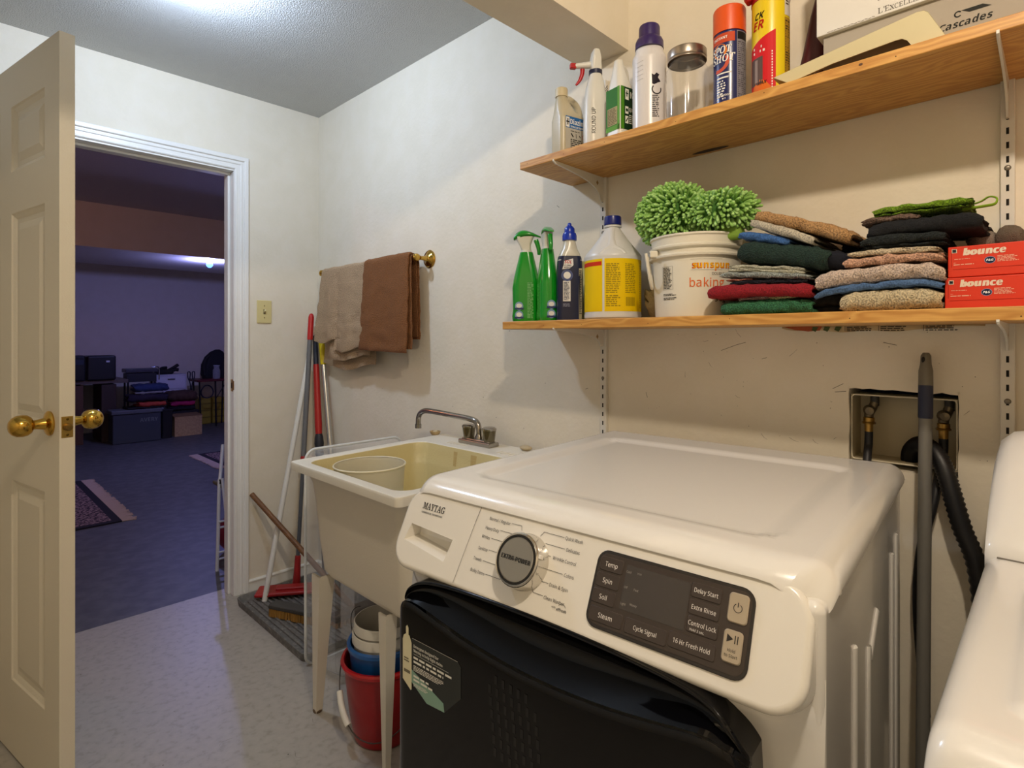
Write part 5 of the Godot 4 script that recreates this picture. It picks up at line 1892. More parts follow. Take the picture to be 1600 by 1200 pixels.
	fine_print(b, bm, 0.007, 0.108, 0.026, 0.05, 12, 31)
	put(b, "print", vc, o)
	# --- empty glass jar
	o = thing("glass_jar", "empty clear glass jar with a dull metal screw lid", "jar", Vector3(2.209, Y, 0.14), facing(2.209, 0.14))
	var gl := mat("#eef1ec", 0.03, 0.0, {"alpha": 0.04})
	b = MB.new()
	b.lathe([Vector2(0, 0.0), Vector2(0.046, 0.0), Vector2(0.051, 0.004), Vector2(0.0525, 0.012), Vector2(0.0525, 0.135), Vector2(0.050, 0.150), Vector2(0.044, 0.160), Vector2(0.0425, 0.168), Vector2(0.0425, 0.196)], 40)
	put(b, "jar_glass", gl, o)
	b = MB.new().lathe([Vector2(0.0462, 0.170), Vector2(0.0475, 0.1705), Vector2(0.0475, 0.174), Vector2(0.0462, 0.176), Vector2(0.0475, 0.179), Vector2(0.0475, 0.1955), Vector2(0.0455, 0.198), Vector2(0.038, 0.1985), Vector2(0.037, 0.1975), Vector2(0, 0.1975)], 40)
	put(b, "lid", mat("#9a8f82", 0.3, 0.9), o)
	# --- blue aerosol with orange cap
	o = thing("spot_remover_can", "blue aerosol can with an orange cap beside the glass jar", "spray can", Vector3(2.317, Y, 0.14), facing(2.317, 0.14))
	var R := 0.0362
	b = MB.new().lathe([Vector2(0, 0), Vector2(R - 0.002, 0), Vector2(R, 0.003), Vector2(R, 0.192), Vector2(R - 0.001, 0.196), Vector2(R - 0.003, 0.198), Vector2(0, 0.198)], 36)
	put(b, "can", mat("#1d2358", 0.25), o)
	b = MB.new().lathe([Vector2(0, 0.196), Vector2(R + 0.0006, 0.196), Vector2(R + 0.0004, 0.252), Vector2(R - 0.0015, 0.256), Vector2(R - 0.006, 0.2572), Vector2(0, 0.2575)], 36)
	put(b, "cap", mat("#dd5415", 0.35), o)
	b = MB.new()
	var c1 := round_map(R, 0, 0, 0.0003)
	var c2 := round_map(R, 0, 0, 0.0006)
	var c3 := round_map(R, 0, 0, 0.0009)
	b.col = lin("#c04a2a")
	rect(b, c1, -0.05, 0.168, 0.012, 0.190, 16, 1)
	b.col = lin("#83808a")
	rect(b, c1, 0.0165, 0.0, 0.052, 0.192, 10, 1)
	b.col = lin("#201d20")
	rect(b, c2, 0.018, 0.172, 0.05, 0.190, 8, 1)
	b.col = lin("#d67a2a")
	disc(b, c2, -0.022, 0.150, 0.017, 0.017, 22)
	b.col = lin("#c4553f")
	ring(b, c1, -0.026, 0.126, 0.018, 0.026, -1.9, 0.5, 14)
	b.col = lin("#e9e7e2")
	words(b, c3, "SPOT", -0.020, 0.152, 0.0155, 0, true, "Droid Serif", 0.85, 0.15)
	words(b, c3, "SHOT", -0.016, 0.132, 0.0165, 0, true, "Droid Serif", 0.85, 0.15)
	words(b, c3, "INSTANT", -0.022, 0.1795, 0.006, 0, true)
	rect(b, c2, -0.03, 0.0955, 0.004, 0.0985, 6, 1)
	rect(b, c2, -0.03, 0.085, -0.002, 0.0885, 6, 1)
	fine_print(b, c2, -0.03, 0.082, -0.008, 0.035, 8, 12)
	words(b, c3, "ATTENTION", -0.014, 0.045, 0.0042, 0, true)
	b.col = lin("#514d55")
	fine_print(b, c2, 0.019, 0.168, 0.044, 0.01, 34, 13)
	put(b, "label", vc, o)
	# --- yellow and red aerosol
	o = thing("insect_spray_can", "yellow and red aerosol can with a red trigger cap", "spray can", Vector3(2.411, Y, 0.14), facing(2.411, 0.14))
	R = 0.0392
	b = MB.new().lathe([Vector2(0, 0), Vector2(R - 0.002, 0), Vector2(R, 0.003), Vector2(R, 0.232), Vector2(R - 0.003, 0.238), Vector2(0, 0.238)], 36)
	put(b, "can", mat("#e2c516", 0.28), o)
	b = MB.new().lathe([Vector2(0, 0.232), Vector2(R + 0.001, 0.232), Vector2(R + 0.001, 0.246), Vector2(R - 0.004, 0.252), Vector2(0.03, 0.285), Vector2(0.02, 0.292), Vector2(0, 0.293)], 36)
	b.at(Vector3(-0.034, 0.256, 0.012), Vector3(0, 0, 0.5)).rbox(Vector3.ZERO, Vector3(0.042, 0.022, 0.026), 0.006, 2)
	put(b, "trigger_cap", mat("#a9171a", 0.35), o)
	b = MB.new()
	c1 = round_map(R, 0, 0, 0.0003)
	c2 = round_map(R, 0, 0, 0.0006)
	c3 = round_map(R, 0, 0, 0.0009)
	b.col = lin("#c81f24")
	for k in 12:
		var xa := lerpf(-0.055, 0.0105, k / 12.0)
		var xb := lerpf(-0.055, 0.0105, (k + 1) / 12.0)
		var ya := lerpf(0.128, 0.158, k / 12.0)
		var yb := lerpf(0.128, 0.158, (k + 1) / 12.0)
		b.quad(c1.call(xa, 0.0), c1.call(xb, 0.0), c1.call(xb, yb), c1.call(xa, ya))
	b.col = lin("#5c4a44")
	rect(b, c2, -0.05, 0.045, -0.016, 0.105, 8, 1)
	b.col = lin("#8f7f78")
	rect(b, c3, -0.036, 0.05, -0.028, 0.10, 3, 1)
	b.col = lin("#d2691e")
	for k in 10:
		var xa := lerpf(-0.05, 0.004, k / 10.0)
		var xb := lerpf(-0.05, 0.004, (k + 1) / 10.0)
		b.quad(c2.call(xa, 0.0), c2.call(xb, 0.0), c2.call(xb, 0.028 + 0.026 * sin(PI * (k + 1) / 10.0)), c2.call(xa, 0.028 + 0.026 * sin(PI * k / 10.0)))
	b.col = lin("#1b1613")
	words(b, c3, "MAX", -0.018, 0.046, 0.007, 0, true, "Droid Sans", 1.0, 0.2)
	words(b, c3, "CK", -0.024, 0.196, 0.014, 0, true, "Droid Sans", 0.9, 0.25)
	b.col = lin("#b3171c")
	words(b, c3, "ER", -0.026, 0.176, 0.019, 0, true, "Droid Sans", 0.9, 0.25)
	b.col = lin("#e9ded2")
	fine_print(b, c3, -0.04, 0.132, -0.008, 0.112, 2, 14)
	for k in 14:
		rect(b, c2, 0.002, 0.030 + k * 0.006, 0.0045, 0.0335 + k * 0.006)
	b.col = lin("#cfc9bf")
	rect(b, c1, 0.031, 0.19, 0.055, 0.231, 8, 1)
	b.col = lin("#a9832a")
	rect(b, c1, 0.031, 0.02, 0.055, 0.185, 8, 1)
	b.col = lin("#4a3b22")
	fine_print(b, c2, 0.033, 0.18, 0.052, 0.03, 26, 15)
	fine_print(b, c2, 0.034, 0.224, 0.05, 0.212, 2, 16)
	put(b, "label", vc, o)
	# --- cream plastic tray lying upside down
	o = thing("plastic_tray", "cream plastic tray lying upside down and tilted in front of the carton", "tray", Vector3(2.45, Y, 0.235))
	var cr := mat("#c9bd93", 0.4)
	b = MB.new()
	var out := PackedVector2Array([Vector2(0.0, 0.0235), Vector2(0.246, 0.0615), Vector2(0.256, 0.060), Vector2(0.262, 0.055), Vector2(0.286, 0.006), Vector2(0.262, 0.001), Vector2(0.238, 0.0055), Vector2(0.232, 0.016), Vector2(0.224, 0.022), Vector2(0.214, 0.0225), Vector2(0.11, 0.0155), Vector2(0.030, 0.003)])
	b.prism(out, -0.0025, 0.0, false, 0.0008)
	put(b, "front_wall", cr, o)
	b = MB.new()
	var up := []
	for p in [Vector2(0.0, 0.0235), Vector2(0.12, 0.042), Vector2(0.246, 0.0612), Vector2(0.256, 0.0597), Vector2(0.262, 0.0545), Vector2(0.274, 0.030), Vector2(0.286, 0.006)]:
		up.append(p)
	for k in up.size() - 1:
		var a0: Vector2 = up[k]
		var a1: Vector2 = up[k + 1]
		b.quad(Vector3(a0.x, a0.y, 0), Vector3(a1.x, a1.y, 0), Vector3(a1.x, a1.y, -0.055), Vector3(a0.x, a0.y, -0.055))
		var dn := Vector2(0.0, -0.0022) if k < 3 else Vector2(-0.0022, -0.001)
		b.quad(Vector3(a0.x + dn.x, a0.y + dn.y, -0.055), Vector3(a1.x + dn.x, a1.y + dn.y, -0.055), Vector3(a1.x + dn.x, a1.y + dn.y, 0), Vector3(a0.x + dn.x, a0.y + dn.y, 0))
		b.quad(Vector3(a0.x, a0.y, -0.055), Vector3(a1.x, a1.y, -0.055), Vector3(a1.x + dn.x, a1.y + dn.y, -0.055), Vector3(a0.x + dn.x, a0.y + dn.y, -0.055))
	put(b, "tray_floor", cr, o)
	# --- paper carton with separate lid
	o = thing("paper_carton", "white paper carton with a separate lid on the upper shelf", "box", Vector3(2.52, Y, 0.0))
	b = MB.new()
	b.rbox(Vector3(0.215, 0.075, 0.1), Vector3(0.41, 0.15, 0.164), 0.002, 1)
	var bx := put(b, "carton", mat("#a39a8c", 0.75), o)
	b = MB.new()
	b.rbox(Vector3(0.215, 0.215, 0.1), Vector3(0.43, 0.235, 0.184), 0.002, 1)
	var ld := put(b, "lid", mat("#d9d6cf", 0.6), o)
	b = MB.new()
	b.col = lin("#4a463f")
	var lm := flat_map(Vector3(0, 0, 0.1924), Vector3.RIGHT, Vector3.UP)
	words(b, lm, "L'", 0.108, 0.108, 0.010, -1, false, "Droid Serif")
	words(b, lm, "E", 0.119, 0.108, 0.010, -1, false, "Droid Serif")
	words(b, lm, "XCELLENCE", 0.127, 0.107, 0.0082, -1, false, "Droid Serif")
	fine_print(b, lm, 0.108, 0.135, 0.16, 0.126, 1, 5)
	b.col = lin("#8d867a")
	for k in 14:
		line(b, lm, Vector2(0.02 + k * 0.006, 0.1005 + 0.001 * sin(k * 3.0)), Vector2(0.025 + k * 0.006, 0.1003), 0.0012)
	put(b, "lid_print", vc, ld)
	b = MB.new()
	b.col = lin("#211d1a")
	var cm := flat_map(Vector3(0, 0, 0.1824), Vector3.RIGHT, Vector3.UP)
	words(b, cm, "Cascades", 0.238, 0.041, 0.0122, 0, true, "Droid Sans", 1.0, 0.22)
	poly(b, cm, PackedVector2Array([Vector2(0.232, 0.063), Vector2(0.262, 0.063), Vector2(0.274, 0.056), Vector2(0.244, 0.056)]))
	ring(b, cm, 0.228, 0.058, 0.0035, 0.0058, 0.6, 5.6, 16)
	disc(b, cm, 0.316, 0.062, 0.012)
	put(b, "carton_print", vc, bx)
	# --- dark red bag squeezed behind the carton
	b = MB.new()
	b.loft([loop(0.07, 0.05, 0.02, 0.0), loop(0.066, 0.055, 0.022, 0.05, 4, -0.006), loop(0.05, 0.05, 0.02, 0.12, 4, 0.004), loop(0.035, 0.04, 0.015, 0.20, 4, 0.012), loop(0.02, 0.03, 0.009, 0.25, 4, 0.018)])
	var bag := put(b, "cloth_bag", mat("#4a141c", 0.5))
	bag.position = Vector3(2.482, Y, 0.075)
	tag(bag, "dark red bag standing between the yellow can and the carton", "bag")

# ------------------------------------------------------------------ lower shelf
func trigger_bottle(o: Node3D, emblem_x: float) -> void:
	var gr := mat("#0f8f1d", 0.16, 0.0, {"coat": 0.4})
	var b := MB.new()
	b.loft(loops([[0.0, 0.080, 0.050, 0.022], [0.006, 0.089, 0.057, 0.027], [0.02, 0.092, 0.059, 0.028], [0.04, 0.087, 0.056, 0.027], [0.11, 0.090, 0.057, 0.027], [0.135, 0.083, 0.053, 0.025], [0.17, 0.067, 0.046, 0.022], [0.20, 0.052, 0.040, 0.019], [0.222, 0.042, 0.035, 0.017]], 6))
	put(b, "bottle", gr, o)
	b = MB.new().lathe([Vector2(0, 0.220), Vector2(0.0175, 0.220), Vector2(0.0175, 0.229), Vector2(0, 0.229)], 22)
	put(b, "collar", mat("#d9d8ce", 0.35), o)
	# head points along +x
	b = MB.new()
	b.loft(loops([[0.228, 0.030, 0.028, 0.009], [0.245, 0.036, 0.028, 0.009, -0.004], [0.262, 0.050, 0.028, 0.009, -0.006], [0.272, 0.056, 0.028, 0.009, -0.004]], 4))
	var head := put(b, "spray_head", mat("#cfcdbd", 0.4), o)
	b = MB.new()
	var rows := []
	for k in 13:
		var u := k / 12.0
		var x := lerpf(-0.040, 0.046, u)
		var top := 0.272 + 0.022 * sin(PI * pow(u, 0.75)) * (1.0 - 0.25 * u)
		var w := 0.0155 * pow(sin(PI * (0.1 + 0.82 * u)), 0.5)
		var bot := 0.262 + 0.008 * sin(PI * u) + 0.006 * u
		rows.append(PackedVector3Array([Vector3(x, bot, w), Vector3(x, lerpf(bot, top, 0.6), w), Vector3(x, top, w * 0.55), Vector3(x, top, -w * 0.55), Vector3(x, lerpf(bot, top, 0.6), -w), Vector3(x, bot, -w)]))
	b.grid(rows, true)
	b.fan(rows[0], Vector3.LEFT)
	b.fan(rows[12], Vector3.RIGHT)
	put(b, "head_cover", gr, head)
	b = MB.new().tube(smooth_path([Vector3(0.030, 0.262, 0), Vector3(0.036, 0.245, 0), Vector3(0.040, 0.228, 0), Vector3(0.040, 0.214, 0)], 4), [0.0075, 0.0078, 0.0078, 0.0076, 0.0074, 0.0072, 0.007, 0.007, 0.0068, 0.0066, 0.006, 0.0055, 0.004], 8)
	put(b, "trigger", gr, head)

func emblems(o: Node3D, x: float, map: Callable, map2: Callable) -> void:
	var b := MB.new()
	for y in [0.016, 0.044]:
		b.col = lin("#7c9fc4")
		disc(b, map, x, y + 0.007, 0.013, 0.0135, 20)
		b.col = lin("#e6e8e6")
		disc(b, map2, x, y + 0.008, 0.009, 0.007, 18)
		b.col = lin("#1a2c63")
		rect(b, map2, x - 0.0145, y - 0.004, x + 0.0145, y + 0.0015)
	put(b, "emblem", mat("#ffffff", 0.35, 0.0, {"vc": true}), o)

func folded(called: String, label: String, color: String, x0: float, x1: float, y0: float, th: float, layers: int, depth: float, zc: float, tilt := 0.0, turn := 0.0, sd := 1, bump := "terry", amp := 0.003, dy := 0.0, cat := "towel", grp := "") -> Node3D:
	var b := MB.new()
	var w := x1 - x0
	var f := FastNoiseLite.new()
	f.seed = sd + 100
	f.frequency = 5.0
	var warp := func(p: Vector3, _s: float, u: float) -> Vector3:
		# layers slump a little and shift against each other
		var e := pow(absf(u * 2.0 - 1.0), 4.0)
		return Vector3(p.x + f.get_noise_2d(p.y * 60.0, 3.0) * 0.006, p.y - e * dy + f.get_noise_2d(p.x * 9.0, p.z * 9.0) * amp * 1.2, p.z + f.get_noise_2d(p.x * 8.0, p.y * 50.0) * 0.006)
	ribbon(b, fold_path(depth, layers, th / layers, layers % 2 == 0, 0.016), th / layers * 0.94, -w / 2, w / 2, maxi(12, int(w / 0.009)), sd, amp, warp)
	var o := put(b, called, mat(color, 0.95, 0.0, {"bump": bump, "color": "speck", "bump_scale": 0.75, "scale": 6.0}))
	o.position = Vector3((x0 + x1) / 2, y0, zc)
	o.rotation = Vector3(0, turn, tilt)
	tag(o, label, cat, grp)
	return o

func mop_head(called: String, label: String, ctr: Vector3, rad: Vector3, count: int, sd: int, droop: Vector3) -> Node3D:
	var o := thing(called, label, "mop", ctr)
	put(MB.new().ball(Vector3.ZERO, rad * 0.86, 20, 12), "backing", mat("#3f6d2a", 0.9), o)
	var rg := RandomNumberGenerator.new()
	rg.seed = sd
	for sh in 3:
		var b := MB.new()
		for k in range(sh, count, 3):
			var yy := 1.0 - 2.0 * (k + 0.5) / count
			var a := k * 2.399963 + rg.randf_range(-0.15, 0.15)
			var r := sqrt(1.0 - yy * yy)
			var d := Vector3(cos(a) * r, yy, sin(a) * r)
			if d.z < -0.55 or d.y < -0.75:
				continue
			var p := Vector3(d.x * rad.x, d.y * rad.y, d.z * rad.z) * 0.84
			var nn := Vector3(d.x / rad.x, d.y / rad.y, d.z / rad.z).normalized()
			var lean := Vector3(rg.randf_range(-0.7, 0.7), rg.randf_range(-0.7, 0.3), rg.randf_range(-0.5, 0.7)) + droop
			var e := (nn + lean * 0.75).normalized()
			var L := rg.randf_range(0.013, 0.019)
			var q := p + nn * 0.004 + e * L * 0.5
			var q2 := q + (e + nn * 0.1 + droop * 0.3).normalized() * L * 0.55
			var rr := rg.randf_range(0.0034, 0.0041)
			b.tube([p, q, q2, q2 + (q2 - q).normalized() * rr * 0.7, q2 + (q2 - q).normalized() * rr * 1.0], [rr * 0.9, rr, rr, rr * 0.72, rr * 0.25], 6)
		var pt := put(b, "chenille_fingers", mat(["#96c466", "#abd582", "#83b053"][sh], 0.85, 0.0, {"rim": 0.3}), o)
		pt.set_meta("kind", "stuff")
	return o

func build_lower_items() -> void:
	var Y := 1.273
	var vc := mat("#ffffff", 0.55, 0.0, {"vc": true, "spec": 0.3})
	var o := thing("spray_bottle", "green spray bottle with its trigger turned towards the second green bottle", "spray bottle", Vector3(1.662, Y, 0.14), facing(1.662, 0.14, -6), "green spray bottles")
	trigger_bottle(o, 0.0)
	emblems(o, -0.020, flat_map(Vector3(0, 0, 0.0298), Vector3.RIGHT, Vector3.UP), flat_map(Vector3(0, 0, 0.0302), Vector3.RIGHT, Vector3.UP))
	var b := MB.new()
	b.col = lin("#7fc07c")
	fine_print(b, flat_map(Vector3(0, 0, 0.0298), Vector3.RIGHT, Vector3.UP), 0.006, 0.125, 0.026, 0.012, 24, 4)
	put(b, "fine_print", vc, o)
	o = thing("spray_bottle", "green spray bottle seen nozzle-on beside the navy bottle", "spray bottle", Vector3(1.754, Y, 0.145), facing(1.754, 0.145, -75), "green spray bottles")
	trigger_bottle(o, 0.0)
	# its narrow end is turned to the room
	emblems(o, 0.0, flat_map(Vector3(0.0462, 0, 0), Vector3.FORWARD, Vector3.UP), flat_map(Vector3(0.0466, 0, 0), Vector3.FORWARD, Vector3.UP))
	# --- navy toilet cleaner bottle
	o = thing("toilet_cleaner_bottle", "navy labelled cleaner bottle with a stepped blue nozzle cap", "bottle", Vector3(1.832, Y, 0.135), facing(1.832, 0.135, 10))
	b = MB.new()
	b.loft(loops([[0.0, 0.070, 0.05, 0.016], [0.005, 0.076, 0.056, 0.018], [0.13, 0.076, 0.054, 0.018], [0.18, 0.072, 0.05, 0.018], [0.20, 0.060, 0.046, 0.018], [0.215, 0.045, 0.04, 0.018], [0.235, 0.036, 0.034, 0.0165], [0.243, 0.034, 0.034, 0.0165]], 5))
	put(b, "bottle", mat("#c9c5b4", 0.25), o)
	b = MB.new()
	b.loft(loops([[0.004, 0.0772, 0.0572, 0.0185], [0.13, 0.0772, 0.0552, 0.0185], [0.176, 0.0732, 0.0512, 0.0185], [0.192, 0.067, 0.049, 0.0185]], 5), false, false)
	put(b, "wrap_label", mat("#151a38", 0.3), o)
	b = MB.new().lathe([Vector2(0, 0.240), Vector2(0.0215, 0.240), Vector2(0.0215, 0.254), Vector2(0.019, 0.262), Vector2(0.0155, 0.264), Vector2(0.0152, 0.276), Vector2(0.010, 0.282), Vector2(0.0065, 0.285), Vector2(0.006, 0.290), Vector2(0.003, 0.293), Vector2(0, 0.293)], 26)
	put(b, "nozzle_cap", mat("#1433a8", 0.25), o)
	b = MB.new()
	var f1 := func(x: float, y: float) -> Vector3: return Vector3(x, y, 0.0291 - maxf(y - 0.13, 0.0) * 0.06 - maxf(absf(x) - 0.02, 0.0) * 0.25)
	var f2 := func(x: float, y: float) -> Vector3: return Vector3(x, y, 0.0295 - maxf(y - 0.13, 0.0) * 0.06 - maxf(absf(x) - 0.02, 0.0) * 0.25)
	b.col = lin("#e8e6e2")
	poly(b, f1, PackedVector2Array([Vector2(-0.020, 0.176), Vector2(0.006, 0.184), Vector2(0.007, 0.164), Vector2(-0.004, 0.154), Vector2(-0.026, 0.152), Vector2(-0.022, 0.164)]))
	b.col = lin("#b8283c")
	words(b, f2, "LYSOL".substr(2, 3), -0.008, 0.174, 0.010, 0, true, "Droid Sans", 0.85, 0.25)
	b.col = lin("#23263d")
	words(b, f2, "CLING", -0.010, 0.163, 0.005, 0, true)
	words(b, f2, "POWER", -0.010, 0.1565, 0.0045, 0, true)
	b.col = lin("#5b648f")
	disc(b, f1, -0.012, 0.134, 0.017)
	b.col = lin("#e6e4de")
	disc(b, f2, -0.012, 0.134, 0.0105)
	rect(b, f1, -0.024, 0.058, -0.002, 0.118)
	b.col = lin("#3a3f5c")
	ring(b, f1, -0.012, 0.134, 0.0135, 0.0145)
	fine_print(b, f2, -0.022, 0.115, -0.004, 0.061, 15, 5)
	b.col = lin("#8d90a3")
	fine_print(b, f1, -0.024, 0.052, 0.002, 0.042, 3, 6)
	b.col = lin("#b5ab83")
	rect(b, f1, 0.023, 0.006, 0.033, 0.155)
	b.col = lin("#3d3a33")
	fine_print(b, f2, 0.024, 0.150, 0.032, 0.02, 26, 7)
	put(b, "label_print", vc, o)
	# pale box standing behind it
	b = MB.new().rbox(Vector3(0, 0.095, 0), Vector3(0.10, 0.19, 0.03), 0.002, 1)
	var bx := put(b, "soap_pouch", mat("#cfc687", 0.5))
	bx.position = Vector3(1.838, Y, 0.032)
	tag(bx, "pale yellow pouch standing against the wall behind the navy bottle", "pouch")
	# --- bleach jug
	o = thing("bleach_jug", "big white jug with a yellow label and blue cap", "jug", Vector3(1.978, Y, 0.125), facing(1.978, 0.125))
	var R := 0.0795
	var hz := mat("#d3d3d0", 0.3)
	b = MB.new().lathe([Vector2(0, 0), Vector2(R - 0.008, 0), Vector2(R - 0.001, 0.006), Vector2(R, 0.014), Vector2(R - 0.0015, 0.018), Vector2(R - 0.0015, 0.166), Vector2(R, 0.170), Vector2(R, 0.176), Vector2(R - 0.006, 0.186), Vector2(R - 0.018, 0.200), Vector2(0.044, 0.222), Vector2(0.026, 0.248), Vector2(0.0195, 0.258), Vector2(0.0195, 0.268), Vector2(0, 0.268)], 48)
	put(b, "jug_body", hz, o)
	# grip column running from the neck into the shoulder
	b = MB.new()
	b.loft([loop(0.082, 0.02, 0.009, 0.178, 5, 0, 0.062), loop(0.062, 0.022, 0.0095, 0.19, 5, 0, 0.058), loop(0.030, 0.024, 0.0105, 0.202, 5, -0.002, 0.05), loop(0.022, 0.026, 0.0108, 0.222, 5, -0.002, 0.034), loop(0.022, 0.026, 0.0108, 0.248, 5, -0.002, 0.016), loop(0.026, 0.03, 0.0125, 0.262, 5, 0, 0.004)])
	put(b, "grip", hz, o)
	b = MB.new().lathe([Vector2(0.0195, 0.258), Vector2(0.0245, 0.260), Vector2(0.0245, 0.264), Vector2(0.02, 0.266)], 30)
	put(b, "neck_ring", hz, o)
	b = MB.new().lathe([Vector2(0, 0.266), Vector2(0.0235, 0.266), Vector2(0.0245, 0.268), Vector2(0.0238, 0.288), Vector2(0.022, 0.2905), Vector2(0, 0.291)], 30)
	put(b, "cap", mat("#15206e", 0.25), o)
	b = MB.new()
	var c1 := round_map(R - 0.0015, 0, 0, 0.0004)
	var c2 := round_map(R - 0.0015, 0, 0, 0.0008)
	b.col = lin("#e6c400")
	rect(b, c1, -0.022, 0.022, 0.118, 0.164, 26, 1)
	rect(b, c1, -0.118, 0.022, -0.028, 0.164, 18, 1)
	b.col = lin("#c8321a")
	rect(b, c2, -0.118, 0.146, -0.030, 0.157, 18, 1)
	b.col = lin("#8f7a18")
	fine_print(b, c2, -0.018, 0.151, 0.022, 0.070, 17, 8)
	fine_print(b, c2, 0.034, 0.151, 0.070, 0.070, 17, 9)
	fine_print(b, c2, -0.018, 0.066, 0.022, 0.034, 6, 10)
	for k in 18:
		var w := 0.0012 if k % 3 else 0.002
		rect(b, c2, 0.036 + k * 0.0017, 0.036, 0.036 + k * 0.0017 + w * 0.6, 0.060)
	for k in 24:
		rect(b, c2, 0.0905, 0.032 + k * 0.0049, 0.0965, 0.0345 + k * 0.0049)
	put(b, "label", vc, o)
	# --- rag beside the bucket
	b = MB.new()
	var f := FastNoiseLite.new()
	f.seed = 3
	f.frequency = 22.0
	var rows := []
	for i in 13:
		var a := PI * i / 12 - PI / 2
		var row := PackedVector3Array()
		for j in 18:
			var t := TAU * j / 18
			var d := Vector3(cos(t) * cos(a), sin(a), sin(t) * cos(a))
			var k := 1.0 + 0.5 * f.get_noise_3dv(d * 0.09)
			row.append(Vector3(d.x * 0.03, 0.046 + d.y * 0.046, d.z * 0.04) * k)
		rows.append(row)
	b.grid(rows, true, false, true)
	var rag := put(b, "rag", mat("#d2c096", 0.95, 0.0, {"bump": "terry", "bump_scale": 0.8, "scale": 9.0}))
	rag.position = Vector3(2.08, Y, 0.055)
	tag(rag, "crumpled beige rag between the bleach jug and the white pail", "rag")
	# --- white pail
	o = thing("white_pail", "white plastic pail with orange baking lettering on the shelf", "bucket", Vector3(2.224, Y, 0.122), facing(2.224, 0.122))
	var wp := mat("#e0dac8", 0.35)
	b = MB.new()
	b.lathe([Vector2(0, 0), Vector2(0.096, 0), Vector2(0.0985, 0.003), Vector2(0.1055, 0.142), Vector2(0.1135, 0.144), Vector2(0.1145, 0.148), Vector2(0.1065, 0.153), Vector2(0.107, 0.163), Vector2(0.1145, 0.166), Vector2(0.115, 0.17), Vector2(0.1075, 0.174), Vector2(0.1085, 0.19), Vector2(0.112, 0.193), Vector2(0.112, 0.197), Vector2(0.1085, 0.198), Vector2(0.106, 0.196)], 56)
	b.lathe([Vector2(0.106, 0.196), Vector2(0.096, 0.005), Vector2(0, 0.004)], 56)
	put(b, "pail_wall", wp, o)
	var bail := []
	for k in 21:
		var a := PI * k / 20.0
		bail.append(Vector3(-0.104 + 0.012 * sin(a) - 0.012, 0.156 - 0.092 * sin(a) * 0.9, -0.02 + 0.068 * (1.0 - cos(a)) * 0.5 + 0.03))
	put(MB.new().tube(bail, 0.004, 8), "bail", wp, o)
	put(MB.new().rbox(Vector3(-0.098, 0.155, 0.06), Vector3(0.02, 0.018, 0.018), 0.004, 2), "handle_ear", wp, o)
	b = MB.new()
	var mk := func(lift: float) -> Callable:
		return func(x: float, y: float) -> Vector3:
			var r := 0.0985 + 0.007 * y / 0.142 + lift
			var a := x / 0.102
			return Vector3(sin(a) * r, y, cos(a) * r)
	var p1: Callable = mk.call(0.0005)
	var p2: Callable = mk.call(0.0008)
	var p3: Callable = mk.call(0.0011)
	b.col = lin("#6b655a")
	rect(b, p1, -0.012, 0.1335, 0.06, 0.1340, 14, 1)
	rect(b, p1, -0.012, 0.1085, 0.06, 0.1090, 14, 1)
	b.col = lin("#c8461a")
	words(b, p1, "sunspun", 0.036, 0.1205, 0.0165, 0, true, "Droid Sans", 0.98)
	b.col = lin("#f0b21c")
	words(b, p2, "sunspun", 0.036, 0.1212, 0.0145, 0, true, "Droid Sans", 1.06)
	b.col = lin("#dc6a28")
	words(b, p2, "baking", -0.014, 0.080, 0.020, -1, false, "Droid Sans", 1.0)
	b.col = lin("#2e2a26")
	words(b, p2, "DOUBLE", 0.036, 0.100, 0.0058, -1, false)
	words(b, p2, "5 kg", 0.044, 0.040, 0.010, -1, true)
	fine_print(b, p2, -0.082, 0.120, -0.056, 0.068, 15, 11)
	for q in [[-0.0845, 0.0665, -0.0840, 0.1215], [-0.0545, 0.0665, -0.0540, 0.1215], [-0.0845, 0.1212, -0.0540, 0.1216], [-0.0845, 0.0662, -0.0540, 0.0667]]:
		rect(b, p2, q[0], q[1], q[2], q[3], 4, 1)
	fine_print(b, p2, -0.084, 0.057, -0.046, 0.051, 2, 12)
	fine_print(b, p2, -0.084, 0.048, -0.044, 0.041, 2, 13)
	put(b, "pail_print", vc, o)
	# --- chenille mop heads stuffed in the pail
	mop_head("chenille_mop", "large round green chenille mop head in the white pail", Vector3(2.165, 1.535, 0.125), Vector3(0.093, 0.078, 0.080), 1050, 5, Vector3(-0.1, -0.25, 0.2))
	mop_head("chenille_mop", "smaller green chenille mop head hanging over the pail edge", Vector3(2.298, 1.522, 0.135), Vector3(0.078, 0.046, 0.066), 560, 8, Vector3(0.45, -0.35, 0.15))
	b = MB.new().rbox(Vector3.ZERO, Vector3(0.055, 0.05, 0.03), 0.01, 3)
	var cf := put(b, "cuff", mat("#7fa23c", 0.9), get_node("chenille_mop_001"))
	cf.position = Vector3(0.028, -0.045, 0.015)
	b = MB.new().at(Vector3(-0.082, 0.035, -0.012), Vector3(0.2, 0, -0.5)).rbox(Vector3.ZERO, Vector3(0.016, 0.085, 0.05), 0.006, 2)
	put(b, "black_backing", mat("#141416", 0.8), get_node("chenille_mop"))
	# --- pile of cloths next to the pail
	var g := "folded cloths in the pile beside the pail"
	folded("hand_towel", "bright green terry towel at the bottom of the pile by the pail", "#3c7f55", 2.336, 2.523, Y, 0.032, 2, 0.20, 0.128, 0, 0, 21, "terry", 0.003, 0.004, "towel", g)
	folded("wash_cloth", "thin pink patterned cloth between the red and bright green towels", "#a8827a", 2.376, 2.44, 1.304, 0.008, 2, 0.18, 0.138, 0, 0, 22, "terry", 0.002, 0.0, "cloth", g)
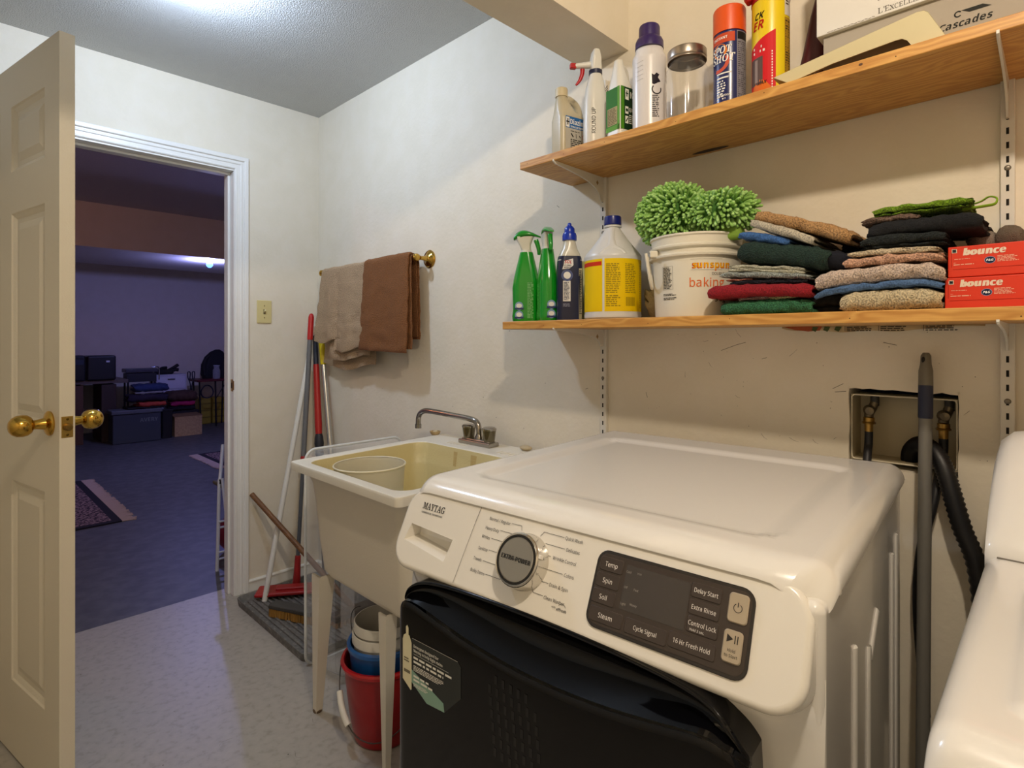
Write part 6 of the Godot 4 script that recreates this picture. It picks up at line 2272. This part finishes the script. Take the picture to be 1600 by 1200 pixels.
	folded("wash_cloth", "thin yellowish cloth edge under the red towel", "#c9c08a", 2.442, 2.492, 1.304, 0.008, 2, 0.18, 0.138, 0, 0, 23, "terry", 0.002, 0.0, "cloth", g)
	folded("hand_towel", "dark red fleece cloth in the pile by the pail", "#9b1321", 2.312, 2.527, 1.309, 0.028, 2, 0.13, 0.178, -0.03, 0, 24, "fine", 0.003, 0.004, "cloth", g)
	folded("hand_towel", "navy cloth lying on the dark red one", "#1d1f2b", 2.353, 2.511, 1.337, 0.011, 2, 0.19, 0.13, -0.03, 0, 25, "terry", 0.002, 0.002, "cloth", g)
	folded("wash_cloth", "small salmon cloth folded over the navy cloth", "#d98a74", 2.350, 2.405, 1.348, 0.004, 2, 0.185, 0.134, 0.0, 0, 26, "terry", 0.001, 0.0, "cloth", g)
	folded("hand_towel", "pale grey folded cloth under the ivory one", "#aab0a8", 2.334, 2.518, 1.350, 0.012, 2, 0.20, 0.13, -0.10, 0, 27, "terry", 0.002, 0.002, "cloth", g)
	folded("hand_towel", "ivory cloth in thin layers beneath the dark green towel", "#e4e0c4", 2.352, 2.508, 1.362, 0.014, 4, 0.19, 0.132, -0.12, 0, 28, "weave", 0.002, 0.002, "cloth", g)
	folded("hand_towel", "dark green terry towel folded thick in the leaning pile", "#1f3a30", 2.369, 2.548, 1.374, 0.046, 2, 0.20, 0.128, -0.20, 0, 29, "terry", 0.004, 0.004, "towel", g)
	folded("wash_cloth", "blue folded cloth between dark green towel and striped cloth", "#4d7fc4", 2.371, 2.478, 1.427, 0.018, 2, 0.19, 0.13, -0.27, 0, 30, "weave", 0.002, 0.002, "cloth", g)
	folded("wash_cloth", "cream cloth with a dark stitched edge under the tan towel", "#e6dcc4", 2.392, 2.528, 1.437, 0.018, 2, 0.20, 0.13, -0.42, 0, 31, "weave", 0.002, 0.002, "cloth", g)
	folded("hand_towel", "tan waffle towel on top of the leaning pile", "#cc9e68", 2.398, 2.592, 1.442, 0.026, 2, 0.20, 0.118, -0.36, 0, 32, "terry", 0.003, 0.004, "towel", g)
	folded("wash_cloth", "crumpled navy cloth sticking up behind the tan towel", "#22263f", 2.535, 2.592, 1.398, 0.034, 3, 0.10, 0.06, -0.15, 0.3, 33, "weave", 0.006, 0.0, "cloth", g)
	folded("wash_cloth", "dark navy cloth wedged between the two piles", "#171b2c", 2.522, 2.585, 1.36, 0.036, 2, 0.16, 0.13, -0.2, 0, 34, "weave", 0.005, 0.0, "cloth", g)
	folded("wash_cloth", "black cloth lying on the shelf between the two piles", "#17171b", 2.512, 2.572, Y, 0.04, 3, 0.16, 0.125, 0, 0, 35, "weave", 0.004, 0.0, "cloth", g)
	# dark running stitch on the cream cloth
	g = "folded cloths in the pile beside the orange boxes"
	folded("hand_towel", "cream terry towel at the bottom of the pile by the boxes", "#e6d2a8", 2.573, 2.731, Y, 0.040, 2, 0.20, 0.128, 0, 0, 41, "terry", 0.004, 0.004, "towel", g)
	folded("hand_towel", "blue ribbed cloth drooping out of the pile by the boxes", "#6488b8", 2.530, 2.733, 1.313, 0.014, 2, 0.20, 0.13, 0.04, 0, 42, "weave", 0.003, 0.010, "cloth", g)
	folded("hand_towel", "pinkish white terry towel with a frayed end", "#e8d0bc", 2.527, 2.733, 1.327, 0.031, 2, 0.20, 0.13, 0.03, 0, 43, "terry", 0.004, 0.010, "towel", g)
	folded("hand_towel", "peach terry towel under the cream cloth", "#e8b494", 2.579, 2.734, 1.359, 0.017, 2, 0.20, 0.13, 0, 0, 44, "terry", 0.003, 0.003, "towel", g)
	folded("wash_cloth", "thin cream cloth on the peach towel", "#e8d2ae", 2.588, 2.725, 1.376, 0.011, 2, 0.20, 0.13, -0.02, 0, 45, "terry", 0.002, 0.002, "cloth", g)
	folded("wash_cloth", "dark speckled knit cloth under the black fleece", "#1d2422", 2.606, 2.734, 1.388, 0.024, 3, 0.20, 0.13, 0, 0, 46, "terry", 0.003, 0.003, "cloth", g)
	folded("hand_towel", "black fleece cloth folded thick near the top", "#131417", 2.619, 2.785, 1.412, 0.026, 2, 0.20, 0.128, 0, 0, 47, "fine", 0.003, 0.005, "cloth", g)
	folded("wash_cloth", "grey brown cloth under the lime green one", "#82695a", 2.611, 2.70, 1.438, 0.010, 2, 0.19, 0.132, 0, 0, 48, "terry", 0.002, 0.003, "cloth", g)
	folded("wash_cloth", "lime green microfibre cloth on top of the pile by the boxes", "#7ba21b", 2.621, 2.765, 1.448, 0.016, 3, 0.20, 0.13, 0.0, 0.06, 49, "terry", 0.003, 0.002, "cloth", g)
	# hem tape of the lime cloth curling out at one end
	b = MB.new().tube(smooth_path([Vector3(-0.01, 0.0, 0.03), Vector3(0.012, 0.004, 0.035), Vector3(0.024, 0.01, 0.04), Vector3(0.034, 0.006, 0.04), Vector3(0.032, -0.004, 0.045), Vector3(0.018, -0.007, 0.05), Vector3(-0.012, -0.009, 0.055)], 6), 0.003, 8, true, 0.5)
	var hem := put(b, "hem_loop", mat("#7ba21b", 0.9), get_node("wash_cloth_" + "%03d" % taken["wash_cloth"]))
	hem.position = Vector3(0.07, 0.008, 0.02)
	# --- two orange boxes
	g = "orange dryer sheet boxes"
	for q in [[2.733, Y, 0.215, "lower of two orange lettered boxes, standing on the shelf"], [2.737, Y + 0.0545, 0.212, "upper of two orange lettered boxes, lying on the other one"]]:
		o = thing("dryer_sheet_box", q[3], "box", Vector3(q[0], q[1], q[2]), 0.0, g)
		put(MB.new().rbox(Vector3(0.105, 0.027, -0.055), Vector3(0.21, 0.0535, 0.11), 0.0015, 1), "carton", mat("#d8320f", 0.45), o)
		b = MB.new()
		var fm := flat_map(Vector3(0, 0, 0.0004), Vector3.RIGHT, Vector3.UP)
		var fm2 := flat_map(Vector3(0, 0, 0.0007), Vector3.RIGHT, Vector3.UP)
		b.col = lin("#a01c0c")
		line(b, fm, Vector2(0.007, 0.014), Vector2(0.2, 0.014), 0.0006)
		line(b, fm, Vector2(0.005, 0.018), Vector2(0.005, 0.045), 0.0006)
		b.col = lin("#d9cdb8")
		rect(b, fm, 0.0055, 0.0425, 0.0125, 0.0495)
		b.col = lin("#3a3f45")
		rect(b, fm2, 0.0065, 0.0435, 0.0115, 0.0485)
		b.col = lin("#e8d6c0")
		line(b, fm2, Vector2(0.007, 0.047), Vector2(0.011, 0.045), 0.0012)
		words(b, fm, "bounce", 0.049, 0.043, 0.0115, 0, true, "Droid Sans", 1.0, 0.12)
		words(b, fm2, "bounce", 0.0505, 0.0432, 0.0112, 0, true, "Droid Sans", 1.0, 0.12)
		b.col = lin("#e9b29a")
		fine_print(b, fm, 0.009, 0.0325, 0.034, 0.0305, 1, 3)
		fine_print(b, fm, 0.008, 0.026, 0.013, 0.0245, 1, 4)
		fine_print(b, fm, 0.008, 0.0235, 0.041, 0.0205, 1, 5)
		fine_print(b, fm, 0.066, 0.0335, 0.095, 0.0225, 5, 6)
		b.col = lin("#8ba3c8")
		disc(b, fm, 0.0565, 0.0265, 0.0072, 0.0060)
		b.col = lin("#1c2440")
		disc(b, fm2, 0.0565, 0.0265, 0.0065, 0.0053)
		b.col = lin("#ffffff")
		words(b, flat_map(Vector3(0, 0, 0.001), Vector3.RIGHT, Vector3.UP), "P&G", 0.0565, 0.0265, 0.0038, 0, true, "Droid Sans", 0.9, 0.2)
		put(b, "box_print", vc, o)
	# --- two grey felt balls peeping over the boxes
	for q in [[2.772, "grey felt dryer ball behind the orange boxes beside the black fleece"], [2.812, "brown grey felt ball behind the orange boxes by the shelf standard"]]:
		b = MB.new()
		rows = []
		for i in 11:
			var a := PI * i / 10 - PI / 2
			var row := PackedVector3Array()
			for j in 16:
				var t := TAU * j / 16
				var d := Vector3(cos(t) * cos(a), sin(a), sin(t) * cos(a))
				row.append(d * (0.0235 * (1.0 + 0.3 * f.get_noise_3dv(d * 0.05 + Vector3(q[0] * 3.0, 0, 0)))))
			rows.append(row)
		b.grid(rows, true, false, true)
		var ball := put(b, "felt_ball", mat("#8f8478" if q[0] < 2.8 else "#6f6255", 0.95, 0.0, {"bump": "terry", "bump_scale": 0.6, "scale": 9.0}))
		ball.position = Vector3(q[0], 1.405, 0.075)
		tag(ball, q[1], "ball")
	# carton that carries them
	b = MB.new().rbox(Vector3(0, 0.0545, 0), Vector3(0.10, 0.109, 0.05), 0.002, 1)
	var hid := put(b, "small_carton", mat("#8f8470", 0.7))
	hid.position = Vector3(2.80, Y, 0.075)
	tag(hid, "small plain carton hidden behind the orange boxes", "box")

# ------------------------------------------------------------------ things in the dark room
func rug(label: String, x0: float, x1: float, z0: float, z1: float) -> void:
	# fringe on the side z0
	var sg := signf(z1 - z0)
	var o := thing("area_rug", label, "rug", Vector3((x0 + x1) / 2, FY, (z0 + z1) / 2))
	var w := x1 - x0
	var d := absf(z1 - z0)
	put(MB.new().rbox(Vector3(0, 0.005, 0), Vector3(w, 0.009, d), 0.003, 1), "border", mat("#16121a", 0.95), o)
	put(MB.new().rbox(Vector3(0, 0.0055, 0), Vector3(w - 0.10, 0.0092, d - 0.10), 0.003, 1), "field", mat("#ffffff", 0.95, 0.0, {"color": "rugpile", "scale": 1.3}), o)
	var f := MB.new()
	var rg := RandomNumberGenerator.new()
	rg.seed = int(absf(x0) * 100)
	var n := int(w / 0.012)
	for k in n:
		var x := -w / 2 + (k + 0.5) * w / n
		var a := Vector3(x, 0.005, -sg * d / 2)
		f.tube([a, a + Vector3(rg.randf_range(-0.012, 0.012), -0.002, -sg * rg.randf_range(0.07, 0.095))], [0.0055, 0.004], 4)
	put(f, "fringe", mat("#b9a18f", 0.95), o).set_meta("kind", "stuff")

func build_far_things() -> void:
	var dark := mat("#15161a", 0.4)
	# desk
	var o := thing("desk", "brown wooden desk against the far wall under the black boxes", "desk", Vector3(-5.70, FY, 0.25))
	var dw := mat("#5a3a26", 0.6)
	put(MB.new().rbox(Vector3(0, 0.735, 0), Vector3(0.62, 0.045, 0.95), 0.006, 1), "desk_top", mat("#5e5148", 0.5), o)
	put(MB.new().rbox(Vector3(0.02, 0.35, 0.11), Vector3(0.55, 0.70, 0.28), 0.004, 1), "drawer_unit", dw, o)
	put(MB.new().rbox(Vector3(0.02, 0.35, -0.28), Vector3(0.55, 0.70, 0.15), 0.004, 1), "side_panel", mat("#3a2a22", 0.6), o)
	put(MB.new().rbox(Vector3(-0.22, 0.42, -0.13), Vector3(0.02, 0.5, 0.2), 0.003, 1), "back_panel", mat("#b9b2a6", 0.7), o)
	# black boxes on the desk
	o = thing("black_speaker", "squat black speaker with a pale badge on the desk", "speaker", Vector3(-5.48, FY + 0.757, 0.05))
	put(MB.new().rbox(Vector3(0, 0.148, 0), Vector3(0.26, 0.296, 0.285), 0.02, 3), "housing", dark, o)
	put(MB.new().rbox(Vector3(0.131, 0.225, -0.06), Vector3(0.003, 0.022, 0.035), 0.001, 1), "badge", mat("#d9dbe2", 0.4), o)
	o = thing("desktop_printer", "black desktop machine behind the door at the desk end", "printer", Vector3(-5.48, FY + 0.757, 0.30))
	put(MB.new().rbox(Vector3(0, 0.15, 0), Vector3(0.26, 0.30, 0.18), 0.015, 2), "housing", dark, o)
	put(MB.new().rbox(Vector3(0.1305, 0.22, -0.03), Vector3(0.002, 0.06, 0.09), 0.001, 1), "screen", mat("#3a4250", 0.2), o)
	# cart with chrome handle
	o = thing("utility_cart", "dark steel cart with a chrome push handle beyond the desk", "cart", Vector3(-5.72, FY, -0.42))
	put(MB.new().rbox(Vector3(0, 0.845, 0), Vector3(0.22, 0.05, 0.36), 0.008, 2), "top_tray", mat("#4b4d57", 0.35, 0.3), o)
	put(MB.new().rbox(Vector3(0, 0.755, 0.0), Vector3(0.2, 0.11, 0.33), 0.004, 1), "drawer", mat("#22232a", 0.5), o)
	for sx in [-0.09, 0.09]:
		for sz in [-0.15, 0.15]:
			put(MB.new().tube([Vector3(sx, 0, sz), Vector3(sx, 0.71, sz)], 0.011, 8), "leg", dark, o)
	put(MB.new().tube(smooth_path([Vector3(0.12, 0.885, -0.10), Vector3(0.125, 0.892, -0.16), Vector3(0.125, 0.865, -0.185), Vector3(0.125, 0.72, -0.188)], 6), 0.008, 8), "push_handle", mat("#b9bcc8", 0.15, 1.0), o)
	# white storage drawers and the gloves on them
	o = thing("plastic_chest", "white plastic drawer chest standing by the far wall", "chest", Vector3(-5.95, FY, -0.80))
	var wpl := mat("#c9c9d2", 0.5)
	put(MB.new().rbox(Vector3(0, 0.385, 0), Vector3(0.3, 0.77, 0.38), 0.01, 2), "frame", wpl, o)
	for k in 4:
		var dr := put(MB.new().rbox(Vector3(0.153, 0.10 + k * 0.185, 0), Vector3(0.01, 0.165, 0.35), 0.006, 2), "drawer", mat("#d6d6df", 0.4), o)
		put(MB.new().rbox(Vector3(0.163, 0.15 + k * 0.185, 0), Vector3(0.012, 0.018, 0.09), 0.004, 1), "drawer_handle", mat("#4c4c56", 0.5), dr)
	o = thing("work_glove", "black work gloves lying on the white drawer box", "gloves", Vector3(-5.9, FY + 0.77, -0.74))
	var gb := MB.new()
	gb.rbox(Vector3(0, 0.035, 0), Vector3(0.12, 0.07, 0.22), 0.03, 3)
	gb.tube(smooth_path([Vector3(0, 0.055, -0.06), Vector3(0.01, 0.085, -0.11), Vector3(0.0, 0.125, -0.17)], 5), 0.022, 8)
	gb.tube(smooth_path([Vector3(0.02, 0.04, -0.08), Vector3(0.02, 0.06, -0.13), Vector3(0.02, 0.055, -0.17)], 5), 0.024, 8)
	gb.tube(smooth_path([Vector3(0.01, 0.05, 0.06), Vector3(0.02, 0.085, 0.03), Vector3(0.01, 0.09, -0.03)], 5), 0.02, 8)
	put(gb, "glove", mat("#121113", 0.7), o)
	# garden shears standing up
	o = thing("garden_shears", "dark shears with looped handles standing among the clothes", "shears", Vector3(-5.74, FY, -1.03))
	for s in [-1, 1]:
		var q := smooth_path([Vector3(0, 0.45, s * 0.004), Vector3(0, 0.63, s * 0.012), Vector3(0, 0.72, s * 0.04), Vector3(0, 0.79, s * 0.042), Vector3(0, 0.80, s * 0.025), Vector3(0, 0.78, s * 0.012), Vector3(0, 0.69, s * 0.018)], 5)
		put(MB.new().tube(q, 0.007, 8), "handle", mat("#22242c", 0.4), o)
	put(MB.new().tube([Vector3(0, 0.0, 0), Vector3(0, 0.46, 0)], [0.004, 0.012], 8), "blade", mat("#565a66", 0.3, 0.8), o)
	# heaps of clothes: single garments, each a slumped fold
	var heap := [
		["dark blue quilted jacket on top of the clothes heap", "#26345c", -5.26, 0.605, -0.42, 0.36, 0.09],
		["grey paper folder under the blue jacket", "#8d8b8a", -5.26, 0.585, -0.40, 0.30, 0.02],
		["purple black sweater in the clothes heap", "#231a2e", -5.26, 0.485, -0.38, 0.42, 0.095],
		["orange red shirt in the clothes heap", "#b4402e", -5.25, 0.425, -0.42, 0.28, 0.055],
		["black trousers lying on the dark tote", "#141217", -5.25, 0.403, -0.36, 0.40, 0.02],
		["brown leather bag on the heap before the shears", "#4d342a", -5.60, 0.43, -0.86, 0.34, 0.13],
		["magenta top lying on the heap above the cardboard box", "#a51c52", -5.60, 0.365, -0.86, 0.28, 0.06],
		["black cloth under the magenta top", "#131216", -5.60, 0.303, -0.86, 0.30, 0.06]]
	var k := 60
	for h in heap:
		var b := MB.new()
		var L: float = h[5]
		ribbon(b, fold_path(0.26, 2, h[6] / 2.0, true, 0.03), h[6] / 2.0 * 0.95, -L / 2, L / 2, 16, k, 0.018)
		var g := put(b, "garment", mat(h[1], 0.9))
		g.position = Vector3(h[2], h[3] + FY, h[4])
		g.rotation.y = PI / 2
		tag(g, h[0], "clothes", "clothes heaped in the dark room")
		k += 1
	# support under the heaps
	o = thing("black_footlocker", "black footlocker under the heaped clothes", "footlocker", Vector3(-5.60, FY, -0.83))
	put(MB.new().rbox(Vector3(0, 0.15, 0), Vector3(0.28, 0.30, 0.44), 0.01, 1), "locker_body", mat("#1a171a", 0.7), o)
	put(MB.new().rbox(Vector3(0.142, 0.22, 0), Vector3(0.006, 0.03, 0.05), 0.002, 1), "latch", mat("#55504a", 0.4, 0.6), o)
	# dark tote with faint print
	o = thing("dark_tote", "dark slate storage tote with faint lettering on its side", "tote", Vector3(-5.23, FY, -0.262))
	put(MB.new().rbox(Vector3(0, 0.175, 0), Vector3(0.24, 0.35, 0.50), 0.012, 2), "tote_body", mat("#3a4047", 0.5), o)
	put(MB.new().rbox(Vector3(0, 0.375, 0), Vector3(0.27, 0.05, 0.53), 0.012, 2), "tote_lid", mat("#5a5f62", 0.5), o)
	var pr := MB.new()
	words(pr, flat_map(Vector3(0.1206, 0.27, -0.12), Vector3(0, 0, -1), Vector3.UP), "AVERY", 0, 0, 0.045, 0, true)
	put(pr, "lettering", mat("#6d7578", 0.6), o)
	# narrow black bin and cardboard box
	o = thing("black_bin", "narrow black bin between the dark tote and the cardboard box", "bin", Vector3(-5.27, FY, -0.60))
	put(MB.new().loft([loop(0.15, 0.11, 0.02, 0.0), loop(0.17, 0.125, 0.02, 0.34), loop(0.18, 0.13, 0.02, 0.35)]), "bin_body", mat("#121216", 0.6), o)
	put(MB.new().rbox(Vector3(0, 0.352, 0), Vector3(0.182, 0.012, 0.132), 0.004, 1), "bin_lid", mat("#1b1b20", 0.5), o)
	o = thing("cardboard_box", "small brown cardboard box on the dark floor", "box", Vector3(-5.33, FY, -0.85))
	put(MB.new().rbox(Vector3(0, 0.13, 0), Vector3(0.22, 0.26, 0.32), 0.003, 1), "carton", mat("#ffffff", 0.85, 0.0, {"color": "tan", "scale": 4.0}), o)
	put(MB.new().at(Vector3(-0.005, 0.262, 0), Vector3(0, 0, -0.05)).rbox(Vector3.ZERO, Vector3(0.24, 0.008, 0.33), 0.002, 1), "flap", mat("#8a6a44", 0.85), o)
	# yellow crates
	for q in [[-1.33, 0.0, "yellow plastic crate under the red folding table"], [-1.52, 0.0, "yellow crate beside the other yellow crate near the door jamb"]]:
		o = thing("yellow_crate", q[2], "crate", Vector3(-6.26, FY, q[0]))
		var ym := mat("#b59a2e", 0.5)
		put(MB.new().rbox(Vector3(0, 0.19, 0), Vector3(0.22, 0.38, 0.17), 0.01, 2), "crate_body", ym, o)
		for y in [0.10, 0.20, 0.30]:
			put(MB.new().rbox(Vector3(0.112, y, 0), Vector3(0.008, 0.02, 0.15), 0.003, 1), "slat", mat("#8f7a20", 0.5), o)
	# red folding table
	o = thing("folding_table", "small dark red folding table with thin black legs", "table", Vector3(-5.95, FY, -1.36))
	put(MB.new().rbox(Vector3(0, 0.665, 0), Vector3(0.40, 0.035, 0.50), 0.01, 2), "table_top", mat("#5c1420", 0.4), o)
	for sx in [-0.14, 0.12]:
		for sz in [-0.2, 0.2]:
			put(MB.new().tube([Vector3(sx, 0, sz * 0.9), Vector3(sx, 0.65, sz)], 0.011, 8), "leg", dark, o)
	put(MB.new().tube([Vector3(0.12, 0.0, -0.02), Vector3(0.12, 0.65, -0.01)], 0.012, 8), "leg", dark, o)
	put(MB.new().tube([Vector3(0.12, 0.40, -0.02), Vector3(0.12, 0.63, -0.16)], 0.007, 8), "brace", dark, o)
	o = thing("backpack", "black backpack slumped on the red folding table", "bag", Vector3(-6.02, FY + 0.683, -1.41))
	var bp := MB.new()
	bp.loft([loop(0.16, 0.30, 0.06, 0.0), loop(0.2, 0.34, 0.07, 0.06), loop(0.19, 0.33, 0.08, 0.2), loop(0.15, 0.28, 0.07, 0.31, 4, 0, -0.02), loop(0.09, 0.18, 0.04, 0.38, 4, 0, -0.04), loop(0.04, 0.06, 0.018, 0.415, 4, 0, -0.05)])
	put(bp, "bag_body", mat("#17181d", 0.8), o)
	put(MB.new().tube(smooth_path([Vector3(0.09, 0.05, 0.15), Vector3(0.11, 0.2, 0.165), Vector3(0.1, 0.29, 0.13), Vector3(0.07, 0.32, 0.08)], 6), 0.012, 8), "strap", mat("#222328", 0.7), o)
	o = thing("drinking_glass", "clear glass standing before the backpack on the red table", "glass", Vector3(-5.83, FY + 0.683, -1.385))
	put(MB.new().lathe([Vector2(0, 0), Vector2(0.045, 0), Vector2(0.048, 0.01), Vector2(0.05, 0.12), Vector2(0.035, 0.15), Vector2(0.042, 0.19)], 20), "glass_wall", mat("#e4ecf2", 0.05, 0.0, {"alpha": 0.25}), o)
	put(MB.new().lathe([Vector2(0.038, 0.185), Vector2(0.044, 0.187), Vector2(0.044, 0.193), Vector2(0.038, 0.193)], 20), "glass_rim", mat("#d3dbe2", 0.1), o)
	# cable loop hung on the table leg
	var lp := []
	for j in 25:
		var a := TAU * j / 24.0
		lp.append(Vector3(0.012 * sin(a * 2), 0.09 * sin(a), 0.08 * cos(a)))
	var cb := put(MB.new().tube(lp, 0.009, 8, false), "cable_coil", mat("#1c2130", 0.5))
	cb.position = Vector3(-5.86, 0.47, -1.27)
	tag(cb, "coiled dark cable hanging at the red table", "cable")
	# rugs
	rug("patterned rug with a pale fringe on the dark floor behind the door", -3.28, -1.72, 0.555, 1.75)
	rug("patterned rug with a pale fringe near the white step stool", -3.80, -2.92, -0.53, -1.75)
	# white folding step stool beside the doorway
	o = thing("step_stool", "white metal folding step stool just beyond the doorway", "stool", Vector3(-0.42, FY, 0.20))
	var wm := mat("#c9c8cc", 0.35)
	for sz in [0.19, -0.13]:
		put(MB.new().tube(smooth_path([Vector3(0.04, 0.0, sz), Vector3(0.04, 0.2, sz - 0.006 * signf(sz)), Vector3(0.038, 0.46, sz - 0.012 * signf(sz)), Vector3(0.03, 0.50, sz - 0.02 * signf(sz)), Vector3(-0.02, 0.60, sz - 0.045 * signf(sz)), Vector3(-0.05, 0.66, sz - 0.06 * signf(sz))], 5), 0.0095, 10), "front_leg", wm, o)
		put(MB.new().tube([Vector3(0.22, 0.0, sz - 0.02), Vector3(0.06, 0.5, sz - 0.02)], 0.008, 10), "rear_leg", wm, o)
	for q in [[0.06, 0.04], [0.10, 0.05], [0.23, 0.04], [0.265, 0.05]]:
		put(MB.new().tube([Vector3(q[1], q[0], 0.185), Vector3(q[1], q[0], -0.125)], 0.006, 8), "rung", wm, o)
	put(MB.new().rbox(Vector3(0.0, 0.455, 0.03), Vector3(0.16, 0.022, 0.29), 0.008, 2), "step", mat("#5b5440", 0.7), o)
	put(MB.new().tube([Vector3(0.038, 0.468, 0.172), Vector3(0.038, 0.492, 0.170)], 0.0125, 10), "joint", mat("#141416", 0.5), o)
	# red ball behind the stool
	var rb := put(MB.new().ball(Vector3.ZERO, Vector3(0.11, 0.11, 0.11), 24, 16), "rubber_ball", mat("#7c1226", 0.4))
	rb.position = Vector3(-0.62, FY + 0.11, 0.20)
	tag(rb, "dark red rubber ball on the floor behind the step stool", "ball")
